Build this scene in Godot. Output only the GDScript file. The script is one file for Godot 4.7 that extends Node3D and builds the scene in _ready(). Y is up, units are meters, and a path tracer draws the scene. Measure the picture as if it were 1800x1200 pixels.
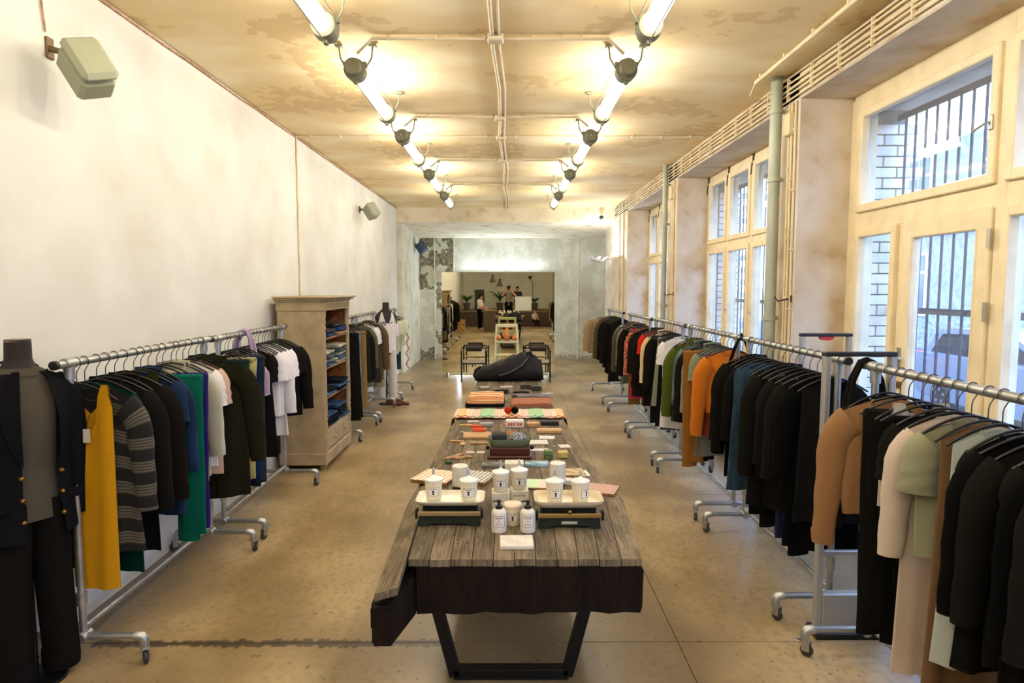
extends Node3D
# A long white-washed clothes shop: camera looks down the room along -z. Plan distances are given as d = -z.

const EYE := Vector3(0, 2.05, 0)
const FOCAL := 1150.0      # pixels of the 1800 x 1200 frame
const PITCH := 0.08242
const YAW := 0.00435
const WALL_L := -2.65
const WALL_R := 2.5        # inner face of the window piers
const WIN_X := 3.03        # plane of the window frames
const CEIL := 3.92
const BACK := 18.55
const REAR := -8.0         # wall behind the camera
const TOP := 0.9           # table top
const MIRROR_D := 14.93

var rng := RandomNumberGenerator.new()
var mats := {}
var names := {}

# ---------------------------------------------------------------- mesh builder
class MB:
	var v := PackedVector3Array()
	var n := PackedVector3Array()
	var t := PackedVector2Array()
	var ix := PackedInt32Array()
	var xf := Transform3D()

	func tri(a: Vector3, b: Vector3, c: Vector3) -> void:
		var A := xf * a
		var B := xf * b
		var C := xf * c
		var nn := (C - A).cross(B - A).normalized()
		var k := v.size()
		v.append_array([A, B, C])
		n.append_array([nn, nn, nn])
		t.append_array([flat_uv(A, nn), flat_uv(B, nn), flat_uv(C, nn)])
		ix.append_array([k, k + 1, k + 2])

	# metres along the face, by the axis it faces most
	func flat_uv(p: Vector3, nn: Vector3) -> Vector2:
		var m := nn.abs()
		if m.x >= m.y and m.x >= m.z: return Vector2(p.z, -p.y)
		if m.y >= m.z: return Vector2(p.x, p.z)
		return Vector2(p.x, -p.y)

	func quad(a: Vector3, b: Vector3, c: Vector3, d: Vector3, u0 := Vector2(0, 0), u1 := Vector2(0, 0)) -> void:
		var A := xf * a
		var B := xf * b
		var C := xf * c
		var D := xf * d
		var nn := (C - A).cross(B - D).normalized()
		var k := v.size()
		v.append_array([A, B, C, D])
		n.append_array([nn, nn, nn, nn])
		if u0 == u1:
			t.append_array([flat_uv(A, nn), flat_uv(B, nn), flat_uv(C, nn), flat_uv(D, nn)])
		else:
			t.append_array([u0, Vector2(u1.x, u0.y), u1, Vector2(u0.x, u1.y)])
		ix.append_array([k, k + 1, k + 2, k, k + 2, k + 3])

	# a box with chamfered edges
	func box(c: Vector3, s: Vector3, ch := 0.0) -> void:
		var h := s * 0.5
		ch = minf(ch, minf(h.x, minf(h.y, h.z)) * 0.9)
		var p := func(ax: int, sx: float, sy: float, sz: float) -> Vector3:
			var q := Vector3(sx * (h.x - ch), sy * (h.y - ch), sz * (h.z - ch))
			if ax == 0: q.x = sx * h.x
			elif ax == 1: q.y = sy * h.y
			else: q.z = sz * h.z
			return c + q
		for s1 in [-1.0, 1.0]:
			var f: float = s1
			if f > 0:
				quad(p.call(0, f, 1, 1), p.call(0, f, 1, -1), p.call(0, f, -1, -1), p.call(0, f, -1, 1))
				quad(p.call(1, -1, f, -1), p.call(1, 1, f, -1), p.call(1, 1, f, 1), p.call(1, -1, f, 1))
				quad(p.call(2, -1, 1, f), p.call(2, 1, 1, f), p.call(2, 1, -1, f), p.call(2, -1, -1, f))
			else:
				quad(p.call(0, f, 1, -1), p.call(0, f, 1, 1), p.call(0, f, -1, 1), p.call(0, f, -1, -1))
				quad(p.call(1, -1, f, 1), p.call(1, 1, f, 1), p.call(1, 1, f, -1), p.call(1, -1, f, -1))
				quad(p.call(2, 1, 1, f), p.call(2, -1, 1, f), p.call(2, -1, -1, f), p.call(2, 1, -1, f))
		if ch <= 0.0:
			return
		for s1 in [-1.0, 1.0]:
			for s2 in [-1.0, 1.0]:
				var flip: bool = s1 * s2 < 0
				_oq(p.call(0, s1, s2, -1), p.call(0, s1, s2, 1), p.call(1, s1, s2, 1), p.call(1, s1, s2, -1), c)
				_oq(p.call(1, -1, s1, s2), p.call(1, 1, s1, s2), p.call(2, 1, s1, s2), p.call(2, -1, s1, s2), c)
				_oq(p.call(0, s1, -1, s2), p.call(0, s1, 1, s2), p.call(2, s1, 1, s2), p.call(2, s1, -1, s2), c)
				for s3 in [-1.0, 1.0]:
					var a: Vector3 = p.call(0, s1, s2, s3)
					var b: Vector3 = p.call(1, s1, s2, s3)
					var d: Vector3 = p.call(2, s1, s2, s3)
					if (d - a).cross(b - a).dot(a - c) < 0: tri(a, d, b)
					else: tri(a, b, d)

	func _oq(a: Vector3, b: Vector3, d: Vector3, e: Vector3, c: Vector3) -> void:
		if (d - a).cross(b - e).dot((a + d) * 0.5 - c) < 0: quad(a, e, d, b)
		else: quad(a, b, d, e)

	# nv rows of nu points; smooth normals
	func grid(p: PackedVector3Array, nu: int, nv: int, closed := false) -> void:
		var around := 0.0
		for i in nu - 1: around += p[(nv / 2) * nu + i].distance_to(p[(nv / 2) * nu + i + 1])
		var us := Vector2(around, p[0].distance_to(p[(nv - 1) * nu]))
		var k := v.size()
		var nn := PackedVector3Array()
		nn.resize(nu * nv)
		var cols := nu if closed else nu - 1
		for j in nv - 1:
			for i in cols:
				var i2 := (i + 1) % nu
				var a := j * nu + i
				var b := j * nu + i2
				var c := a + nu
				var d := b + nu
				var f := (p[d] - p[a]).cross(p[b] - p[c])
				nn[a] += f
				nn[b] += f
				nn[c] += f
				nn[d] += f
				ix.append_array([k + a, k + b, k + d, k + a, k + d, k + c])
		for j in nv:
			for i in nu:
				v.append(xf * p[j * nu + i])
				n.append((xf.basis * nn[j * nu + i]).normalized())
				t.append(Vector2(float(i) / (nu if closed else nu - 1), float(j) / (nv - 1)) * us)

	func cap(ring: PackedVector3Array, rev := false) -> void:
		var c := Vector3.ZERO
		for q in ring: c += q
		c /= ring.size()
		for i in ring.size():
			var a := ring[i]
			var b := ring[(i + 1) % ring.size()]
			if rev: tri(c, b, a)
			else: tri(c, a, b)

	func tube(path: Array, r, sides := 10, caps := true) -> void:
		var pts := PackedVector3Array()
		var m := path.size()
		var up := Vector3(0.0123, 0.9, 0.31).normalized()
		var last := Vector3.ZERO
		for j in m:
			var q: Vector3 = path[j]
			var dir: Vector3 = (path[mini(j + 1, m - 1)] - path[maxi(j - 1, 0)]).normalized()
			var s := dir.cross(up)
			if s.length() < 0.15: s = dir.cross(Vector3(1, 0.02, 0))
			s = s.normalized()
			if j > 0:
				s = (last - dir * last.dot(dir)).normalized()
			last = s
			var w := s.cross(dir)
			var rr: float = r[j] if r is Array else r
			for i in sides:
				var a := TAU * i / sides
				pts.append(q + (s * cos(a) + w * sin(a)) * rr)
		grid(pts, sides, m, true)
		if caps:
			cap(pts.slice(0, sides), true)
			cap(pts.slice((m - 1) * sides))

	# profile: Vector2(radius, height)
	func lathe(prof: Array, sides := 20, at := Vector3.ZERO) -> void:
		for k in prof.size() - 1:
			var pts := PackedVector3Array()
			for q in [prof[k], prof[k + 1]]:
				for i in sides:
					var a := TAU * i / sides
					pts.append(at + Vector3(cos(a) * q.x, q.y, sin(a) * q.x))
			grid(pts, sides, 2, true)
	func lathe_smooth(prof: Array, sides := 20, at := Vector3.ZERO) -> void:
		var pts := PackedVector3Array()
		for q in prof:
			for i in sides:
				var a := TAU * i / sides
				pts.append(at + Vector3(cos(a) * q.x, q.y, sin(a) * q.x))
		grid(pts, sides, prof.size(), true)

	# outline in x-y extruded from z0 to z1
	func prism(poly: PackedVector2Array, z0: float, z1: float) -> void:
		var f := Geometry2D.triangulate_polygon(poly)
		var cw := Geometry2D.is_polygon_clockwise(poly)
		for k in range(0, f.size(), 3):
			var a := poly[f[k]]
			var b := poly[f[k + 1]]
			var c := poly[f[k + 2]]
			if (b - a).cross(c - a) > 0:
				var s := b
				b = c
				c = s
			tri(Vector3(a.x, a.y, z1), Vector3(b.x, b.y, z1), Vector3(c.x, c.y, z1))
			tri(Vector3(a.x, a.y, z0), Vector3(c.x, c.y, z0), Vector3(b.x, b.y, z0))
		for k in poly.size():
			var a := poly[k]
			var b := poly[(k + 1) % poly.size()]
			if cw:
				var s := a
				a = b
				b = s
			quad(Vector3(a.x, a.y, z0), Vector3(b.x, b.y, z0), Vector3(b.x, b.y, z1), Vector3(a.x, a.y, z1))

	func mesh() -> ArrayMesh:
		var arr := []
		arr.resize(Mesh.ARRAY_MAX)
		arr[Mesh.ARRAY_VERTEX] = v
		arr[Mesh.ARRAY_NORMAL] = n
		arr[Mesh.ARRAY_TEX_UV] = t
		arr[Mesh.ARRAY_INDEX] = ix
		var m := ArrayMesh.new()
		m.add_surface_from_arrays(Mesh.PRIMITIVE_TRIANGLES, arr)
		return m

# ---------------------------------------------------------------- scene helpers
func numbered(called: String) -> String:
	var k: int = names.get(called, 0)
	names[called] = k + 1
	return called if k == 0 else "%s_%03d" % [called, k]

func obj(called: String, mb: MB, m: Material, parent: Node = null) -> MeshInstance3D:
	return put(called, mb.mesh(), m, parent)

func put(called: String, mesh: Mesh, m: Material, parent: Node = null) -> MeshInstance3D:
	var o := MeshInstance3D.new()
	o.mesh = mesh
	o.material_override = m
	if parent == null:
		o.name = numbered(called)
		add_child(o)
	else:
		o.name = called
		parent.add_child(o, true)
	return o

func thing(called: String, label: String, category: String, at := Vector3.ZERO, turn := 0.0, group := "") -> Node3D:
	var o := Node3D.new()
	o.name = numbered(called)
	add_child(o)
	o.position = at
	o.rotation.y = turn
	tag(o, label, category, group)
	return o

func tag(o: Node3D, label: String, category: String, group := "") -> void:
	o.set_meta("label", label)
	o.set_meta("category", category)
	if group != "":
		o.set_meta("group", group)

func struct_node(called: String, label := "", at := Vector3.ZERO) -> Node3D:
	var o := Node3D.new()
	o.name = called
	o.position = at
	add_child(o)
	o.set_meta("kind", "structure")
	if label != "":
		o.set_meta("label", label)
		o.set_meta("category", called.split("_")[0])
	return o

func struct(called: String, mb: MB, m: Material, label := "") -> MeshInstance3D:
	var o := obj(called, mb, m)
	o.set_meta("kind", "structure")
	if label != "":
		o.set_meta("label", label)
		o.set_meta("category", called.split("_")[0])
	return o

func D(x: float, y: float, d: float) -> Vector3:
	return Vector3(x, y, -d)

# direction of a pixel of the photograph (1800 x 1200)
func ray(px: float, py: float) -> Vector3:
	return Basis.from_euler(Vector3(-PITCH, -YAW, 0)) * Vector3((px - 900.0) / FOCAL, (600.0 - py) / FOCAL, -1)

# where that direction meets the level y
func on_level(px: float, py: float, y: float) -> Vector3:
	var r := ray(px, py)
	return EYE + r * ((y - EYE.y) / r.y)

func at_depth(px: float, py: float, d: float) -> Vector3:
	var r := ray(px, py)
	return EYE + r * (d / -r.z)

func rbox(c: Vector3, s: Vector3, ch := 0.0) -> MB:
	var b := MB.new()
	b.box(c, s, ch)
	return b

# ---------------------------------------------------------------- materials
func noise(freq: float, seed_: int, octaves := 4) -> FastNoiseLite:
	var f := FastNoiseLite.new()
	f.noise_type = FastNoiseLite.TYPE_SIMPLEX_SMOOTH
	f.frequency = freq
	f.seed = seed_
	f.fractal_octaves = octaves
	return f

func noise_tex(freq: float, seed_: int, ramp: Array, size := 256, octaves := 4) -> NoiseTexture2D:
	var key := "nt%s" % [[freq, seed_, ramp, size, octaves]]
	if mats.has(key):
		return mats[key]
	var t := NoiseTexture2D.new()
	t.width = size
	t.height = size
	t.seamless = true
	t.noise = noise(freq, seed_, octaves)
	var g := Gradient.new()
	g.offsets = PackedFloat32Array(ramp[0])
	g.colors = PackedColorArray(ramp[1])
	t.color_ramp = g
	mats[key] = t
	return t

func solid(key: String, col: Color, rough := 0.8, metal := 0.0) -> StandardMaterial3D:
	key = "%s|%s|%s|%s" % [key, col.to_html(), rough, metal]
	if mats.has(key):
		return mats[key]
	var m := StandardMaterial3D.new()
	m.resource_name = key.split("|")[0]
	m.albedo_color = col
	m.roughness = rough
	m.metallic = metal
	mats[key] = m
	return m

# a mottled surface: grain texture times colour, laid over the object's own axes
func mottled(key: String, col: Color, rough := 0.85, metal := 0.0, scale := 3.0, lo := 0.72) -> StandardMaterial3D:
	key = "mo_%s|%s|%s|%s|%s" % [key, col.to_html(), rough, scale, lo]
	if mats.has(key):
		return mats[key]
	var m := StandardMaterial3D.new()
	m.resource_name = key.split("|")[0]
	m.albedo_color = col
	m.roughness = rough
	m.metallic = metal
	m.albedo_texture = noise_tex(0.02, 7, [[0.2, 0.5, 0.75], [Color(lo, lo, lo), Color(lo, lo, lo).lerp(Color.WHITE, 0.7), Color(1, 1, 1)]])
	m.uv1_scale = Vector3.ONE * scale
	mats[key] = m
	return m

func cloth(col: Color, kind := "plain") -> StandardMaterial3D:
	var key := "cloth_%s_%s" % [kind, col.to_html()]
	if mats.has(key):
		return mats[key]
	var m := StandardMaterial3D.new()
	m.resource_name = "cloth_" + kind
	m.albedo_color = col
	m.roughness = 0.95
	m.metallic_specular = 0.14 if col.v < 0.2 else 0.25
	if kind == "denim":
		m.albedo_texture = noise_tex(0.012, 5, [[0.2, 0.55, 0.8], [Color(0.7, 0.72, 0.75), Color(0.9, 0.9, 0.9), Color(1, 1, 1)]])
		m.uv1_scale = Vector3(2, 1, 2)
	elif kind == "camo":
		m.albedo_texture = noise_tex(0.02, 9, [[0.4, 0.42, 0.52, 0.54, 0.62, 0.64], [Color(0.12, 0.13, 0.1), Color(0.4, 0.42, 0.3), Color(0.4, 0.42, 0.3), Color(0.75, 0.75, 0.6), Color(0.75, 0.75, 0.6), Color(0.2, 0.22, 0.16)]], 256, 2)
		m.uv1_scale = Vector3.ONE * 2.5
	elif kind == "print":
		m.albedo_texture = noise_tex(0.035, 19, [[0.35, 0.37, 0.5, 0.52, 0.62, 0.64], [Color(0.85, 0.2, 0.3), Color(1, 0.85, 0.7), Color(1, 0.85, 0.7), Color(0.2, 0.45, 0.3), Color(0.9, 0.55, 0.2), Color(0.15, 0.12, 0.12)]], 256, 2)
		m.uv1_scale = Vector3.ONE * 3.0
	else:
		m.albedo_texture = noise_tex(0.08, 3, [[0.25, 0.75], [Color(0.93, 0.93, 0.93), Color(1, 1, 1)]])
		m.uv1_scale = Vector3(9, 5, 5)
	if col.v >= 0.2 and kind != "leather":
		m.rim_enabled = true
		m.rim = 0.2
		m.rim_tint = 0.7
	if kind == "leather":
		m.roughness = 0.45
		m.metallic_specular = 0.5
	if kind == "sheer":
		m.backlight_enabled = true
		m.backlight = Color(0.6, 0.6, 0.6)
	mats[key] = m
	return m

# a picture computed pixel by pixel
func painted(w: int, h: int, f: Callable) -> ImageTexture:
	var im := Image.create(w, h, false, Image.FORMAT_RGB8)
	for y in h:
		for x in w:
			im.set_pixel(x, y, f.call(float(x) / w, float(y) / h))
	return ImageTexture.create_from_image(im)

func textured(key: String, tex: Texture2D, rough := 0.9) -> StandardMaterial3D:
	var m := StandardMaterial3D.new()
	m.resource_name = key
	m.albedo_texture = tex
	m.roughness = rough
	return m

func glass_mat() -> StandardMaterial3D:
	if mats.has("glass"):
		return mats["glass"]
	var m := StandardMaterial3D.new()
	m.resource_name = "window_glass"
	m.transparency = BaseMaterial3D.TRANSPARENCY_ALPHA
	m.albedo_color = Color(0.9, 0.95, 1.0, 0.05)
	m.roughness = 0.02
	mats["glass"] = m
	return m

func galvanised() -> StandardMaterial3D:
	return mottled("galvanised_steel", Color(0.72, 0.73, 0.72), 0.36, 0.8, 1.2, 0.88)

# ---------------------------------------------------------------- the scene
func _ready() -> void:
	rng.seed = 20240611
	view_and_light()
	room_shell()
	window_side()
	street()
	ceiling_fixtures()
	wall_fixtures()
	back_zone()
	rear_zone()
	racks()
	furniture()
	display_table()
	table_goods()
	people()

func view_and_light() -> void:
	var cam := Camera3D.new()
	cam.name = "camera"
	cam.fov = rad_to_deg(2.0 * atan(600.0 / FOCAL))
	cam.position = EYE
	cam.rotation = Vector3(-PITCH, -YAW, 0)
	cam.near = 0.02
	cam.far = 300.0
	add_child(cam)
	cam.current = true
	var env := Environment.new()
	env.tonemap_mode = Environment.TONE_MAPPER_LINEAR
	env.tonemap_exposure = 1.0
	env.sdfgi_enabled = true
	env.ssao_enabled = true
	env.ssil_enabled = true
	env.background_mode = Environment.BG_SKY
	var sm := ProceduralSkyMaterial.new()      # bright even overcast, cool beside the warm tubes
	sm.sky_top_color = Color(0.55, 0.71, 1.0)
	sm.sky_horizon_color = Color(0.67, 0.79, 1.0)
	sm.ground_horizon_color = Color(0.5, 0.55, 0.62)
	sm.ground_bottom_color = Color(0.4, 0.44, 0.5)
	sm.sky_energy_multiplier = 1.0
	sm.energy_multiplier = 12.5
	var sky := Sky.new()
	sky.sky_material = sm
	env.sky = sky
	var we := WorldEnvironment.new()
	we.name = "environment"
	we.environment = env
	add_child(we)

const TUBE_ENERGY := 0.345      # each of the three lights in a tube
const TUBE_COLOR := Color(1.0, 0.962, 0.895)
const TUBE_GLOW := 7.0

# ---------------------------------------------------------------- shell
func wall_plaster(key: String, col: Color, dark: Color, seed_: int, scale := 0.35) -> StandardMaterial3D:
	var m := StandardMaterial3D.new()
	m.resource_name = key
	m.albedo_texture = noise_tex(0.009, seed_, [[0.12, 0.3, 0.5, 0.8], [dark, col.lerp(dark, 0.3), col, col.lightened(0.15)]], 512, 6)
	m.uv1_scale = Vector3.ONE * scale
	m.roughness = 0.92
	return m

func room_shell() -> void:
	# concrete floor, cast in slabs with open joints
	var fl := struct_node("floor", "worn tan concrete floor with stains and saw-cut joints")
	obj("subfloor", rbox(Vector3(0.1, -0.16, -5.3), Vector3(6.9, 0.2, 27.0)), solid("joint_dirt", Color(0.16, 0.13, 0.1), 1.0), fl)
	var base := noise(0.9, 31, 5)
	var fine := noise(14.0, 32, 4)
	var blot := noise(0.35, 33, 3)
	var ftex := painted(640, 1600, func(u: float, w: float) -> Color:
		var x := u * 6.4
		var z := w * 27.0
		var b := base.get_noise_2d(x, z * 0.8) * 0.5 + 0.5
		var f := fine.get_noise_2d(x, z)
		var o := blot.get_noise_2d(x + 30.0, z)
		var c := Color(0.56, 0.475, 0.325).lerp(Color(0.69, 0.6, 0.435), smoothstep(0.3, 0.75, b))
		c = c.lerp(Color(0.44, 0.37, 0.265), smoothstep(0.0, 0.6, o + f * 0.25 + b * 0.2 - 0.1) * 0.6)
		if f > 0.6: c = c.lerp(Color(0.25, 0.21, 0.17), 0.6)
		if f < -0.6: c = c.lerp(Color(0.7, 0.64, 0.53), 0.5)
		# oily grime along the saw-cut nearest the bench
		var cut := absf(18.7 - z - 3.64) + f * 0.03 + b * 0.04
		if cut < 0.05 and x > 0.6 and x < 2.6: c = c.lerp(Color(0.2, 0.165, 0.125), 0.7)
		return c.darkened(clampf(-f * 0.25, 0.0, 0.22)))
	var fm := textured("concrete", ftex, 0.4)
	fm.roughness_texture = noise_tex(0.05, 77, [[0.2, 0.8], [Color(0.8, 0.8, 0.8), Color(1, 1, 1)]], 512, 5)
	var cuts := [-8.3, -4.5, 0.3, 3.64, 6.35, 9.3, 12.4, 15.4, 18.7]
	for k in cuts.size() - 1:
		for half in 2:
			var x0 := -2.75 if half == 0 else 0.98
			var x1 := 0.98 if half == 0 else 3.3
			if half == 0: x1 -= 0.003
			var d0: float = cuts[k] + 0.003
			var d1: float = cuts[k + 1] - 0.003
			var mb := MB.new()
			mb.box(Vector3((x0 + x1) / 2, -0.03, -(d0 + d1) / 2), Vector3(x1 - x0, 0.06, d1 - d0), 0.002)
			for q in mb.v.size():
				mb.t[q] = Vector2((mb.v[q].x + 3.0) / 6.4, (18.7 + mb.v[q].z) / 27.0)
			obj("slab", mb, fm, fl)

	var cream := wall_plaster("cream_limewash", Color(0.845, 0.845, 0.81), Color(0.825, 0.815, 0.77), 41, 0.25)
	var wl := MB.new()
	wl.box(D(WALL_L - 0.15, 1.95, 3.7), Vector3(0.3, 3.94, 23.8))
	struct("wall_left", wl, cream, "cream limewashed long wall beside the pipe racks and wardrobe")
	var pale := wall_plaster("pale_plaster", Color(0.83, 0.82, 0.75), Color(0.7, 0.68, 0.57), 47, 0.3)
	var wl2 := MB.new()
	wl2.box(D(-2.53 - 0.2, 1.775, (15.63 + BACK) / 2), Vector3(0.4, 3.59, BACK - 15.63))
	struct("wall_left_alcove", wl2, pale, "pale greenish plaster wall beside the standing mirror")

	# ceiling with soot-brown stains
	var cn := noise(0.55, 51, 5)
	var cf := noise(6.0, 52, 4)
	var ctex := painted(480, 1400, func(u: float, w: float) -> Color:
		var x := u * 6.4 - 3.0
		var z := w * 24.0
		var b := cn.get_noise_2d(x * 0.8, z * 1.3)
		var f := cf.get_noise_2d(x, z * 0.8)
		var c := Color(0.9, 0.805, 0.61).lerp(Color(0.95, 0.89, 0.74), smoothstep(-0.1, 0.5, b))
		if -b + f * 0.35 > 0.34: c = Color(0.845, 0.735, 0.535)      # old water stains
		# old rectangular patches of a second paint, flaking in places
		var dd := 16.0 - z
		for q in [[-1.78, -1.42, 5.4, 6.7], [-0.65, 0.2, 8.75, 9.6], [-1.75, -1.45, 8.6, 10.2]]:
			var ex := minf(x - q[0], q[1] - x) + f * 0.05
			var ez := minf(dd - q[2], q[3] - dd) + f * 0.08
			if ex > 0.0 and ez > 0.0:
				c = Color(0.84, 0.73, 0.53) if f > -0.25 else Color(0.9, 0.82, 0.64)
		return c)
	var cm := textured("stained_ceiling_paint", ctex, 0.9)
	var cb := MB.new()
	cb.box(Vector3(0.2, CEIL + 0.15, -3.9), Vector3(6.3, 0.3, 24.2))
	for q in cb.v.size():
		cb.t[q] = Vector2((cb.v[q].x + 3.0) / 6.4, (16.0 + cb.v[q].z) / 24.0)
	struct("ceiling", cb, cm, "ochre stained plaster ceiling over the racks")

	# downstand beam and lower ceiling of the far bay
	var bm := MB.new()
	bm.prism(PackedVector2Array([Vector2(15.6, 3.58), Vector2(15.6, 4.2), Vector2(19.0, 4.2), Vector2(19.0, 3.42), Vector2(BACK, 3.43)]), -3.2, 4.6)
	for q in bm.v.size():
		var a := bm.v[q]
		bm.v[q] = Vector3(a.z, a.y, -a.x)
		var b := bm.n[q]
		bm.n[q] = Vector3(b.z, b.y, -b.x)
	struct("ceiling_far_bay", bm, wall_plaster("beam_plaster", Color(0.9, 0.86, 0.76), Color(0.78, 0.7, 0.56), 55, 0.4), "lower plastered ceiling and beam of the far bay")

	# back wall: pale plaster flaking to dark ground in one corner
	var pn := noise(1.5, 61, 5)
	var pf := noise(9.0, 62, 3)
	var btex := painted(700, 340, func(u: float, w: float) -> Color:
		var x := u * 7.0 - 3.0
		var y := 3.5 - w * 3.5
		var a := pn.get_noise_2d(x * 1.2, y)
		var f := pf.get_noise_2d(x, y)
		var c := Color(0.765, 0.76, 0.69).lerp(Color(0.84, 0.835, 0.77), smoothstep(-0.3, 0.4, a + f * 0.3))
		var peel := 0.0
		if x < -1.55 and x > -2.1: peel = 0.55 if y > 2.35 else 0.1
		if x <= -2.1: peel = 0.5 if y > 2.0 else (0.45 if y < 0.55 else 0.0)
		if y < 1.9 and y > 1.3 and absf(x + 1.85) < 0.2: peel = 0.55
		if peel > 0.0 and a * 1.5 + f * 0.12 + peel > 0.42:
			c = Color(0.40, 0.385, 0.30).lerp(Color(0.58, 0.56, 0.46), smoothstep(-0.2, 0.4, f + a * 0.5))
		if y < 0.12 + f * 0.1: c = c.lerp(Color(0.55, 0.5, 0.4), 0.6)
		if absf(x - 1.25 - 0.02 * f) < 0.02 and y < 1.8 and y > 0.3 and f + a > -0.15: c = Color(0.42, 0.38, 0.31)
		return c)
	var bmt := textured("flaking_plaster", btex, 0.9)
	var wb := MB.new()
	wb.box(D(0.9, 1.85, BACK + 0.15), Vector3(7.4, 3.94, 0.3))
	for q in wb.v.size():
		wb.t[q] = Vector2((wb.v[q].x + 3.0) / 7.0, (3.5 - wb.v[q].y) / 3.5)
	struct("wall_back", wb, bmt, "pale back wall flaking to dark ground behind the standing mirror")
	# raised vertical strips where boards meet on the back wall
	var st := MB.new()
	for x in [-2.1, -1.56, 1.95]:
		st.box(D(x, 1.72, BACK - 0.012), Vector3(0.035, 3.4, 0.024), 0.004)
	struct("trim_1", st, pale, "narrow vertical batten strips on the back wall")
	# baseboard-like dark joint at the left wall
	var wr := MB.new()
	wr.box(D(0.4, 1.95, REAR - 0.15), Vector3(6.6, 3.94, 0.3))
	struct("wall_rear", wr, cream, "cream wall behind the raised platform")

# ---------------------------------------------------------------- window side
func window_side() -> void:
	var plaster := wall_plaster("pier_plaster", Color(0.82, 0.765, 0.68), Color(0.75, 0.655, 0.53), 71, 0.45)
	var w := struct_node("wall_right", "deep plastered window piers and beam along the street side")
	# piers between the openings (d from, d to)
	var piers := [[-8.2, -1.9], [1.7, 2.25], [5.77, 6.33], [9.87, 10.42], [13.95, 17.05]]
	for p in piers:
		obj("pier", rbox(D((WALL_R + 3.12) / 2, 1.95, (p[0] + p[1]) / 2), Vector3(3.12 - WALL_R, 3.94, p[1] - p[0]), 0.012), plaster, w)
	obj("beam", rbox(D((WALL_R + 3.12) / 2, 3.82, 4.4), Vector3(3.12 - WALL_R, 0.3, 25.3), 0.012), plaster, w)
	# alcove beyond the last pier and the street face of the wall
	obj("alcove_wall", rbox(D(4.5, 1.95, 17.9), Vector3(0.2, 3.94, 2.2)), plaster, w)
	obj("alcove_side", rbox(D(3.8, 1.95, 17.0), Vector3(1.5, 3.94, 0.1)), plaster, w)
	var opens := [[-1.9, 1.7], [2.25, 5.77], [6.33, 9.87], [10.42, 13.95]]
	var paint := mottled("cream_joinery_paint", Color(0.94, 0.87, 0.71), 0.5, 0.0, 0.7, 0.95)
	var pane := glass_mat()
	for k in 4:
		var d0: float = opens[k][0]
		var d1: float = opens[k][1]
		if k != 1:
			obj("sill_wall", rbox(D(2.9, 0.12, (d0 + d1) / 2), Vector3(0.5, 0.3, d1 - d0)), plaster, w)
	# window with four lights over four casements
	for k in [0, 2, 3]:
		var d0: float = opens[k][0]
		var d1: float = opens[k][1]
		var wn := struct_node("window_%d" % [2 if k == 2 else (3 if k == 3 else 4)], ["", "", "cream framed four-light shop window between the first and second pier", "cream framed four-light shop window by the far pier", ""][k])
		if k == 0: wn.set_meta("label", "cream framed four-light shop window beside the raised platform"); wn.set_meta("category", "window")
		var f := MB.new()
		var n := 4
		var cw := (d1 - d0) / n
		for yy in [0.31, 2.64, 3.62]:
			f.box(D(WIN_X, yy, (d0 + d1) / 2), Vector3(0.11, 0.1, d1 - d0), 0.008)
		for c in n + 1:
			f.box(D(WIN_X, 1.96, d0 + cw * c), Vector3(0.12, 3.36, 0.09), 0.008)
		obj("frame", f, paint, wn)
		for c in n:
			for row in 2:
				var y0 := 0.35 if row == 0 else 2.68
				var y1 := 2.6 if row == 0 else 3.58
				var s := MB.new()
				var dc := d0 + cw * (c + 0.5)
				for e in [-1, 1]:
					s.box(D(WIN_X - 0.05, (y0 + y1) / 2, dc + e * (cw / 2 - 0.075)), Vector3(0.06, y1 - y0, 0.065), 0.006)
				for e in [y0 + 0.035, y1 - 0.035]:
					s.box(D(WIN_X - 0.05, e, dc), Vector3(0.058, 0.065, cw - 0.1), 0.006)
				var so := obj("sash", s, paint, wn)
				obj("pane", rbox(D(WIN_X - 0.01, (y0 + y1) / 2, dc), Vector3(0.004, y1 - y0 - 0.1, cw - 0.2)), pane, so)
				if row == 0:
					var hd := MB.new()
					hd.box(D(WIN_X - 0.06, 1.75, dc + cw / 2 - 0.075), Vector3(0.02, 0.08, 0.025), 0.004)
					hd.tube([D(WIN_X - 0.06, 1.75, dc + cw / 2 - 0.075), D(WIN_X - 0.1, 1.75, dc + cw / 2 - 0.075), D(WIN_X - 0.105, 1.74, dc + cw / 2 - 0.18)], 0.008, 8)
					obj("handle", hd, solid("brushed_nickel", Color(0.75, 0.74, 0.7), 0.3, 0.9), so)
				else:
					var la := MB.new()
					la.box(D(WIN_X - 0.06, 3.6, dc + cw / 2 - 0.02), Vector3(0.03, 0.14, 0.03), 0.006)
					la.tube([D(WIN_X - 0.08, 3.55, dc + cw / 2 - 0.02), D(WIN_X - 0.085, 3.42, dc + cw / 2)], 0.007, 6)
					obj("latch", la, solid("rusty_iron", Color(0.3, 0.23, 0.17), 0.7, 0.5), so)
	# the shop door with side light and big transom
	var wn := struct_node("window_1", "cream framed transom and side lights round the street door")
	var f := MB.new()
	f.box(D(WIN_X, 3.61, 4.0), Vector3(0.13, 0.2, 3.5), 0.01)
	f.box(D(WIN_X, 2.605, 4.0), Vector3(0.13, 0.16, 3.5), 0.01)
	for p in [5.69, 3.985, 2.34]:
		f.box(D(WIN_X, 1.82, p), Vector3(0.14, 3.64, 0.17 if p != 3.985 else 0.09), 0.01)
	f.box(D(WIN_X, 1.3, 4.98), Vector3(0.12, 2.6, 0.08), 0.01)
	f.box(D(WIN_X, 0.08, 5.3), Vector3(0.12, 0.16, 0.7), 0.01)
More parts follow.
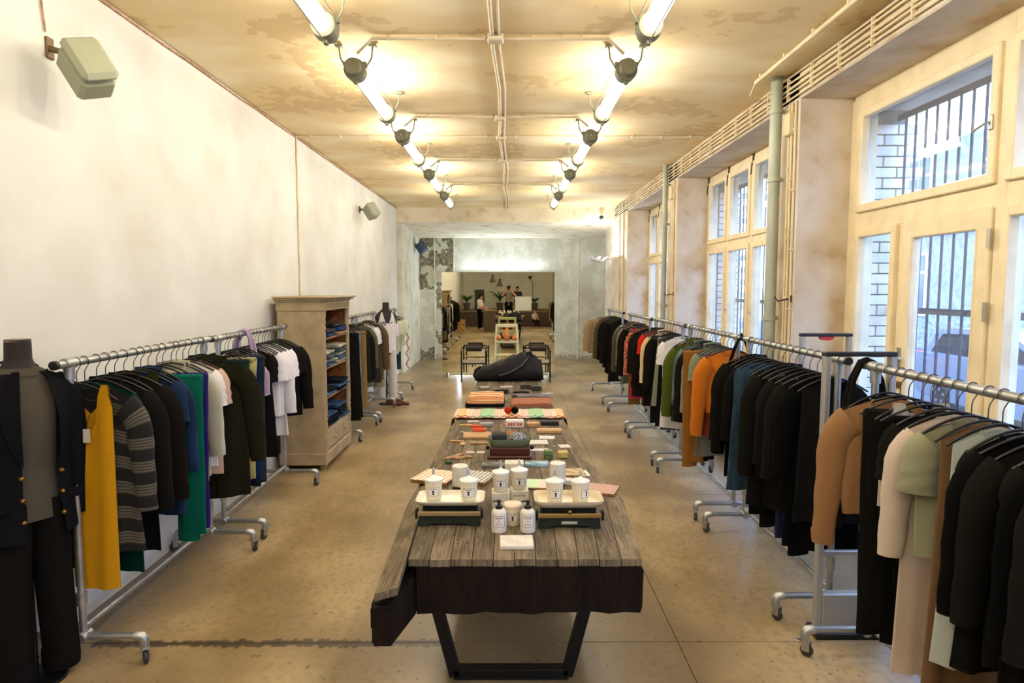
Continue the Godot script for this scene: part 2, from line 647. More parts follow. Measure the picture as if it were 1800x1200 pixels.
	f.box(D(WIN_X, 0.5, 3.16), Vector3(0.12, 1.0, 1.6), 0.01)
	obj("frame", f, paint, wn)
	for r in [[4.03, 5.62, 2.68, 3.52], [2.42, 3.94, 2.68, 3.52], [5.02, 5.61, 0.16, 2.53], [2.42, 3.94, 1.0, 2.53]]:
		var s := MB.new()
		for dd in [r[0] + 0.03, r[1] - 0.03]:
			s.box(D(WIN_X - 0.06, (r[2] + r[3]) / 2, dd), Vector3(0.07, r[3] - r[2], 0.065), 0.008)
		for yy in [r[2] + 0.03, r[3] - 0.03]:
			s.box(D(WIN_X - 0.06, yy, (r[0] + r[1]) / 2), Vector3(0.068, 0.065, r[1] - r[0] - 0.1), 0.008)
		var so := obj("sash", s, paint, wn)
		obj("pane", rbox(D(WIN_X - 0.01, (r[2] + r[3]) / 2, (r[0] + r[1]) / 2), Vector3(0.005, r[3] - r[2] - 0.1, r[1] - r[0] - 0.1)), pane, so)
		if r[2] > 2.6:
			var hd := MB.new()
			hd.box(D(WIN_X - 0.1, 3.05, r[0] + 0.03), Vector3(0.02, 0.09, 0.03), 0.005)
			hd.tube([D(WIN_X - 0.1, 3.05, r[0] + 0.03), D(WIN_X - 0.13, 3.05, r[0] + 0.03), D(WIN_X - 0.13, 3.02, r[0] + 0.15)], 0.009, 8)
			obj("handle", hd, solid("brushed_nickel", Color(0.75, 0.74, 0.7), 0.3, 0.9), so)
	var dr := struct_node("door_1", "cream glazed street door with barred view of the car")
	var l := MB.new()
	for dd in [4.88, 4.1]:
		l.box(D(WIN_X - 0.05, 1.29, dd), Vector3(0.07, 2.5, 0.13), 0.008)
	l.box(D(WIN_X - 0.05, 2.48, 4.49), Vector3(0.068, 0.14, 0.9), 0.008)
	l.box(D(WIN_X - 0.05, 0.27, 4.49), Vector3(0.068, 0.46, 0.66), 0.008)
	obj("leaf", l, paint, dr)
	obj("pane", rbox(D(WIN_X - 0.045, 1.45, 4.49), Vector3(0.006, 1.93, 0.68)), pane, dr)
	var bd := MB.new()
	for dd in [4.83, 4.15]:
		bd.box(D(WIN_X - 0.075, 1.45, dd), Vector3(0.03, 1.93, 0.02), 0.004)
	obj("glazing_bead", bd, paint, dr)
	var nickel := solid("brushed_nickel", Color(0.75, 0.74, 0.7), 0.3, 0.9)
	for yy in [2.35, 1.9, 0.4]:
		var hg := MB.new()
		hg.tube([D(WIN_X - 0.1, yy - 0.06, 4.02), D(WIN_X - 0.1, yy + 0.06, 4.02)], 0.014, 8)
		obj("hinge", hg, nickel, dr)
	var hd := MB.new()
	hd.box(D(WIN_X - 0.09, 1.5, 4.9), Vector3(0.015, 0.2, 0.04), 0.004)
	hd.tube([D(WIN_X - 0.09, 1.53, 4.9), D(WIN_X - 0.15, 1.53, 4.9), D(WIN_X - 0.155, 1.53, 4.78)], 0.01, 8)
	obj("handle", hd, nickel, dr)
	var lk := MB.new()
	lk.box(D(WIN_X - 0.09, 1.32, 4.93), Vector3(0.03, 0.05, 0.14), 0.006)
	obj("lock", lk, solid("aged_brass", Color(0.55, 0.45, 0.3), 0.4, 0.8), dr)

	# iron bars outside, a grille for each opening
	var iron := solid("dark_iron", Color(0.24, 0.27, 0.33), 0.55, 0.2)
	var bar := MB.new()
	bar.tube([Vector3(0, 0.05, 0), Vector3(0, 3.52, 0)], 0.011, 6)
	var barm := bar.mesh()
	for k in 3:
		var d0: float = opens[k + 1][0]
		var d1: float = opens[k + 1][1]
		var g := thing("window_grille", ["dark iron bar grille outside the street door", "dark iron bar grille outside the window past the first pier", "dark iron bar grille outside the window by the far pier"][k], "grille", D(3.36, 0, d1))
		var c := 0
		while c * 0.135 + 0.12 < d1 - d0:
			var o := put("bar", barm, iron, g)
			o.position = Vector3(0, 0, c * 0.135 + 0.12)
			c += 1
		for yy in [0.12, 1.86, 3.5]:
			obj("rail", rbox(Vector3(0, yy, (d1 - d0) / 2), Vector3(0.018, 0.05, d1 - d0)), iron, g)
	# white glazed brick reveals outside the glass
	var bricks := [mottled("glazed_brick", Color(0.93, 0.91, 0.85), 0.3, 0.0, 1.0, 0.95), mottled("glazed_brick", Color(0.88, 0.87, 0.81), 0.3, 0.0, 1.0, 0.95), mottled("glazed_brick", Color(0.95, 0.92, 0.84), 0.3, 0.0, 1.0, 0.95)]
	var bm := rbox(Vector3.ZERO, Vector3(0.228, 0.082, 0.03), 0.004).mesh()
	var bh := rbox(Vector3.ZERO, Vector3(0.108, 0.082, 0.03), 0.004).mesh()
	for k in 3:
		var dd: float = [5.77, 9.87, 13.95][k]
		var rv := struct_node("wall_reveal_%d" % [k + 1], ["white glazed brick reveal outside the door", "white glazed brick reveal outside the second window", "white glazed brick reveal outside the far window"][k])
		obj("backing", rbox(D(3.3, 1.9, dd + 0.27), Vector3(0.34, 3.9, 0.46)), solid("mortar", Color(0.5, 0.5, 0.47), 0.95), rv)
		for row in 37:
			var y := 0.1 + row * 0.092
			var x := 3.13
			var col := 0
			while x < 3.4:
				var half := col == 0 and row % 2 == 1
				var wd := 0.12 if half else 0.24
				var o := put("brick", bh if half else bm, bricks[rng.randi() % 3], rv)
				o.position = D(x + wd / 2, y, dd + 0.02 - rng.randf() * 0.004)
				x += wd
				col += 1
	# beam soffit outside closes the opening above the bars
	var lint := MB.new()
	lint.box(D(3.3, 3.75, 4.4), Vector3(0.36, 0.34, 25.3))
	struct("wall_lintel", lint, plaster, "plaster lintel above the street windows")

# ---------------------------------------------------------------- street
func street() -> void:
	var asphalt := mottled("street_asphalt", Color(0.36, 0.365, 0.37), 0.9, 0.0, 0.5, 0.75)
	var g := struct_node("ground", "grey street and pavement outside the windows")
	obj("roadway", rbox(Vector3(14.0, -0.25, -8.0), Vector3(20.4, 0.2, 70.0)), asphalt, g)
	var flag := mottled("paving", Color(0.5, 0.49, 0.46), 0.9, 0.0, 0.8, 0.8)
	for k in 22:
		obj("paving_slab", rbox(Vector3(4.6, -0.11, -k * 1.5 + 8.0), Vector3(1.6, 0.12, 1.49), 0.01), flag, g)
	obj("kerb", rbox(Vector3(5.5, -0.1, -8.0), Vector3(0.16, 0.14, 60.0), 0.02), flag, g)
	# house over the road
	var h := thing("house", "pale street house with grey windows across the road", "building", Vector3(15.0, -0.15, -12.0))
	var wallm := mottled("white_render", Color(0.62, 0.62, 0.62), 0.9, 0.0, 0.6, 0.85)
	obj("wall", rbox(Vector3(2, 3.6, 0), Vector3(4, 7.2, 46)), wallm, h)
	obj("plinth", rbox(Vector3(-0.05, 0.5, 0), Vector3(0.12, 1.0, 46)), mottled("grey_stone", Color(0.62, 0.63, 0.64), 0.9, 0.0, 1.0), h)
	obj("cornice", rbox(Vector3(-0.1, 4.3, 0), Vector3(0.25, 0.25, 46), 0.03), wallm, h)
	var fr := solid("window_frame_white", Color(0.85, 0.86, 0.88), 0.6)
	var gl := solid("dark_pane", Color(0.25, 0.33, 0.42), 0.08)
	for k in 11:
		for s in 2:
			var wz := -20.0 + k * 3.9
			var wy := 2.3 if s == 0 else 5.75
			var o := obj("window", rbox(Vector3(-0.03, wy, wz), Vector3(0.1, 2.3, 1.5), 0.02), fr, h)
			for c in [-1, 1]:
				obj("pane", rbox(Vector3(-0.09, wy - 0.3, wz + c * 0.34), Vector3(0.02, 1.4, 0.58)), gl, o)
				obj("pane", rbox(Vector3(-0.09, wy + 0.78, wz + c * 0.34), Vector3(0.02, 0.55, 0.58)), gl, o)
	car()

func car() -> void:
	# parked hatchback, tail towards the far end of the street
	var c := thing("parked_car", "silver parked hatchback on the street outside the glazed door", "car", Vector3(8.45, -0.15, -10.1))
	var body := solid("silver_car_paint", Color(0.62, 0.64, 0.68), 0.25, 0.4)
	body.clearcoat_enabled = true
	body.clearcoat = 0.6
	var glass := solid("car_glass", Color(0.1, 0.13, 0.17), 0.06)
	# side outline: (along z, towards the camera positive; y)
	var lower := PackedVector2Array([Vector2(-2.1, 0.35), Vector2(-2.12, 0.95), Vector2(-1.95, 1.02), Vector2(0.6, 1.0), Vector2(1.75, 0.85), Vector2(2.1, 0.65), Vector2(2.1, 0.3), Vector2(1.72, 0.22), Vector2(-1.6, 0.22)])
	var upper := PackedVector2Array([Vector2(-1.98, 0.98), Vector2(-1.6, 1.42), Vector2(-1.2, 1.5), Vector2(0.1, 1.5), Vector2(0.95, 1.0)])
	var turn := Transform3D(Basis(Vector3(0, 0, 1), Vector3(0, 1, 0), Vector3(-1, 0, 0)), Vector3.ZERO)
	var b := MB.new()
	b.xf = turn
	b.prism(lower, -0.85, 0.85)
	obj("body", b, body, c)
	var u := MB.new()
	u.xf = turn
	u.prism(upper, -0.74, 0.74)
	obj("cabin", u, body, c)
	var w := MB.new()
	w.xf = turn
	for s in [-1, 1]:
		w.prism(PackedVector2Array([Vector2(-1.75, 1.04), Vector2(-1.45, 1.38), Vector2(-0.75, 1.42), Vector2(-0.75, 1.04)]), s * 0.745 - 0.008, s * 0.745 + 0.008)
		w.prism(PackedVector2Array([Vector2(-0.68, 1.04), Vector2(-0.68, 1.42), Vector2(0.05, 1.42), Vector2(0.75, 1.04)]), s * 0.745 - 0.008, s * 0.745 + 0.008)
	obj("side_window", w, glass, c)
	for s in [-1, 1]:
		obj("tail_light", rbox(Vector3(s * 0.74, 0.92, -2.07), Vector3(0.2, 0.22, 0.16), 0.03), solid("red_lens", Color(0.7, 0.08, 0.06), 0.2), c)
		for e in [-1.3, 1.3]:
			var t := MB.new()
			t.xf = Transform3D(Basis(Vector3(0, 0, 1), PI / 2), Vector3(s * 0.76, 0.3, e))
			t.lathe([Vector2(0.01, 0.1), Vector2(0.25, 0.1), Vector2(0.31, 0.07), Vector2(0.31, -0.07), Vector2(0.25, -0.1), Vector2(0.01, -0.1)], 22)
			var wh := obj("wheel", t, solid("tyre_rubber", Color(0.08, 0.08, 0.09), 0.8), c)
			var hb := MB.new()
			hb.xf = Transform3D(Basis(Vector3(0, 0, 1), PI / 2), Vector3(s * 0.76, 0.3, e))
			for q in 5:
				hb.box(Vector3(0.11, 0, 0).rotated(Vector3.UP, TAU * q / 5), Vector3(0.05, 0.22, 0.05))
			hb.lathe([Vector2(0.22, 0.105), Vector2(0.2, 0.112), Vector2(0.2, -0.112), Vector2(0.22, -0.105)], 22)
			obj("rim", hb, solid("alloy", Color(0.7, 0.71, 0.73), 0.3, 0.8), wh)
	obj("door_handle", rbox(Vector3(-0.86, 0.88, -0.25), Vector3(0.03, 0.03, 0.16), 0.008), body, c)

# ---------------------------------------------------------------- lamps
func tube_light(parent: Node3D, at: Vector3, energy: float, col: Color, size := 0.05) -> void:
	var l := OmniLight3D.new()
	l.name = "lamp_light"
	l.position = at
	l.light_color = col
	l.light_energy = energy
	l.light_size = size
	l.omni_range = 40.0
	l.omni_attenuation = 2.0
	l.shadow_enabled = true
	parent.add_child(l, true)

func glow_mat(key: String, col: Color, e: float) -> StandardMaterial3D:
	if mats.has(key):
		return mats[key]
	var m := StandardMaterial3D.new()
	m.resource_name = key
	m.albedo_color = Color(0.9, 0.9, 0.88)
	m.emission_enabled = true
	m.emission = col
	m.emission_energy_multiplier = e
	mats[key] = m
	return m

func ceiling_fixtures() -> void:
	var grey := mottled("lamp_grey_enamel", Color(0.5, 0.5, 0.42), 0.55, 0.0, 1.0, 0.94)
	var glow := glow_mat("tube_glow", TUBE_COLOR.lerp(Color.WHITE, 0.45), TUBE_GLOW)
	# prototype: origin at the near end on the lamp axis, running to -z
	var proto := Node3D.new()
	proto.name = "tube_lamp"
	var seg := MB.new()
	seg.xf = Transform3D(Basis(Vector3(1, 0, 0), PI / 2), Vector3.ZERO)
	seg.lathe_smooth([Vector2(0.002, -0.195), Vector2(0.055, -0.195), Vector2(0.056, 0.0), Vector2(0.055, 0.195), Vector2(0.002, 0.195)], 16)
	var segm := seg.mesh()
	for k in 3:
		var o := put("glowing_tube", segm, glow, proto)
		o.position = Vector3(0, 0, -0.345 - 0.39 * k)
		tube_light(proto, Vector3(0, 0, -0.345 - 0.39 * k), TUBE_ENERGY, TUBE_COLOR)
	for e in 2:
		var c := MB.new()
		c.xf = Transform3D(Basis(Vector3(1, 0, 0), PI / 2 if e == 0 else -PI / 2), Vector3(0, 0, 0.0 if e == 0 else -1.47))
		c.lathe([Vector2(0.002, 0.02), Vector2(0.058, 0.02), Vector2(0.062, 0.012), Vector2(0.062, -0.05), Vector2(0.082, -0.055), Vector2(0.084, -0.07), Vector2(0.078, -0.16), Vector2(0.06, -0.17), Vector2(0.05, -0.17)], 20)
		var o := obj("end_cap", c, grey, proto)
		for a in 3:
			var dv := Vector3(0, -0.088, 0).rotated(Vector3(0, 0, 1), TAU * a / 3)
			obj("lug", rbox(dv + Vector3(0, 0, -0.09 if e == 0 else -1.38), Vector3(0.03, 0.03, 0.05), 0.005), grey, o)
	for a in 3:
		var dv := Vector3(0, -0.09, 0).rotated(Vector3(0, 0, 1), TAU * a / 3)
		var r := MB.new()
		r.tube([dv + Vector3(0, 0, -0.07), dv + Vector3(0, 0, -1.4)], 0.004, 6)
		obj("guard_rod", r, grey, proto)
	for z in [-0.12, -1.35]:
		for s in [-1, 1]:
			var b := MB.new()
			b.tube([Vector3(s * 0.07, 0.02, z), Vector3(s * 0.12, 0.1, z), Vector3(s * 0.13, 0.185, z)], 0.007, 6)
			b.box(Vector3(s * 0.13, 0.192, z), Vector3(0.06, 0.018, 0.05), 0.004)
			obj("bracket", b, grey, proto)
	var starts := [-3.6, -1.4, 0.8, 2.98, 5.09, 7.33, 9.75, 12.02]
	for k in starts.size():
		for s in 2:
			var o: Node3D = proto.duplicate()
			o.name = numbered("tube_lamp")
			add_child(o)
			o.position = D(-1.18 if s == 0 else 0.9, 3.71, starts[k])
			tag(o, "%s grey capped tube lamp from the far beam, ceiling row on the %s side" % [ORD[starts.size() - k], "wardrobe" if s == 0 else "street window"], "lamp", "tube lamps in two ceiling rows")
	proto.free()

	# white conduits on the ceiling
	var white := mottled("white_conduit", Color(0.84, 0.78, 0.66), 0.5, 0.0, 0.6, 0.95)
	var path := []
	for k in 18:
		var d := -2.0 + k * 1.034
		path.append(D(-0.14 + 0.02 * sin(k * 1.7) + k * 0.004, CEIL - 0.02, d))
	var c := thing("ceiling_conduit", "white conduit running along the middle of the ceiling", "conduit")
	var mb := MB.new()
	mb.tube(path, 0.016, 8)
	for k in 17:
		var off: Array = []
		for q in [0, 1]: off.append(path[k + q] + Vector3(0.05, 0, 0))
		mb.tube(off, 0.012, 6)
	obj("pipe", mb, white, c)
	for d in [5.02, 7.3, 8.25, 9.7]:
		obj("junction_box", rbox(D(-0.1, CEIL - 0.03, d), Vector3(0.12, 0.055, 0.1), 0.01), white, c)
	for r in [[-1.1, 0.82, 5.05], [-1.1, 0.82, 7.3], [-1.1, 0.82, 9.72], [-1.1, 0.82, 12.0], [-2.64, 2.4, 8.25]]:
		var t := thing("cross_conduit", "white cross conduit %s" % [("joining the %s tube lamp pair from the far beam" % ORD[{5.05: 4, 7.3: 3, 9.72: 2, 12.0: 1}[r[2]]]) if r[0] > -2.0 else "running from the long wall to the window beam"], "conduit", Vector3.ZERO, 0.0, "cross conduits")
		var p := MB.new()
		p.tube([D(r[0] - 0.05, CEIL - 0.1, r[2] + 0.08), D(r[0] + 0.08, CEIL - 0.022, r[2]), D(r[1] - 0.08, CEIL - 0.022, r[2]), D(r[1] + 0.05, CEIL - 0.1, r[2] + 0.08)] if r[0] > -2 else [D(r[0], CEIL - 0.02, r[2]), D(r[1], CEIL - 0.02, r[2])], 0.012, 8)
		obj("pipe", p, white, t)
		var x: float = r[0] + 0.2
		while x < r[1]:
			obj("clip", rbox(D(x, CEIL - 0.018, r[2]), Vector3(0.02, 0.034, 0.04), 0.005), white, t)
			x += 0.36

# ---------------------------------------------------------------- pipes, cables, speakers
func wall_fixtures() -> void:
	var buff := mottled("painted_cable", Color(0.88, 0.81, 0.65), 0.6, 0.0, 0.6, 0.94)
	var cb := thing("cable_run", "bundle of cream painted cables clipped along the window beam", "cable")
	for k in 5:
		var p := []
		for q in 34:
			var d := -1.0 + q * 0.5
			var wob := 0.004 * sin(q * 1.3 + k * 2.1) + 0.005 * sin(q * 0.7 + k)
			p.append(D(WALL_R - 0.024 - 0.006 * (k % 2), 3.70 + k * 0.045 + wob, d))
		var mb := MB.new()
		mb.tube(p, 0.009 if k != 2 else 0.013, 6)
		obj("cable", mb, buff, cb)
	for k in 36:
		obj("clip", rbox(D(WALL_R - 0.022, 3.785, -0.8 + k * 0.45), Vector3(0.03, 0.2, 0.014), 0.003), buff, cb)
	var rod := thing("ceiling_rail", "straight cream conduit clipped to the ceiling near the window beam", "conduit")
	var rm := MB.new()
	rm.tube([D(2.22, CEIL - 0.035, -1.0), D(2.22, CEIL - 0.035, 6.05)], 0.018, 8)
	rm.tube([D(2.22, CEIL - 0.035, 6.05), D(2.22, CEIL - 0.11, 6.18), D(2.3, CEIL - 0.14, 6.3), D(2.42, CEIL - 0.1, 6.3)], 0.008, 6)
	obj("pipe", rm, buff, rod)
	for k in 14:
		obj("clip", rbox(D(2.22, CEIL - 0.02, -0.6 + k * 0.5), Vector3(0.05, 0.036, 0.024), 0.004), buff, rod)
	# vertical pipes on the piers
	var pipe := mottled("grey_green_pipe", Color(0.66, 0.68, 0.6), 0.45, 0.1, 0.6, 0.94)
	for k in 2:
		var d: float = [6.02, 10.2][k]
		var o := thing("drain_pipe", ["thick grey green pipe standing against the first window pier", "thick grey green pipe standing against the second window pier"][k], "pipe", D(2.4, 0, d))
		var mb := MB.new()
		mb.tube([Vector3(0, 0, 0), Vector3(0, CEIL, 0)], 0.052 if k == 0 else 0.04, 14)
		obj("pipe", mb, pipe, o)
		for y in [0.4, 1.75, 3.0, 3.6]:
			var cl := MB.new()
			cl.tube([Vector3(0, y, 0), Vector3(0, y + 0.04, 0)], 0.062 if k == 0 else 0.05, 14)
			cl.box(Vector3(0.05, y + 0.02, 0), Vector3(0.06, 0.03, 0.03))
			obj("clamp", cl, pipe, o)
		for s in 3:
			var t := thing("riser_conduit", "thin cream riser conduit on the %s window pier" % ["first", "second"][k], "conduit", D(WALL_R - 0.015, 0, d - 0.2 + 0.055 * s - (0.02 if s == 0 else 0.0)), 0.0, "riser conduits on the %s pier" % ["first", "second"][k])
			var r := MB.new()
			r.tube([Vector3(0, 0.0, 0), Vector3(0.003, 1.8, 0.004), Vector3(0, 3.66, 0)], 0.012, 6)
			obj("pipe", r, buff, t)
			for y in 7:
				obj("clip", rbox(Vector3(0, 0.3 + y * 0.52 + s * 0.1, 0), Vector3(0.03, 0.02, 0.035), 0.004), buff, t)
		var jb := obj("junction_box", rbox(D(WALL_R - 0.03, 3.48, d - 0.12), Vector3(0.06, 0.2, 0.11), 0.012), buff)
		tag(jb, "cream wiring box on the %s window pier under the cables" % ["first", "second"][k], "box")
		var hk := thing("wall_hook", "small dark iron hook arm on the %s window pier" % ["first", "second"][k], "hook", D(WALL_R, 1.95, d - 0.22))
		var hm := MB.new()
		hm.box(Vector3(-0.008, 0, 0), Vector3(0.016, 0.06, 0.04), 0.003)
		hm.tube([Vector3(-0.01, 0, 0), Vector3(-0.12, -0.02, 0), Vector3(-0.15, 0.02, 0)], 0.007, 6)
		obj("arm", hm, solid("rusty_iron", Color(0.3, 0.23, 0.17), 0.7, 0.5), hk)
	# two more risers on the long far pier
	for s in 2:
		var t := thing("riser_conduit", "thin cream riser conduit on the long far pier", "conduit", D(WALL_R - 0.015, 0, 14.35 + 0.5 * s), 0.0, "riser conduits on the far pier")
		var r := MB.new()
		r.tube([Vector3(0, 0, 0), Vector3(0, 3.66, 0)], 0.016, 6)
		obj("pipe", r, buff, t)
	# left wall cable drop and corner cable
	var dc := thing("wall_cable", "thin beige cable dropping down the long cream wall behind the wardrobe", "cable", D(WALL_L + 0.012, 0, 8.3))
	var dm := MB.new()
	var dp := []
	for k in 20:
		dp.append(Vector3(0, 1.2 + k * 0.143, 0.008 * sin(k * 2.3)))
	dm.tube(dp, 0.012, 6)
	obj("cable", dm, buff, dc)
	var cc := thing("corner_cable", "pinkish cable tacked along the wall and ceiling corner", "cable")
	var cm := MB.new()
	var cp := []
	for k in 36:
		cp.append(D(WALL_L + 0.012 + 0.006 * sin(k * 1.9), CEIL - 0.015 - 0.008 * absf(sin(k * 1.1)), -1.0 + k * 0.475))
	cm.tube(cp, 0.008, 6)
	obj("cable", cm, mottled("pink_cable", Color(0.78, 0.58, 0.45), 0.7, 0.0, 3.0), cc)
	var sc := thing("speaker_cable", "pinkish cable hanging to the big grey wall speaker", "cable")
	var sm := MB.new()
	sm.tube([D(WALL_L + 0.01, CEIL - 0.02, 3.82), D(WALL_L + 0.012, 3.7, 3.84), D(WALL_L + 0.01, 3.5, 3.87)], 0.006, 6)
	obj("cable", sm, mottled("pink_cable", Color(0.78, 0.58, 0.45), 0.7, 0.0, 3.0), sc)
	speaker("big grey angled loudspeaker high on the cream wall", at_depth(154, 120, 3.78), Vector3(WALL_L, 3.42, -3.9), 0.25, Color(0.62, 0.63, 0.53))
	speaker("small grey loudspeaker high on the cream wall past the wardrobe", at_depth(653, 371, 11.6), Vector3(WALL_L, 3.42, -11.75), 0.24, Color(0.6, 0.61, 0.53))
	speaker("dark blue grey loudspeaker in the far alcove corner", at_depth(741, 435, 17.7), Vector3(-2.53, 3.18, -17.85), 0.26, Color(0.25, 0.3, 0.38))
	var bl := obj("security_camera", rbox(at_depth(1057, 382, 15.5), Vector3(0.09, 0.09, 0.12), 0.03), solid("black_plastic", Color(0.05, 0.05, 0.05), 0.5))
	tag(bl, "tiny black dome camera on the white beam end", "camera")

func speaker(label: String, at: Vector3, wall: Vector3, s: float, col: Color) -> void:
	var o := thing("loudspeaker", label, "speaker", at)
	var b := Basis.from_euler(Vector3(-0.45, 0.75, 0.35))
	var m := mottled("speaker_plastic", col, 0.6, 0.0, 1.0, 0.97)
	var c := MB.new()
	c.xf = Transform3D(b, Vector3.ZERO)
	c.box(Vector3(0, 0, -0.14 * s), Vector3(s * 0.78, s * 1.05, s * 0.62), s * 0.09)
	obj("cabinet", c, m, o)
	var g := MB.new()
	g.xf = Transform3D(b, Vector3.ZERO)
	g.box(Vector3(0, 0, s * 0.31), Vector3(s * 0.8, s * 1.08, s * 0.24), s * 0.1)
	obj("grille", g, m, o)
	var sl := MB.new()
	sl.xf = Transform3D(b, Vector3.ZERO)
	sl.box(Vector3(s * 0.39, 0.05 * s, -0.05 * s), Vector3(0.004, s * 0.3, s * 0.03))
	obj("slot", sl, solid("black_plastic", Color(0.05, 0.05, 0.05), 0.5), o)
	var a := MB.new()
	a.tube([wall - at, (wall - at) * 0.6 + Vector3(0, 0.02, 0), (wall - at) * 0.25], 0.018, 8)
	a.xf = Transform3D(Basis(), wall - at)
	a.box(Vector3(0.008, 0, 0), Vector3(0.016, 0.12, 0.06), 0.004)
	obj("bracket", a, solid("bronze_metal", Color(0.45, 0.36, 0.24), 0.5, 0.5), o)

# ---------------------------------------------------------------- far bay: mirror, chairs, stand
func back_zone() -> void:
	var a := at_depth(778, 655, MIRROR_D)
	var b := at_depth(975, 478, MIRROR_D)
	var m := thing("standing_mirror", "large frameless standing mirror between the two black armchairs", "mirror", Vector3((a.x + b.x) / 2, 0, -MIRROR_D))
	var w := b.x - a.x
	var h := b.y - a.y
	var glass := StandardMaterial3D.new()
	glass.resource_name = "mirror_silver"
	glass.albedo_color = Color(0.93, 0.91, 0.8)
	glass.metallic = 1.0
	glass.roughness = 0.01
	obj("mirror_glass", rbox(Vector3(0, a.y + h / 2, 0), Vector3(w, h, 0.008)), glass, m)
	var wood := mottled("backing_board", Color(0.55, 0.47, 0.36), 0.8, 0.0, 2.0)
	obj("backing", rbox(Vector3(0, a.y + h / 2, -0.02), Vector3(w - 0.01, h - 0.01, 0.03)), wood, m)
	var ft := MB.new()
	for s in [-1, 1]:
		ft.box(Vector3(s * w * 0.46, a.y / 2, -0.12), Vector3(0.05, a.y, 0.25))
		ft.tube([Vector3(s * w * 0.46, h * 0.75, -0.03), Vector3(s * w * 0.46, 0.02, -0.5)], 0.02, 6)
	obj("prop", ft, wood, m)
	# cool tubes behind the mirror: one on the wall, one near the floor
	var cool := Color(0.86, 0.93, 1.0)
	var glow := glow_mat("cool_tube_glow", Color(0.9, 0.95, 1.0), 5.0)
	for k in 2:
		var at := D(-0.25, 2.36, BACK - 0.25) if k == 0 else D(-0.24, 0.075, 15.3)
		var t := thing("batten_light", ["cool white tube batten bracketed off the back wall behind the mirror", "cool white tube batten lying on the floor behind the mirror"][k], "lamp", at)
		var bb := MB.new()
		bb.box(Vector3(0, -0.045 if k == 1 else 0.0, 0.0 if k == 1 else -0.045), Vector3(2.4, 0.05, 0.05), 0.006)
		if k == 0:
			for sx in [-1.0, 1.0]:
				obj("wall_arm", rbox(Vector3(sx, 0, -0.155), Vector3(0.03, 0.03, 0.17)), solid("white_enamel", Color(0.85, 0.85, 0.85), 0.5), t)
		obj("housing", bb, solid("white_enamel", Color(0.85, 0.85, 0.85), 0.5), t)
		for s in 5:
			var g := MB.new()
			g.tube([Vector3(-1.15 + s * 0.46, 0, 0.0), Vector3(-1.15 + s * 0.46 + 0.45, 0, 0.0)], 0.016, 10)
			obj("glowing_tube", g, glow, t)
			tube_light(t, Vector3(-1.15 + s * 0.46 + 0.225, 0, 0), 0.42 if k == 0 else 0.45, cool, 0.016)
	# wing shaped wall lamp at the end of the far pier
	var up := thing("wing_lamp", "white wing shaped wall uplighter on the far pier", "lamp", D(2.22, 2.7, 15.12))
	var sh := MB.new()
	sh.prism(PackedVector2Array([Vector2(0.02, 0.0), Vector2(-0.1, -0.08), Vector2(-0.34, -0.02), Vector2(-0.4, 0.06), Vector2(-0.36, 0.07), Vector2(-0.3, 0.02), Vector2(-0.1, -0.04), Vector2(0.02, 0.05)]), -0.3, 0.3)
	obj("shade", sh, solid("white_enamel", Color(0.85, 0.85, 0.85), 0.5), up)
	obj("arm", rbox(Vector3(0.14, 0.0, 0), Vector3(0.28, 0.03, 0.05), 0.008), solid("white_enamel", Color(0.85, 0.85, 0.85), 0.5), up)
	var g := MB.new()
	g.tube([Vector3(-0.16, 0.03, -0.18), Vector3(-0.16, 0.03, 0.18)], 0.02, 10)
	obj("glowing_tube", g, glow, up)
	tube_light(up, Vector3(-0.16, 0.03, 0), 2.6, Color(0.95, 0.97, 1.0), 0.02)

	for k in 2:
		armchair(D(-0.78 if k == 0 else 0.63, 0, 14.35), 0.06 if k == 0 else -0.05, ["black tubular armchair with roll backrest on the wardrobe side of the mirror", "black tubular armchair with roll backrest on the window side of the mirror"][k])
	display_ladder()

func armchair(at: Vector3, turn: float, label: String) -> void:
	var c := thing("armchair", label, "chair", at, turn, "")
	var black := solid("black_steel", Color(0.06, 0.06, 0.06), 0.4, 0.3)
	var leather := mottled("black_leather", Color(0.13, 0.1, 0.085), 0.5, 0.0, 6.0)
	for s in [-1, 1]:
		for e in [-1, 1]:
			obj("leg", rbox(Vector3(s * 0.27, 0.33, e * 0.25), Vector3(0.03, 0.66, 0.03), 0.004), black, c)
		obj("armrest", rbox(Vector3(s * 0.27, 0.67, 0), Vector3(0.045, 0.025, 0.56), 0.006), black, c)
	obj("front_rail", rbox(Vector3(0, 0.4, 0.24), Vector3(0.52, 0.03, 0.03), 0.004), black, c)
	obj("back_rail", rbox(Vector3(0, 0.7, -0.25), Vector3(0.54, 0.025, 0.025), 0.004), black, c)
	obj("seat", rbox(Vector3(0, 0.42, 0.0), Vector3(0.5, 0.04, 0.48), 0.015), mottled("pale_hide_seat", Color(0.72, 0.68, 0.58), 0.6, 0.0, 5.0), c)
	var r := MB.new()
	r.tube([Vector3(-0.18, 0.7, -0.22), Vector3(-0.175, 0.7, -0.22), Vector3(0.175, 0.7, -0.22), Vector3(0.18, 0.7, -0.22)], [0.06, 0.078, 0.078, 0.06], 14)
	obj("backrest", r, leather, c)
	var st := MB.new()
	for s in [-0.03, 0.03]:
		st.box(Vector3(s, 0.37, 0.24), Vector3(0.02, 0.07, 0.035))
	obj("strap", st, leather, c)

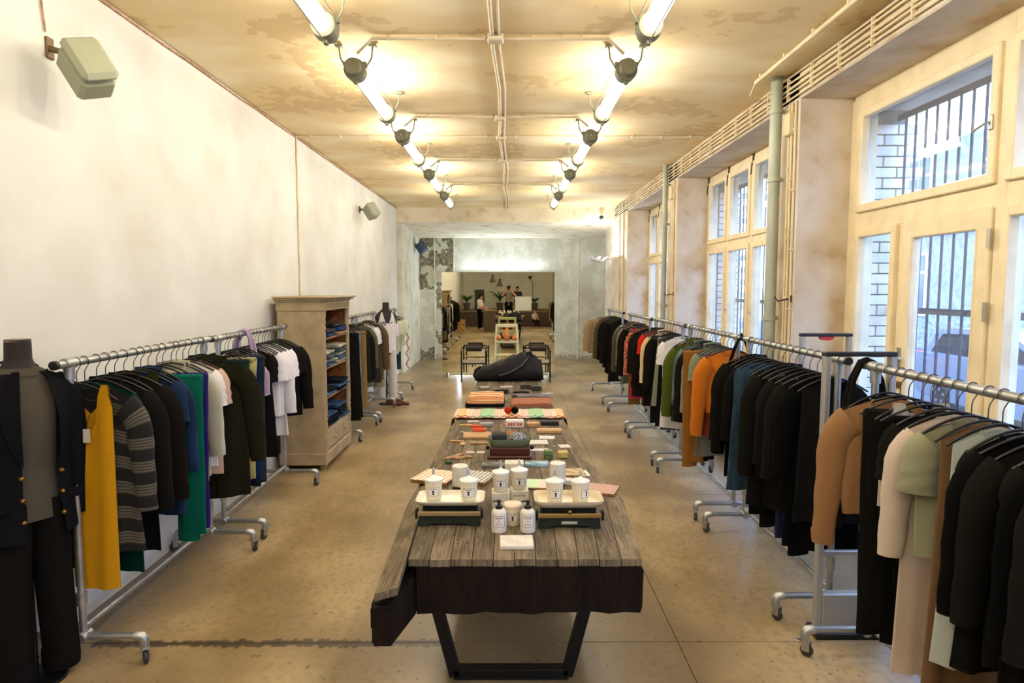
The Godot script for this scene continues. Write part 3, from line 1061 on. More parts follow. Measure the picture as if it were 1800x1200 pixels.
func display_ladder() -> void:
	var o := thing("display_ladder", "cream painted step ladder used as a display stand behind the duffel bag", "ladder", D(-0.05, 0, 13.4))
	var m := mottled("cream_ladder_paint", Color(0.86, 0.85, 0.68), 0.6, 0.0, 3.0, 0.88)
	for s in [-1, 1]:
		var f := MB.new()
		f.tube([Vector3(s * 0.27, 0.0, 0.3), Vector3(s * 0.2, 1.3, 0.05)], 0.028, 4)
		obj("front_rail", f, m, o)
		var r := MB.new()
		r.tube([Vector3(s * 0.25, 0.0, -0.35), Vector3(s * 0.19, 1.28, -0.02)], 0.022, 4)
		obj("rear_rail", r, m, o)
	for y in [0.35, 0.68, 0.95, 1.27]:
		var z := lerpf(0.3, 0.05, y / 1.3)
		obj("step", rbox(Vector3(0, y, z - 0.05), Vector3(0.54 - 0.11 * y, 0.06 if y > 0.9 else 0.025, 0.16), 0.004), m, o)
	var orange := mottled("terracotta_glaze", Color(0.85, 0.5, 0.26), 0.5, 0.0, 5.0, 0.85)
	var vs := MB.new()
	vs.lathe_smooth([Vector2(0.002, 0), Vector2(0.05, 0.0), Vector2(0.066, 0.06), Vector2(0.062, 0.12), Vector2(0.03, 0.2), Vector2(0.02, 0.24), Vector2(0.024, 0.26), Vector2(0.012, 0.262)], 16)
	var v := obj("vase", vs, orange)
	v.position = D(-0.05, 0.98, 13.26)
	tag(v, "tall orange bottle vase on the cream ladder step", "vase")
	for s in [-1, 1]:
		var g := MB.new()
		g.lathe_smooth([Vector2(0.002, 0.0), Vector2(0.03, 0.004), Vector2(0.055, 0.04), Vector2(0.048, 0.08), Vector2(0.02, 0.1), Vector2(0.012, 0.125), Vector2(0.002, 0.125)], 14)
		var q := obj("round_pot", g, orange)
		q.position = D(-0.05 + s * 0.155, 0.98, 13.26)
		tag(q, "squat round orange pot beside the bottle vase on the ladder step", "pot", "round orange pots")

# ---------------------------------------------------------------- behind the camera, seen in the mirror
func rear_zone() -> void:
	var dark := mottled("dark_stained_plank", Color(0.27, 0.18, 0.12), 0.6, 0.0, 2.0, 0.6)
	var p := thing("raised_platform", "dark plank fronted raised platform opposite the mirror", "platform", D(0, 0, -4.3))
	obj("deck", rbox(Vector3(-0.08, 0.8, 1.85), Vector3(5.1, 0.05, 3.6), 0.005), mottled("deck_board", Color(0.5, 0.4, 0.28), 0.6, 0.0, 1.0), p)
	for k in 5:
		obj("plank", rbox(Vector3(-0.08, 0.08 + k * 0.155, 0.02), Vector3(5.1, 0.148, 0.03), 0.006), dark, p)
	var k1 := thing("sales_counter", "dark wooden sales counter reflected beside the cream ladder", "counter", D(-0.9, 0, -0.55))
	obj("front_panel", rbox(Vector3(0, 0.48, -0.38), Vector3(0.56, 0.96, 0.03), 0.006), mottled("counter_wood", Color(0.34, 0.28, 0.22), 0.6, 0.0, 2.0), k1)
	obj("body", rbox(Vector3(0, 0.48, 0.0), Vector3(0.54, 0.96, 0.72), 0.01), mottled("counter_wood", Color(0.3, 0.24, 0.19), 0.6, 0.0, 2.0), k1)
	obj("worktop", rbox(Vector3(0, 0.985, 0), Vector3(0.62, 0.04, 0.82), 0.01), mottled("counter_top", Color(0.55, 0.46, 0.34), 0.5, 0.0, 2.0), k1)
	for c in 3:
		var cr := thing("wooden_crate", ["slatted wooden crate in the reflected stack, lowest", "slatted wooden crate in the reflected stack, middle", "slatted wooden crate in the reflected stack, topmost"][c], "crate", D(-2.2, 0.22 * c, 1.1))
		var cm := mottled("crate_pine", Color(0.72, 0.55, 0.34), 0.8, 0.0, 2.0)
		for s in [-1, 1]:
			for q in 2:
				obj("slat", rbox(Vector3(0, 0.06 + q * 0.1, s * 0.16), Vector3(0.5, 0.085, 0.015)), cm, cr)
				obj("slat", rbox(Vector3(s * 0.25, 0.06 + q * 0.1, 0), Vector3(0.015, 0.085, 0.32)), cm, cr)
		obj("bottom", rbox(Vector3(0, 0.012, 0), Vector3(0.5, 0.02, 0.32)), cm, cr)
	# pendant shades
	var sb := mottled("dark_enamel", Color(0.14, 0.15, 0.13), 0.4, 0.2, 4.0)
	for k in 2:
		var l := thing("pendant_lamp", ["dark conical pendant lamp over the sales counter, upper one", "dark conical pendant lamp over the sales counter, lower one"][k], "lamp", D([-0.78, -0.45][k], [2.28, 2.1][k], -1.4 - 0.4 * k))
		var m := MB.new()
		m.lathe([Vector2(0.17, 0.0), Vector2(0.16, 0.02), Vector2(0.06, 0.24), Vector2(0.05, 0.36), Vector2(0.02, 0.38), Vector2(0.005, 0.38)], 20)
		obj("lamp_shade", m, sb, l)
		var c := MB.new()
		c.tube([Vector3(0, 0.38, 0), Vector3(0, CEIL - [2.28, 2.1][k], 0)], 0.006, 6)
		obj("cord", c, sb, l)
	# tall plants and a dark cabinet on the platform
	var leafm := solid("plant_leaf", Color(0.2, 0.34, 0.16), 0.6)
	for k in 3:
		var pt := thing("potted_plant", ["tall arching potted plant behind the photographer", "bushy potted fern at the platform edge in a bucket", "slim trailing potted plant on the platform by the wall"][k], "plant", D([-0.5, 1.35, -2.25][k], 0.83, [-5.6, -5.0, -4.95][k]))
		var pm := MB.new()
		pm.lathe([Vector2(0.01, 0), Vector2(0.14, 0), Vector2(0.2, 0.4), Vector2(0.18, 0.4), Vector2(0.15, 0.34), Vector2(0.01, 0.34)], 16)
		obj("pot", pm, mottled("clay_pot", Color(0.3, 0.26, 0.22), 0.8), pt)
		for q in 22:
			var lf := MB.new()
			var ang := q * 2.4
			var L: float = [1.3, 0.6, 0.9][k] * (0.6 + 0.4 * rng.randf())
			var path := []
			var rad := []
			for s in 6:
				var u := s / 5.0
				path.append(Vector3(cos(ang), 0, sin(ang)) * L * 0.55 * u * u + Vector3(0, 0.34 + L * (u - 0.45 * u * u), 0))
				rad.append(0.004 + 0.03 * sin(PI * clampf(u, 0.05, 0.98)))
			lf.tube(path, rad, 4)
			obj("leaf", lf, leafm, pt)
	var cab := thing("black_cabinet", "black cabinet standing on the platform by the long wall", "cabinet", D(-1.6, 0.83, -5.6))
	obj("body", rbox(Vector3(0, 0.55, 0), Vector3(0.5, 1.1, 0.45), 0.01), solid("black_lacquer", Color(0.05, 0.05, 0.05), 0.5), cab)
	obj("door", rbox(Vector3(0, 0.55, -0.235), Vector3(0.46, 1.02, 0.02), 0.004), solid("black_lacquer", Color(0.07, 0.07, 0.07), 0.4), cab)
	var wb := thing("white_backdrop", "white table with white front on the platform behind the photographer", "table", D(0.75, 0.83, -5.0))
	obj("tabletop", rbox(Vector3(0, 0.72, 0), Vector3(0.9, 0.04, 0.6), 0.005), solid("white_laminate", Color(0.85, 0.87, 0.9), 0.5), wb)
	obj("front_panel", rbox(Vector3(0, 0.35, -0.27), Vector3(0.86, 0.7, 0.03), 0.004), solid("white_laminate", Color(0.85, 0.87, 0.9), 0.5), wb)
	for s in [-1, 1]:
		obj("leg", rbox(Vector3(s * 0.42, 0.35, 0.25), Vector3(0.04, 0.7, 0.04)), solid("white_laminate", Color(0.85, 0.87, 0.9), 0.5), wb)
	var lp := thing("studio_lamp", "black adjustable work lamp over the white table", "lamp", D(1.25, 0.83, -5.2))
	var lm := MB.new()
	lm.tube([Vector3(0, 0, 0), Vector3(0, 1.5, 0), Vector3(-0.15, 1.75, -0.05)], 0.015, 6)
	obj("stand", lm, sb, lp)
	var lh := MB.new()
	lh.xf = Transform3D(Basis(Vector3(0, 0, 1), -0.9), Vector3(-0.2, 1.7, -0.05))
	lh.lathe([Vector2(0.1, 0.0), Vector2(0.09, 0.05), Vector2(0.03, 0.2), Vector2(0.005, 0.22)], 16)
	obj("lamp_shade", lh, sb, lp)
	for a in 3:
		var lg := MB.new()
		lg.tube([Vector3(0, 0.35, 0), Vector3(0.3, 0, 0).rotated(Vector3.UP, TAU * a / 3)], 0.01, 6)
		obj("leg", lg, sb, lp)

# ---------------------------------------------------------------- clothes
func top_edge(p: Dictionary, x: float, front: bool) -> float:
	var ax := absf(x)
	var nw: float = p.nw
	if p.get("tank", false):
		var so: float = nw + 0.05
		if ax > so:
			var q := clampf((ax - so) / 0.07, 0.0, 1.0)
			return -0.24 * sqrt(q) - 0.005
		if ax < nw:
			return -(p.nf if front else p.nb) * pow(1.0 - pow(ax / nw, 2.0), 0.6)
		return 0.0
	var y: float = -p.slope * pow(ax / p.hw0, 1.25)
	if ax < nw:
		y -= (p.nf if front else p.nb) * sqrt(maxf(0.0, 1.0 - pow(ax / nw, 2.0)))
	return y

func fold(p: Dictionary, x: float, v: float) -> float:
	var ph: float = p.ph
	return p.fa * pow(v, 0.8) * (sin(x * p.fk + ph + 0.9 * sin(v * 3.0 + ph)) + 0.5 * sin(x * p.fk * 2.3 + ph * 2.0 + v * 2.0))

func body_mesh(p: Dictionary) -> MB:
	var nu := 36
	var nv: int = p.get("nv", 16)
	var pts := PackedVector3Array()
	var ln: float = p.len
	var quilt: float = p.get("quilt", 0.0)
	for j in nv:
		var v := float(j) / (nv - 1)
		var hw: float = lerpf(p.hw0, p.hw1, v / 0.25) if v < 0.25 else lerpf(p.hw1, p.hw2, (v - 0.25) / 0.75)
		if p.get("tank", false):
			hw = lerpf(p.hw1, p.hw2, v)
		var th: float = p.th * (0.4 + 0.6 * smoothstep(0.0, 0.3, v))
		if quilt > 0.0:
			th *= 0.8 + 0.35 * absf(sin(v * PI * quilt))
		for i in nu:
			var a := TAU * i / nu
			var c := cos(a)
			var s := sin(a)
			var x := hw * signf(c) * pow(absf(c), 0.75)
			var y := lerpf(top_edge(p, x, s > 0.0), -ln + 0.008 * sin(x * 11.0 + p.ph) + p.get("skew", 0.0) * x, v)
			pts.append(Vector3(x, y, th * s + fold(p, x, v)))
	var mb := MB.new()
	mb.grid(pts, nu, nv, true)
	return mb

func sleeve_mesh(p: Dictionary, side: float, ln: float, r0: float, r1: float, swing := 0.0) -> MB:
	var nu := 14
	var nv := 14
	var pts := PackedVector3Array()
	var c := Vector3(side * (p.hw0 - 0.035), -p.slope - 0.055, 0)
	var ph: float = p.ph + side
	for j in nv:
		var s := float(j) / (nv - 1)
		var f := deg_to_rad(lerpf(38.0, 86.0, smoothstep(0.0, 0.35, s)))
		var d := Vector3(side * cos(f), -sin(f), swing * s)
		if j > 0:
			c += d * (ln / (nv - 1))
		var w := Vector3(side * sin(f), cos(f), 0)
		var r := lerpf(r0, r1, pow(s, 0.8))
		for i in nu:
			var a := TAU * i / nu
			var k := 1.0 + 0.045 * sin(s * 19.0 + ph + a * 2.0) * smoothstep(0.05, 0.4, s)
			pts.append(c + w * cos(a) * r * k + Vector3(0, 0, 1) * sin(a) * r * 0.62 * k)
	var mb := MB.new()
	mb.grid(pts, nu, nv, true)
	return mb

func collar_mesh(p: Dictionary, h: float, spread := 0.012) -> MB:
	var nu := 24
	var pts := PackedVector3Array()
	for j in 3:
		for i in nu:
			var a := TAU * i / nu
			var x: float = p.nw * 1.02 * cos(a)
			var y := top_edge(p, x * 0.97, sin(a) > 0.0)
			var lift: float = [0.0, h, h * 0.25][j]
			var out: float = [0.0, spread * 0.3, spread * 1.6][j]
			pts.append(Vector3(x * (1.0 + out * 4.0), y + lift, sin(a) * (p.th * 0.5 + out)))
	var mb := MB.new()
	mb.grid(pts, nu, 3, true)
	return mb

func front_at(p: Dictionary, x: float, v: float) -> Vector3:
	var y := lerpf(top_edge(p, x, true), -p.len, v)
	return Vector3(x, y, p.th * (0.4 + 0.6 * smoothstep(0.0, 0.3, v)) + fold(p, x, v))

func strip_mesh(p: Dictionary, x0: float, x1: float, v0: float, v1: float, lift := 0.004) -> MB:
	var pts := PackedVector3Array()
	for j in 12:
		for q in [[x0, -0.004], [x0, lift], [x1, lift], [x1, -0.004]]:
			pts.append(front_at(p, q[0], lerpf(v0, v1, j / 11.0)) + Vector3(0, 0, q[1]))
	var mb := MB.new()
	mb.grid(pts, 4, 12)
	return mb

func leg_mesh(cx0: float, cx1: float, hw0: float, hw1: float, y0: float, y1: float, th: float, ph: float, z0 := 0.0) -> MB:
	var nu := 20
	var nv := 14
	var pts := PackedVector3Array()
	for j in nv:
		var v := float(j) / (nv - 1)
		var hw := lerpf(hw0, hw1, v)
		var cx := lerpf(cx0, cx1, v)
		for i in nu:
			var a := TAU * i / nu
			var x := cx + hw * signf(cos(a)) * pow(absf(cos(a)), 0.8)
			pts.append(Vector3(x, lerpf(y0, y1, v) + 0.006 * sin(x * 14.0 + ph), z0 + th * (0.6 + 0.4 * v) * sin(a) + 0.012 * v * sin(x * 24.0 + ph + v * 4.0) + 0.005 * sin(v * 17.0 + ph)))
	var mb := MB.new()
	mb.grid(pts, nu, nv, true)
	return mb

const NAMES := {"tee": "t_shirt", "long": "long_sleeved_top", "shirt": "shirt", "jacket": "jacket", "coat": "coat", "tank": "tank_dress", "dress": "dress", "skirt": "skirt", "pants": "trousers", "fold": "trousers", "bag": "tote_bag", "puffer": "puffer_jacket", "sweat": "sweatshirt", "vest": "vest", "round": "round_bag"}
const CATS := {"tee": "t-shirt", "long": "top", "shirt": "shirt", "jacket": "jacket", "coat": "coat", "tank": "dress", "dress": "dress", "skirt": "skirt", "pants": "trousers", "fold": "trousers", "bag": "bag", "puffer": "jacket", "sweat": "sweatshirt", "vest": "vest", "round": "bag"}

# type, colour, length, cloth kind
func garment(type: String, col: Color, ln: float, kind: String, label: String, group: String, at: Vector3, turn: float, dx := 0.0) -> void:
	var o := thing(NAMES[type], label, CATS[type], at + Vector3(dx, 0, 0), turn, group)
	var m := cloth(col, kind)
	if kind == "stripe":
		m = stripe_mat()
	var ph := rng.randf() * 6.0
	var p := {"hw0": 0.2, "hw1": 0.215, "hw2": 0.21, "len": ln, "slope": 0.075, "nw": 0.085, "nf": 0.08, "nb": 0.02, "th": 0.028, "fa": 0.011, "fk": 22.0 + rng.randf() * 8.0, "ph": ph}
	var drop := Vector3(0, -0.125, 0)      # the hanger's crown below the rail
	var swing := rng.randf_range(-0.08, 0.08)
	match type:
		"tank":
			p.merge({"tank": true, "hw1": 0.125, "hw2": 0.125, "nw": 0.058, "nf": 0.27, "nb": 0.16, "fa": 0.012, "nv": 26}, true)
			obj("body", body_mesh(p), m, o).position = drop
			var tg := obj("price_tag", rbox(Vector3(0.0, -0.27, 0.035), Vector3(0.038, 0.075, 0.003)), solid("tag_card", Color(0.82, 0.78, 0.68), 0.8), o)
			tg.position = drop
			var sg := MB.new()
			sg.tube([Vector3(0, -0.16, 0.0), Vector3(0.004, -0.2, 0.03), Vector3(0, -0.235, 0.035)], 0.002, 4)
			obj("tag_string", sg, solid("black_thread", Color(0.05, 0.05, 0.05)), tg)
		"vest":
			p.merge({"tank": true, "hw1": 0.18, "hw2": 0.19, "nw": 0.08, "nf": 0.14, "nb": 0.06}, true)
			obj("body", body_mesh(p), m, o).position = drop
		"tee", "long", "sweat", "shirt", "jacket", "coat", "puffer":
			if type in ["jacket", "coat", "sweat"]:
				p.merge({"th": 0.036, "hw0": 0.21, "hw1": 0.23, "hw2": 0.235}, true)
			if type == "sweat":
				p.merge({"hw2": 0.2, "hw1": 0.25}, true)
			if type == "puffer":
				p.merge({"th": 0.07, "hw0": 0.22, "hw1": 0.27, "hw2": 0.27, "quilt": 7.0, "nv": 40, "fa": 0.006}, true)
			if type == "tee":
				p.merge({"fa": 0.009}, true)
			obj("body", body_mesh(p), m, o).position = drop
			for s in [-1.0, 1.0]:
				var sl: MB
				if type == "tee": sl = sleeve_mesh(p, s, 0.21, 0.085, 0.088, swing)
				elif type == "shirt": sl = sleeve_mesh(p, s, 0.56, 0.075, 0.045, swing)
				elif type == "puffer": sl = sleeve_mesh(p, s, 0.58, 0.11, 0.09, swing)
				else: sl = sleeve_mesh(p, s, 0.64 if type != "long" else 0.6, 0.088, 0.054, swing)
				var so := obj("sleeve", sl, m, o)
				so.position = drop
				if type in ["sweat", "jacket", "coat"]:
					var nvert := sl.v.size()
					var cu := MB.new()
					var ring := PackedVector3Array()
					var cen := Vector3.ZERO
					for q in 14: cen += sl.v[nvert - 14 + q] / 14.0
					for j in 3:
						for q in 14:
							var b: Vector3 = sl.v[nvert - 14 + q]
							ring.append(cen + (b - cen) * [1.06, 1.02, 0.92][j] + Vector3(0, [0.03, -0.005, -0.045][j], 0))
					cu.grid(ring, 14, 3, true)
					obj("cuff", cu, m, so)
			if type in ["shirt", "jacket", "coat"]:
				obj("collar", collar_mesh(p, 0.045), m, o).position = drop
				obj("placket", strip_mesh(p, -0.014, 0.014, 0.02, 0.98), m, o).position = drop
				for k in 5:
					var b := MB.new()
					b.xf = Transform3D(Basis(Vector3(1, 0, 0), PI / 2), front_at(p, 0.0, 0.1 + k * 0.18) + Vector3(0, 0, 0.006))
					b.lathe([Vector2(0.001, 0.004), Vector2(0.008, 0.004), Vector2(0.009, 0.0)], 8)
					obj("button", b, solid("button", Color(0.2, 0.17, 0.13), 0.4), o).position = drop
				for s in [-1.0, 1.0]:
					var x0: float = s * 0.09 - 0.045
					obj("pocket", strip_mesh(p, x0, x0 + 0.09, 0.6, 0.8, 0.003), m, o).position = drop
			else:
				var nb := collar_mesh(p, 0.016, 0.003)
				obj("neckband", nb, m, o).position = drop
		"dress":
			p.merge({"hw0": 0.19, "hw1": 0.19, "hw2": 0.23, "fa": 0.018, "nf": 0.1, "nv": 26}, true)
			obj("body", body_mesh(p), m, o).position = drop
			if (rng.randf() < 0.65 or label.contains("striped")) and not label.contains("sleeveless"):
				for s in [-1.0, 1.0]:
					obj("sleeve", sleeve_mesh(p, s, 0.6 if label.contains("striped") else [0.2, 0.55][rng.randi() % 2], 0.08, 0.055, swing), m, o).position = drop
			obj("neckband", collar_mesh(p, 0.014, 0.003), m, o).position = drop
		"skirt":
			p.merge({"hw0": 0.17, "hw1": 0.19, "hw2": 0.24, "slope": 0.0, "nf": 0.0, "nb": 0.0, "fa": 0.022, "nw": 0.01}, true)
			obj("body", body_mesh(p), m, o).position = Vector3(0, -0.19, 0)
			obj("waistband", rbox(Vector3(0, -0.195, 0), Vector3(0.345, 0.04, 0.03), 0.01), m, o)
		"pants":
			for s in [-1.0, 1.0]:
				obj("trouser_leg", leg_mesh(s * 0.088, s * 0.1, 0.094, 0.12 if label.contains("wide") else 0.09, -0.2, -0.2 - ln, 0.024, ph + s), m, o)
			obj("waistband", rbox(Vector3(0, -0.195, 0), Vector3(0.37, 0.045, 0.036), 0.012), m, o)
			var lp := MB.new()
			for x in [-0.12, 0.0, 0.12]:
				lp.box(Vector3(x, -0.195, 0.02), Vector3(0.01, 0.05, 0.006))
			obj("belt_loop", lp, m, o).set_meta("kind", "stuff")
		"fold":
			for s in [-1.0, 1.0]:
				obj("trouser_leg", leg_mesh(0, 0.026 * s, 0.108, 0.072, -0.2, -0.2 - ln + 0.02 * s, 0.017, ph + s, s * 0.014), m, o)
			obj("waistband", rbox(Vector3(0, -0.195, 0), Vector3(0.215, 0.045, 0.05), 0.012), m, o)
		"bag":
			p.merge({"hw0": 0.17, "hw1": 0.21, "hw2": 0.21, "slope": 0.02, "nf": 0.05, "nb": 0.03, "nw": 0.16, "th": 0.06, "fa": 0.012}, true)
			obj("body", body_mesh(p), m, o).position = Vector3(0, -0.26, 0)
			obj("base", rbox(Vector3(0, -0.26 - ln, 0), Vector3(0.4, 0.012, 0.11), 0.004), m, o)
			for s in [-1.0, 1.0]:
				var st := MB.new()
				st.tube([Vector3(-0.1, -0.3, s * 0.05), Vector3(-0.07, -0.08, s * 0.03), Vector3(-0.03, 0.02, s * 0.018), Vector3(0.0, 0.034, s * 0.014), Vector3(0.03, 0.02, s * 0.018), Vector3(0.07, -0.08, s * 0.03), Vector3(0.1, -0.3, s * 0.05)], 0.014, 6)
				obj("strap", st, m, o)
		"round":
			var r := MB.new()
			r.xf = Transform3D(Basis(Vector3(1, 0, 0), PI / 2).scaled(Vector3(1, 1.25, 1)), Vector3(0, -0.48, 0))
			r.lathe_smooth([Vector2(0.002, 0.06), Vector2(0.12, 0.065), Vector2(0.19, 0.05), Vector2(0.205, 0.0), Vector2(0.19, -0.05), Vector2(0.12, -0.065), Vector2(0.002, -0.06)], 28)
			obj("body", r, m, o)
			for s in [-1.0, 1.0]:
				var st := MB.new()
				st.tube([Vector3(-0.12, -0.32, s * 0.03), Vector3(-0.05, -0.08, s * 0.024), Vector3(0.0, 0.034, s * 0.014), Vector3(0.05, -0.08, s * 0.024), Vector3(0.12, -0.32, s * 0.03)], 0.013, 6)
				obj("strap", st, m, o)

func stripe_mat() -> StandardMaterial3D:
	if mats.has("stripe"):
		return mats["stripe"]
	var im := Image.create(4, 64, false, Image.FORMAT_RGB8)
	for y in 64:
		for x in 4:
			var c := Color(0.055, 0.05, 0.048)
			if y >= 32: c = Color(0.34, 0.32, 0.27) if y % 8 < 5 else Color(0.19, 0.18, 0.155)
			im.set_pixel(x, y, c)
	var m := textured("striped_knit", ImageTexture.create_from_image(im), 0.95)
	m.uv1_scale = Vector3(1, 7.2, 1)
	mats["stripe"] = m
	return m

# ---------------------------------------------------------------- racks
const ORD := ["", "first", "second", "third", "fourth", "fifth", "sixth", "seventh", "eighth", "ninth", "tenth", "eleventh", "twelfth"]

func make_rack(label: String, x: float, d0: float, d1: float, rail_y: float, wall_side: float) -> void:
	# wall_side: -1 the wall is at smaller x
	var o := thing("clothes_rack", label, "rack", D(x, 0, d0))
	var L := d1 - d0
	var steel := galvanised()
	var rubber := solid("grey_rubber", Color(0.2, 0.2, 0.2), 0.7)
	var rail := MB.new()
	rail.tube([Vector3(0, rail_y, 0.11), Vector3(0, rail_y, -L - 0.11)], 0.0215, 12)
	obj("top_rail", rail, steel, o)
	for e in 2:
		var cp := MB.new()
		var z := 0.11 if e == 0 else -L - 0.11
		cp.tube([Vector3(0, rail_y, z - 0.012), Vector3(0, rail_y, z + 0.012)], 0.024, 12)
		obj("end_cap", cp, solid("black_plastic", Color(0.05, 0.05, 0.05), 0.5), o)
		z = 0.0 if e == 0 else -L
		var up := MB.new()
		up.tube([Vector3(0, 0.14, z), Vector3(0, rail_y, z)], 0.019, 12)
		obj("upright", up, steel, o)
		for q in [[rail_y, true], [rail_y - 0.05, false], [0.15, true], [0.36, false]]:
			var f := MB.new()
			if q[1]: f.tube([Vector3(0, q[0], z - 0.04), Vector3(0, q[0], z + 0.04)], 0.029, 12)
			else: f.tube([Vector3(0, q[0] - 0.035, z), Vector3(0, q[0] + 0.035, z)], 0.027, 12)
			obj("fitting", f, steel, o)
		var front := -wall_side * 0.33
		var rear := wall_side * 0.27
		var bb := MB.new()
		bb.tube([Vector3(rear, 0.1, z), Vector3(rear, 0.13, z), Vector3(rear - wall_side * 0.03, 0.15, z), Vector3(front + wall_side * 0.03, 0.15, z), Vector3(front, 0.13, z), Vector3(front, 0.1, z)], 0.0195, 10)
		obj("base_bar", bb, steel, o)
		for ex in [front, rear]:
			var el := MB.new()
			el.tube([Vector3(ex + (0.05 if ex < 0 else -0.05), 0.15, z), Vector3(ex + (0.012 if ex < 0 else -0.012), 0.145, z), Vector3(ex, 0.125, z), Vector3(ex, 0.095, z)], 0.026, 10)
			obj("elbow", el, steel, o)
			var cs := MB.new()
			var tw := rng.randf_range(-0.9, 0.9)
			cs.xf = Transform3D(Basis(Vector3.UP, tw), Vector3(ex, 0, z))
			cs.tube([Vector3(0, 0.1, 0), Vector3(0, 0.078, 0)], 0.024, 10)
			for s in [-1, 1]:
				cs.box(Vector3(s * 0.018, 0.058, 0.012), Vector3(0.004, 0.05, 0.04))
			cs.box(Vector3(0, 0.083, 0.004), Vector3(0.042, 0.008, 0.05))
			cs.box(Vector3(0, 0.075, -0.032), Vector3(0.03, 0.01, 0.03), 0.003)
			var co := obj("caster", cs, solid("zinc", Color(0.7, 0.7, 0.68), 0.35, 0.9), o)
			var wh := MB.new()
			wh.xf = Transform3D(Basis(Vector3.UP, tw) * Basis(Vector3(0, 0, 1), PI / 2), Vector3(ex, 0.034, z) + Basis(Vector3.UP, tw) * Vector3(0, 0, 0.014))
			wh.lathe([Vector2(0.004, 0.013), Vector2(0.026, 0.013), Vector2(0.034, 0.008), Vector2(0.034, -0.008), Vector2(0.026, -0.013), Vector2(0.004, -0.013)], 16)
			obj("wheel", wh, rubber, co)
	var bt := MB.new()
	bt.tube([Vector3(0, 0.2, 0), Vector3(0, 0.2, -L)], 0.018, 10)
	obj("bottom_rail", bt, steel, o)

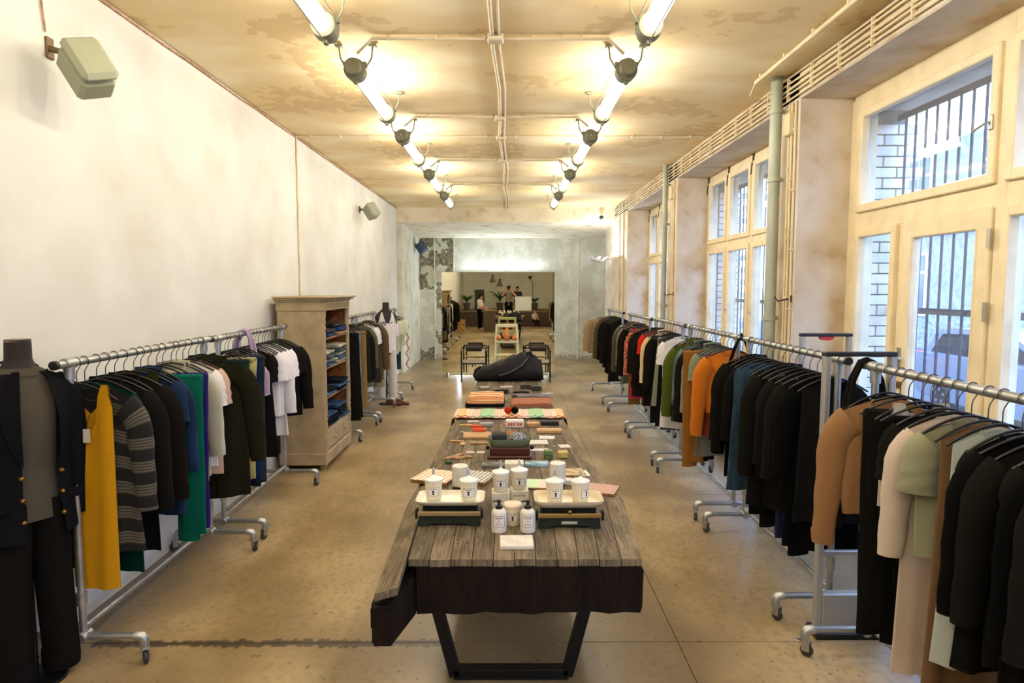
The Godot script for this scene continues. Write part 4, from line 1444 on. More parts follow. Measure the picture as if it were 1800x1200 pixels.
func racks() -> void:
	# prototypes of the two hangers, crown at the origin = rail centre
	var wire := solid("hanger_wire", Color(0.35, 0.35, 0.34), 0.35, 0.9)
	var blk := solid("hanger_black", Color(0.035, 0.033, 0.03), 0.35)
	var clip := Node3D.new()
	var arc := Node3D.new()
	for k in 2:
		var h: Node3D = [arc, clip][k]
		var hk := MB.new()
		var path := [Vector3(-0.024, -0.006, 0)]
		for q in 8:
			var a := PI - PI * q / 7.0
			path.append(Vector3(cos(a) * 0.026, sin(a) * 0.026, 0))
		path.append_array([Vector3(0.024, -0.02, 0), Vector3(0.004, -0.05, 0), Vector3(0, -0.07, 0), Vector3(0, -0.125, 0)])
		hk.tube(path, 0.0028, 6)
		put("hook", hk.mesh(), wire, h)
		var a := MB.new()
		var pa := []
		for q in 13:
			var x := lerpf(-0.215, 0.215, q / 12.0)
			pa.append(Vector3(x, -0.118 - 0.088 * pow(absf(x) / 0.215, 1.7), 0))
		a.tube(pa, 0.006, 8)
		put("hanger_arm", a.mesh(), blk, h)
		if k == 1:
			var b := MB.new()
			b.tube([Vector3(-0.2, -0.2, 0), Vector3(0.2, -0.2, 0)], 0.003, 6)
			put("trouser_bar", b.mesh(), wire, h)
			for s in [-1, 1]:
				put("clip", rbox(Vector3(s * 0.08, -0.195, 0.012), Vector3(0.026, 0.05, 0.03), 0.005).mesh(), wire, h)

	# label of the rack, x, near end d, far end d, rail height, wall side, what ordinals count from, clothes from near to far
	var K := Color(0.098, 0.092, 0.082)
	var N := Color(0.075, 0.08, 0.1)
	var list := [
		["pipe rack holding the mustard tank dress", -2.33, 3.45, 4.98, 1.65, -1.0, "counted from the mustard tank", [
			["tank", Color(0.74, 0.53, 0.06), 1.12, "rib", "mustard yellow ribbed tank dress", 0.06],
			["dress", Color(0.05, 0.05, 0.05), 0.95, "stripe", "black and grey wide striped knit dress", 0.06],
			["dress", Color(0.03, 0.19, 0.16), 1.1, "plain", "dark bottle green long dress"],
			["jacket", K, 0.78, "plain", "black jacket"],
			["dress", N, 1.05, "plain", "navy black long dress"],
			["jacket", Color(0.1, 0.085, 0.07), 0.82, "plain", "brown black piped jacket"],
			["vest", Color(0.16, 0.17, 0.07), 0.6, "plain", "dark olive sleeveless vest"],
			["tee", Color(0.09, 0.16, 0.26), 0.75, "plain", "petrol blue t-shirt"],
			["shirt", Color(0.12, 0.2, 0.3), 0.95, "denim", "dark blue long denim shirt"],
			["fold", Color(0.02, 0.37, 0.29), 1.08, "plain", "emerald green trousers clipped by the waist", 0.19],
			["fold", Color(0.17, 0.1, 0.38), 1.05, "plain", "violet trousers clipped beside the emerald pair", 0.19],
			["shirt", Color(0.62, 0.6, 0.52), 0.85, "plain", "stone grey collared shirt"],
			["shirt", Color(0.7, 0.7, 0.62), 0.8, "plain", "pale grey collared shirt"],
			["tee", Color(0.88, 0.86, 0.84), 0.78, "plain", "white t-shirt beside the stone shirts"],
			["tee", Color(0.78, 0.66, 0.57), 0.85, "plain", "dusty pink t-shirt"],
			["coat", Color(0.13, 0.125, 0.08), 1.05, "plain", "dark olive long coat with hanging sleeves", 0.13],
			["coat", Color(0.1, 0.095, 0.07), 1.0, "plain", "blackish olive coat behind the long coat"]]],
		["pipe rack standing before the wardrobe", -2.33, 5.22, 6.68, 1.645, -1.0, "counted from the olive coat", [
			["fold", Color(0.16, 0.22, 0.2), 0.62, "denim", "green cast cropped denim trousers", 0.12],
			["fold", Color(0.72, 0.68, 0.42), 1.0, "denim", "pale yellow denim trousers", 0.12],
			["fold", Color(0.74, 0.7, 0.46), 0.72, "denim", "pale yellow cropped denim trousers", 0.12],
			["fold", Color(0.1, 0.17, 0.33), 1.05, "denim", "mid blue trousers", 0.12],
			["fold", Color(0.19, 0.21, 0.19), 1.1, "denim", "washed grey green jeans", 0.12],
			["fold", Color(0.1, 0.095, 0.09), 1.08, "plain", "charcoal trousers"],
			["bag", Color(0.66, 0.58, 0.68), 0.28, "plain", "small lilac drawstring bag among the trousers"],
			["dress", K, 1.0, "plain", "black straight dress"],
			["fold", K, 1.1, "plain", "black trousers"],
			["tee", Color(0.9, 0.88, 0.88), 0.66, "plain", "white t-shirt"],
			["tee", Color(0.9, 0.88, 0.88), 0.68, "plain", "white t-shirt"],
			["dress", Color(0.88, 0.87, 0.86), 0.88, "plain", "white t-shirt dress"],
			["tee", Color(0.9, 0.88, 0.88), 0.66, "plain", "white t-shirt"],
			["tee", Color(0.9, 0.88, 0.88), 0.66, "plain", "white t-shirt"],
			["tee", K, 0.72, "plain", "black t-shirt"],
			["tee", K, 0.72, "plain", "black t-shirt"],
			["tee", K, 0.74, "plain", "black t-shirt"],
			["long", K, 0.78, "plain", "black long-sleeved top"]]],
		["pipe rack just past the wardrobe", -2.3, 8.58, 9.62, 1.62, -1.0, "counted from the wardrobe", [
			["pants", Color(0.1, 0.09, 0.08), 1.15, "plain", "charcoal wide trousers", 0.1],
			["pants", Color(0.1, 0.09, 0.08), 1.12, "plain", "charcoal wide trousers", 0.1],
			["pants", Color(0.48, 0.54, 0.58), 1.05, "denim", "light blue faded jeans", 0.1],
			["pants", K, 1.0, "plain", "black narrow trousers"],
			["pants", Color(0.52, 0.42, 0.26), 1.05, "plain", "tan chino trousers", 0.12],
			["jacket", Color(0.13, 0.14, 0.09), 0.82, "plain", "dark olive field jacket"],
			["jacket", Color(0.06, 0.08, 0.09), 0.8, "plain", "dark navy work jacket"],
			["shirt", Color(0.32, 0.35, 0.22), 0.72, "plain", "sage green shirt"],
			["jacket", Color(0.12, 0.1, 0.09), 0.75, "plain", "brown black jacket"]]],
		["pipe rack before the white vest mannequin", -2.3, 9.85, 11.1, 1.62, -1.0, "counted from the wardrobe side", [
			["shirt", Color(0.36, 0.36, 0.24), 0.75, "plain", "khaki shirt"],
			["tee", Color(0.88, 0.86, 0.86), 0.62, "plain", "white t-shirt"],
			["tee", Color(0.86, 0.84, 0.84), 0.64, "plain", "white t-shirt"],
			["dress", Color(0.2, 0.19, 0.18), 0.98, "plain", "charcoal grey dress"],
			["coat", Color(0.36, 0.29, 0.2), 0.95, "plain", "tan brown blazer coat"],
			["shirt", Color(0.7, 0.68, 0.6), 0.8, "plain", "cream shirt"],
			["pants", Color(0.62, 0.58, 0.48), 1.05, "plain", "beige trousers"]]],
		["last pipe rack on the long wall", -2.28, 11.75, 13.05, 1.62, -1.0, "counted from the vest mannequin", [
			["tee", Color(0.88, 0.84, 0.85), 0.68, "plain", "white printed t-shirt"],
			["pants", Color(0.8, 0.78, 0.72), 1.0, "plain", "off white trousers"],
			["tee", Color(0.8, 0.78, 0.68), 0.7, "plain", "cream t-shirt"],
			["tee", Color(0.76, 0.78, 0.64), 0.66, "plain", "pale green t-shirt"],
			["pants", Color(0.16, 0.26, 0.31), 0.95, "denim", "blue denim trousers"],
			["tee", Color(0.78, 0.84, 0.66), 0.6, "plain", "mint green t-shirt"],
			["tee", Color(0.85, 0.84, 0.8), 0.6, "plain", "off white t-shirt"]]],
		["pipe rack holding the camel sweater", 1.98, 2.0, 3.5, 1.62, 1.0, "counted from the camel sweater", [
			["long", K, 0.8, "plain", "black ribbed sweater"],
			["long", Color(0.04, 0.04, 0.045), 0.95, "plain", "black long sweater"],
			["dress", K, 1.15, "plain", "black long dress"],
			["long", K, 0.85, "plain", "black sweater"],
			["long", Color(0.055, 0.052, 0.05), 0.78, "plain", "black sweater"],
			["dress", K, 0.95, "plain", "black short-sleeved dress"],
			["dress", Color(0.72, 0.75, 0.72), 1.0, "plain", "pale silver sleeveless dress"],
			["dress", Color(0.45, 0.34, 0.23), 1.16, "plain", "brown long dress"],
			["tee", Color(0.56, 0.56, 0.45), 0.62, "plain", "sage beige t-shirt"],
			["dress", Color(0.84, 0.77, 0.7), 1.2, "sheer", "sheer ivory long dress"],
			["tee", K, 0.55, "plain", "black cropped t-shirt"],
			["fold", Color(0.06, 0.056, 0.05), 1.08, "plain", "charcoal trousers", 0.08],
			["vest", Color(0.75, 0.72, 0.66), 0.5, "plain", "white sleeveless blouse"],
			["fold", K, 1.12, "plain", "black trousers", 0.1],
			["sweat", Color(0.58, 0.43, 0.29), 0.62, "plain", "camel wool sweater", 0.05],
			["long", K, 0.62, "plain", "black top"],
			["bag", K, 0.42, "plain", "black cloth tote bag hung over the rail end"]]],
		["pipe rack holding the blue denim dress", 1.98, 3.9, 5.36, 1.62, 1.0, "counted from the near security gate", [
			["dress", K, 0.9, "plain", "black wide dress"],
			["dress", Color(0.05, 0.05, 0.055), 1.1, "plain", "black long dress"],
			["long", K, 0.78, "plain", "black sweater"],
			["fold", N, 1.15, "plain", "navy black trousers"],
			["dress", K, 0.98, "plain", "black straight dress"],
			["fold", Color(0.03, 0.06, 0.24), 1.12, "leather", "glossy blue piped trousers"],
			["jacket", K, 0.82, "plain", "black jacket"],
			["dress", K, 1.05, "plain", "black pleated dress"],
			["fold", K, 1.14, "plain", "black trousers"],
			["dress", Color(0.2, 0.29, 0.36), 0.98, "denim", "petrol blue denim dress", 0.09],
			["fold", Color(0.085, 0.08, 0.075), 1.12, "plain", "charcoal trousers"],
			["dress", Color(0.085, 0.08, 0.075), 1.0, "plain", "charcoal dress"],
			["coat", Color(0.075, 0.07, 0.062), 0.98, "plain", "brown black coat"],
			["long", K, 0.7, "plain", "black sweater"]]],
		["pipe rack holding the orange sweatshirt", 1.98, 5.64, 7.12, 1.62, 1.0, "counted from the orange sweatshirt", [
			["round", Color(0.05, 0.048, 0.05), 0.4, "plain", "black round shoulder bag hung over the rail end"],
			["sweat", Color(0.77, 0.43, 0.12), 0.58, "plain", "bright orange sweatshirt"],
			["skirt", Color(0.45, 0.2, 0.12), 0.75, "plain", "rust brown wrap skirt"],
			["skirt", Color(0.42, 0.4, 0.34), 0.95, "plain", "grey beige pleated skirt"],
			["tee", Color(0.5, 0.52, 0.42), 0.62, "plain", "sage grey t-shirt"],
			["fold", Color(0.55, 0.36, 0.14), 1.08, "plain", "caramel trousers", 0.2],
			["shirt", Color(0.5, 0.53, 0.44), 0.66, "plain", "grey green shirt"],
			["jacket", K, 0.82, "plain", "black jacket"],
			["fold", K, 1.12, "plain", "black trousers"],
			["shirt", Color(0.4, 0.47, 0.44), 0.82, "denim", "pale blue grey denim shirt"],
			["jacket", Color(0.28, 0.33, 0.1), 0.85, "plain", "moss green parka", 0.05],
			["fold", K, 0.98, "plain", "black narrow trousers"],
			["shirt", Color(1, 1, 1), 0.72, "camo", "grey camouflage shirt"],
			["dress", Color(0.86, 0.84, 0.84), 0.98, "plain", "white dress", 0.1]]],
		["pipe rack holding the cream blouse", 1.98, 7.42, 8.8, 1.62, 1.0, "counted from the white dress", [
			["tee", Color(0.88, 0.86, 0.84), 0.5, "plain", "white cropped t-shirt"],
			["pants", Color(0.15, 0.14, 0.135), 1.05, "plain", "charcoal grey trousers"],
			["dress", K, 1.1, "plain", "black long dress"],
			["skirt", Color(0.5, 0.52, 0.44), 0.82, "plain", "sage skirt"],
			["long", K, 0.8, "plain", "black long-sleeved top"],
			["pants", K, 1.08, "plain", "black trousers"],
			["shirt", Color(0.84, 0.74, 0.55), 0.72, "plain", "cream loose blouse"],
			["dress", Color(0.13, 0.1, 0.085), 1.0, "plain", "dark brown dress"],
			["tee", Color(0.76, 0.14, 0.1), 0.6, "plain", "scarlet t-shirt"],
			["jacket", Color(0.1, 0.09, 0.08), 0.7, "plain", "black brown jacket"]]],
		["pipe rack holding the pink printed top", 1.98, 9.15, 10.68, 1.61, 1.0, "counted from the cream blouse", [
			["dress", Color(0.12, 0.1, 0.09), 0.98, "plain", "black brown dress"],
			["long", Color(0.9, 0.7, 0.65), 0.7, "print", "pink printed top"],
			["pants", Color(0.72, 0.12, 0.26), 1.0, "plain", "raspberry pink trousers"],
			["pants", Color(0.46, 0.33, 0.1), 1.12, "plain", "mustard brown trousers"],
			["jacket", Color(0.1, 0.09, 0.08), 0.66, "plain", "black brown jacket"],
			["shirt", Color(0.8, 0.75, 0.5), 0.75, "print", "multicoloured flower print shirt"],
			["dress", Color(0.42, 0.44, 0.36), 0.95, "plain", "sage dress"],
			["jacket", Color(0.24, 0.22, 0.14), 0.64, "leather", "olive leather jacket"],
			["pants", Color(0.8, 0.82, 0.76), 0.85, "plain", "white cropped trousers"]]],
		["last pipe rack by the far pier", 1.98, 11.4, 12.9, 1.61, 1.0, "counted from the beige puffer", [
			["dress", Color(0.1, 0.085, 0.075), 1.1, "plain", "black brown long dress"],
			["coat", Color(0.09, 0.08, 0.07), 0.98, "plain", "black brown coat"],
			["dress", Color(0.11, 0.09, 0.08), 1.0, "plain", "black brown dress"],
			["coat", Color(0.1, 0.09, 0.08), 0.92, "plain", "black brown coat"],
			["jacket", Color(0.3, 0.27, 0.18), 0.66, "plain", "khaki jacket", 0.05],
			["coat", Color(0.13, 0.11, 0.09), 0.9, "plain", "dark brown coat"],
			["puffer", Color(0.6, 0.5, 0.38), 0.72, "plain", "beige quilted puffer jacket", 0.16]]],
	]
	for r in list:
		make_rack("galvanised " + r[0], r[1], r[2], r[3], r[4], r[5])
		var clothes: Array = r[7]
		var total := {}
		for g in clothes: total[g[4]] = total.get(g[4], 0) + 1
		var seen := {}
		# count from the named end: left racks and most lists run away from it
		var order := range(clothes.size())
		var back: bool = r[6].contains("camel") or r[6].contains("puffer")
		if back: order.reverse()
		var label_of := {}
		for k in order:
			var nm: String = clothes[k][4]
			seen[nm] = seen.get(nm, 0) + 1
			label_of[k] = nm + " on the " + r[0].replace("pipe rack ", "rack ").replace("last rack", "last rack") if total[nm] == 1 else "%s %s, %s" % [ORD[seen[nm]], nm, r[6]]
		var L: float = r[3] - r[2]
		for k in clothes.size():
			var g: Array = clothes[k]
			var d: float = r[2] + L * (k + 0.5) / clothes.size() + rng.randf_range(-0.012, 0.012)
			if g[0] in ["bag", "round"] and g[4].contains("rail end"):
				d = r[3] + 0.09 if k > 3 else r[2] - 0.09
			var turn := rng.randf_range(-0.16, 0.16) + (0.12 if r[5] < 0 else -0.12)
			var at := D(r[1], r[4], d)
			var dx: float = (g[5] if g.size() > 5 else 0.0) * -r[5]
			garment(g[0], g[1], g[2], g[3], label_of[k], "clothes on the " + r[0], at, turn, dx)
			if g[0] in ["bag", "round"]:
				continue
			var h: Node3D = (clip if g[0] in ["pants", "fold", "skirt"] else arc).duplicate()
			h.name = numbered("clothes_hanger")
			add_child(h)
			h.position = at
			h.rotation.y = turn
			tag(h, ("black hanger with trouser clips on the " if g[0] in ["pants", "fold", "skirt"] else "black curved hanger with wire hook on the ") + r[0].replace("pipe rack ", "rack "), "hanger", "hangers on the " + r[0])
	clip.free()
	arc.free()
	security_gates()

func security_gates() -> void:
	var alu := solid("brushed_aluminium", Color(0.66, 0.66, 0.64), 0.4, 0.4)
	var blk := solid("black_plastic", Color(0.05, 0.05, 0.05), 0.5)
	for k in 2:
		var at: Vector3 = [D(1.82, 0, 3.72), D(2.36, 0, 5.24)][k]
		var o := thing("security_gate", ["aluminium security gate beside the black tote bag", "aluminium security gate with a red badge before the street door"][k], "gate", at)
		for x in [0.0, 0.375]:
			obj("post", rbox(Vector3(x, 0.85, 0), Vector3(0.036, 1.62, 0.05), 0.006), alu, o)
		obj("top_bar", rbox(Vector3(0.1875, 1.67, 0), Vector3(0.415, 0.025, 0.055), 0.005), blk, o)
		for y in [0.98, 0.5]:
			obj("cross_bar", rbox(Vector3(0.1875, y, 0), Vector3(0.34, 0.025, 0.03), 0.004), alu, o)
		obj("base_box", rbox(Vector3(0.1875, 0.15, 0), Vector3(0.34, 0.22, 0.06), 0.008), alu, o)
		obj("foot", rbox(Vector3(0.1875, 0.02, 0), Vector3(0.44, 0.04, 0.14), 0.006), blk, o)
		if k == 1:
			var b := MB.new()
			b.prism(PackedVector2Array([Vector2(0.13, 1.655), Vector2(0.25, 1.655), Vector2(0.235, 1.632), Vector2(0.19, 1.625), Vector2(0.145, 1.632)]), -0.01, 0.02)
			obj("badge", b, solid("red_plastic", Color(0.7, 0.07, 0.08), 0.4), o)

# ---------------------------------------------------------------- wardrobe, mannequins, shoes
func furniture() -> void:
	wardrobe()
	mannequin_suit()
	mannequin_vest()
	shoes()

func wardrobe() -> void:
	# near side d 7.2, far side 8.1, open front faces +x at x = -2.02
	var o := thing("wardrobe", "tall beige painted open wardrobe stacked with folded jeans", "wardrobe", D(-2.31, 0, 7.775))
	var paint := mottled("beige_wardrobe_paint", Color(0.66, 0.58, 0.44), 0.55, 0.0, 0.8, 0.9)
	var pine := mottled("orange_pine", Color(0.64, 0.38, 0.18), 0.6, 0.0, 1.5, 0.7)
	var W := 1.13      # along z
	var DP := 0.5      # along x
	for s in [-1, 1]:
		obj("side_panel", rbox(Vector3(0, 1.0, s * (W / 2 - 0.012)), Vector3(DP, 1.74, 0.024), 0.004), paint, o)
		obj("side_lining", rbox(Vector3(-0.02, 1.08, s * (W / 2 - 0.03)), Vector3(DP - 0.06, 1.5, 0.01)), pine, o)
	obj("back_panel", rbox(Vector3(-DP / 2 + 0.012, 1.0, 0), Vector3(0.016, 1.74, W - 0.05)), pine, o)
	obj("base_plinth", rbox(Vector3(0.005, 0.13, 0), Vector3(DP + 0.03, 0.14, W + 0.04), 0.01), paint, o)
	for s in [-1, 1]:
		for e in [-1, 1]:
			var ft := MB.new()
			ft.lathe([Vector2(0.03, 0.06), Vector2(0.045, 0.04), Vector2(0.03, 0.0), Vector2(0.001, 0.0)], 12, Vector3(e * 0.21, 0, s * 0.5))
			obj("foot", ft, paint, o)
	var dr := obj("drawer", rbox(Vector3(DP / 2 - 0.005, 0.32, 0), Vector3(0.03, 0.22, W - 0.16), 0.012), paint, o)
	for s in [-0.24, 0.24]:
		var kn := MB.new()
		kn.xf = Transform3D(Basis(Vector3(0, 0, 1), -PI / 2), Vector3(DP / 2 + 0.01, 0.32, s))
		kn.lathe_smooth([Vector2(0.008, 0), Vector2(0.01, 0.012), Vector2(0.02, 0.02), Vector2(0.016, 0.034), Vector2(0.001, 0.038)], 12)
		obj("knob", kn, paint, dr)
	obj("drawer_rail", rbox(Vector3(DP / 2 - 0.02, 0.445, 0), Vector3(0.05, 0.03, W - 0.06), 0.006), paint, o)
	# turned half columns at the front corners
	for s in [-1, 1]:
		var c := MB.new()
		var at := Vector3(DP / 2 - 0.005, 0, s * (W / 2 - 0.035))
		var prof := [Vector2(0.034, 0.2), Vector2(0.034, 0.3), Vector2(0.024, 0.31), Vector2(0.036, 0.33), Vector2(0.024, 0.36), Vector2(0.032, 0.42), Vector2(0.034, 0.5), Vector2(0.026, 0.56), Vector2(0.036, 0.58), Vector2(0.026, 0.6), Vector2(0.033, 0.66), Vector2(0.03, 1.55), Vector2(0.026, 1.58), Vector2(0.038, 1.6), Vector2(0.026, 1.63), Vector2(0.036, 1.66), Vector2(0.028, 1.7), Vector2(0.036, 1.72), Vector2(0.036, 1.8)]
		c.lathe_smooth(prof, 14, at)
		obj("column", c, paint, o)
	# cornice
	obj("frieze", rbox(Vector3(0.01, 1.84, 0), Vector3(DP + 0.03, 0.1, W + 0.02), 0.006), paint, o)
	for k in 3:
		obj("cornice", rbox(Vector3(0.012 + 0.012 * k, 1.9 + k * 0.02, 0), Vector3(DP + 0.06 + 0.035 * k, 0.022, W + 0.05 + 0.045 * k), 0.006), paint, o)
	var dn := MB.new()
	for k in 33:
		dn.box(Vector3(DP / 2 + 0.028, 1.845, -W / 2 + 0.03 + k * 0.033), Vector3(0.012, 0.05, 0.016), 0.003)
	obj("dentil", dn, paint, o).set_meta("kind", "stuff")
	var levels := [0.46, 0.8, 1.14, 1.48]
	for y in levels.slice(1):
		obj("shelf", rbox(Vector3(0, y - 0.012, 0), Vector3(DP - 0.04, 0.024, W - 0.07), 0.004), mottled("pale_pine_shelf", Color(0.78, 0.6, 0.38), 0.6, 0.0, 1.5, 0.8), o)
	obj("bottom_board", rbox(Vector3(0, 0.45, 0), Vector3(DP - 0.05, 0.018, W - 0.07)), pine, o)
	# folded jeans, two piles a shelf
	var cols := [[Color(0.2, 0.3, 0.42), Color(0.14, 0.15, 0.17), Color(0.1, 0.12, 0.16)], [Color(0.08, 0.1, 0.14), Color(0.26, 0.38, 0.5), Color(0.1, 0.11, 0.14)], [Color(0.72, 0.7, 0.62), Color(0.24, 0.36, 0.48), Color(0.62, 0.62, 0.56), Color(0.3, 0.32, 0.34)], [Color(0.66, 0.52, 0.36), Color(0.13, 0.24, 0.46), Color(0.24, 0.22, 0.2)]]
	var nth := 0
	for k in 4:
		for pile in 2:
			var y: float = levels[k] + 0.004
			var n: int = [4, 3, 5, 3][k] - pile
			for q in n:
				nth += 1
				var th := rng.randf_range(0.036, 0.05)
				var c: Color = cols[k][(q + pile) % cols[k].size()]
				var cn: String = "denim" if c.b > c.r else "pale cotton"
				var j := thing("folded_jeans", "%s folded %s trousers, %s from the bottom of a pile on the %s shelf" % ["light" if c.v > 0.5 else ("blue" if c.v > 0.3 else "dark"), cn, ORD[q + 1], ["lowest", "second", "third", "top"][k]], "trousers", D(-2.24 + rng.randf_range(-0.02, 0.03), y, 8.02 - pile * 0.48 + rng.randf_range(-0.015, 0.015)), rng.randf_range(-0.12, 0.12), "jeans folded in the wardrobe")
				j.add_child(_folded(th, c))
				y += th
				# the pile grows upwards
				levels_note(j, q, th, levels[k])

var pile_top := {}
func levels_note(j: Node3D, q: int, th: float, base: float) -> void:
	var key := "%s_%s" % [base, j.position.z < -7.775]
	if q == 0: pile_top[key] = base + 0.004
	j.position.y = pile_top[key]
	pile_top[key] += th + 0.001

func _folded(th: float, c: Color) -> MeshInstance3D:
	# a folded pair: flattened tube with a rounded fold towards the aisle
	var mb := MB.new()
	var pts := PackedVector3Array()
	for j in 9:
		var z := lerpf(-0.2, 0.2, j / 8.0)
		for i in 18:
			var a := TAU * i / 18
			var x := 0.19 * signf(cos(a)) * pow(absf(cos(a)), 0.35)
			pts.append(Vector3(x, th / 2 + th / 2 * signf(sin(a)) * pow(absf(sin(a)), 0.6) * (1.0 if j > 0 and j < 8 else 0.75), z))
	mb.grid(pts, 18, 9, true)
	mb.cap(pts.slice(0, 18), true)
	mb.cap(pts.slice(8 * 18))
	var o := MeshInstance3D.new()
	o.name = "folded_cloth"
	o.mesh = mb.mesh()
	o.material_override = cloth(c, "denim")
	return o

func rings(list: Array, a0 := 0.0, a1 := TAU, nu := 28, grow := 0.0, wrinkle := 0.0, ph := 0.0) -> MB:
	# list of [y, rx, rz, cx, cz]
	var closed := absf(a1 - a0 - TAU) < 0.001
	var pts := PackedVector3Array()
	var n := list.size() * 3 - 2
	for j in n:
		var f := float(j) / 3.0
		var k := mini(int(f), list.size() - 2)
		var t := f - k
		var A: Array = list[k]
		var B: Array = list[k + 1]
		for i in nu:
			var a := lerpf(a0, a1, float(i) / (nu if closed else nu - 1))
			var g := grow + wrinkle * sin(a * 5.0 + ph + f * 0.7) * minf(1.0, f * 0.3)
			pts.append(Vector3(lerpf(A[3], B[3], t) + (lerpf(A[1], B[1], t) + g) * sin(a), lerpf(A[0], B[0], t), lerpf(A[4], B[4], t) + (lerpf(A[2], B[2], t) + g) * cos(a)))
	var mb := MB.new()
	mb.grid(pts, nu, n, closed)
	return mb

const TORSO := [[1.79, 0.056, 0.058, 0, 0.0], [1.69, 0.058, 0.062, 0, -0.005], [1.65, 0.075, 0.075, 0, -0.008], [1.61, 0.145, 0.09, 0, -0.01], [1.55, 0.195, 0.105, 0, 0], [1.45, 0.19, 0.12, 0, 0.01], [1.3, 0.165, 0.12, 0, 0.01], [1.15, 0.145, 0.105, 0, 0], [1.0, 0.17, 0.115, 0, -0.005], [0.88, 0.175, 0.12, 0, -0.01]]

func mannequin(called: String, label: String, at: Vector3, turn: float) -> Node3D:
	var o := thing(called, label, "mannequin", at, turn)
	var form := mottled("dark_linen_form", Color(0.13, 0.115, 0.1), 0.8, 0.0, 4.0, 0.85)
	obj("torso", rings(TORSO), form, o)
	var cp := MB.new()
	cp.lathe([Vector2(0.001, 1.792), Vector2(0.055, 1.792), Vector2(0.058, 1.78)], 20)
	obj("neck_cap", cp, mottled("neck_cap", Color(0.5, 0.45, 0.37), 0.6, 0.0, 4.0), o)
	var st := MB.new()
	st.tube([Vector3(0, 0.02, -0.02), Vector3(0, 0.9, -0.02)], 0.014, 8)
	st.lathe([Vector2(0.001, 0.02), Vector2(0.14, 0.015), Vector2(0.145, 0.0), Vector2(0.001, 0.0)], 20, Vector3(0, 0, -0.02))
	obj("stand", st, solid("black_steel", Color(0.06, 0.06, 0.06), 0.4, 0.3), o)
	return o

func mannequin_suit() -> void:
	var at := D(-2.465, 0, 3.28)
	var turn := 1.1
	mannequin("dress_form", "dark mannequin torso wearing a navy blazer before the first pipe rack", at, turn)
	var tee := thing("grey_t_shirt", "grey t-shirt on the mannequin under the navy blazer", "t-shirt", at, turn)
	obj("body", rings(TORSO.slice(2, 10), 0.0, TAU, 28, 0.006, 0.004), cloth(Color(0.3, 0.28, 0.24)), tee)
	var nb := MB.new()
	var np := PackedVector3Array()
	for j in 2:
		for i in 24:
			var a := TAU * i / 24
			np.append(Vector3(0.085 * sin(a), 1.655 - 0.03 * cos(a) - 0.016 * j, 0.085 * cos(a)) * Vector3(1.0 + 0.1 * j, 1, 1.0 + 0.1 * j))
	nb.grid(np, 24, 2, true)
	obj("neckband", nb, cloth(Color(0.3, 0.28, 0.24)), tee)
	var bl := thing("blazer", "navy black blazer with brass buttons worn open on the mannequin", "blazer", at, turn)
	var m := cloth(Color(0.08, 0.08, 0.09))
	var shape := [[1.635, 0.1, 0.09, 0, -0.02], [1.6, 0.175, 0.105, 0, -0.01], [1.54, 0.212, 0.125, 0, 0], [1.42, 0.212, 0.142, 0, 0.01], [1.25, 0.192, 0.14, 0, 0.01], [1.1, 0.19, 0.135, 0, 0.0], [0.95, 0.21, 0.15, 0, 0], [0.8, 0.225, 0.165, 0, 0]]
	obj("body", rings(shape, 0.42, TAU - 0.42, 36, 0.006, 0.007), m, bl)
	for s in [-1.0, 1.0]:
		var sl := MB.new()
		sl.tube([Vector3(s * 0.15, 1.57, 0), Vector3(s * 0.205, 1.5, 0.0), Vector3(s * 0.225, 1.3, 0.0), Vector3(s * 0.23, 1.1, 0.0), Vector3(s * 0.228, 0.9, 0.0), Vector3(s * 0.228, 0.84, 0.0)], [0.06, 0.082, 0.078, 0.07, 0.062, 0.06], 14)
		obj("sleeve", sl, m, bl)
		var lp := MB.new()
		var pts := PackedVector3Array()
		for j in 7:
			var v := j / 6.0
			var a := 0.42
			var y := lerpf(1.64, 1.18, v)
			var rx := lerpf(0.13, 0.2, minf(1.0, v * 2.0))
			var rz := lerpf(0.1, 0.15, minf(1.0, v * 2.0))
			var wdt := 0.34 * sin(PI * clampf(v * 0.9 + 0.12, 0.0, 1.0))
			for i in 3:
				var aa := a + wdt * i / 2.0
				pts.append(Vector3(s * sin(aa) * (rx + 0.012 + 0.008 * i), y, cos(aa) * (rz + 0.012 + 0.008 * (2 - i))))
		lp.grid(pts, 3, 7)
		obj("lapel", lp, m, bl)
		for k in 3:
			var b := MB.new()
			var y := 1.12 - k * 0.11
			b.xf = Transform3D(Basis(Vector3(1, 0, 0), PI / 2), Vector3(s * 0.092, y, 0.15))
			b.lathe_smooth([Vector2(0.001, 0.008), Vector2(0.01, 0.006), Vector2(0.012, -0.006)], 10)
			obj("button", b, solid("aged_brass", Color(0.62, 0.46, 0.2), 0.35, 0.9), bl)
		obj("pocket_flap", rbox(Vector3(s * 0.15, 0.98, 0.118), Vector3(0.12, 0.05, 0.014), 0.004), m, bl)
	var tr := thing("suit_trousers", "charcoal turned-up trousers hanging below the navy blazer", "trousers", at, turn)
	for s in [-1.0, 1.0]:
		obj("trouser_leg", rings([[0.98, 0.085, 0.115, s * 0.085, 0], [0.8, 0.09, 0.115, s * 0.09, 0], [0.5, 0.085, 0.092, s * 0.1, 0.0], [0.12, 0.08, 0.088, s * 0.11, 0.01]], 0.0, TAU, 20, 0.0, 0.006, s), cloth(Color(0.09, 0.083, 0.075)), tr)
		obj("cuff", rings([[0.14, 0.085, 0.093, s * 0.11, 0.01], [0.09, 0.087, 0.095, s * 0.11, 0.01], [0.04, 0.084, 0.092, s * 0.11, 0.01]], 0.0, TAU, 20), cloth(Color(0.09, 0.083, 0.075)), tr)

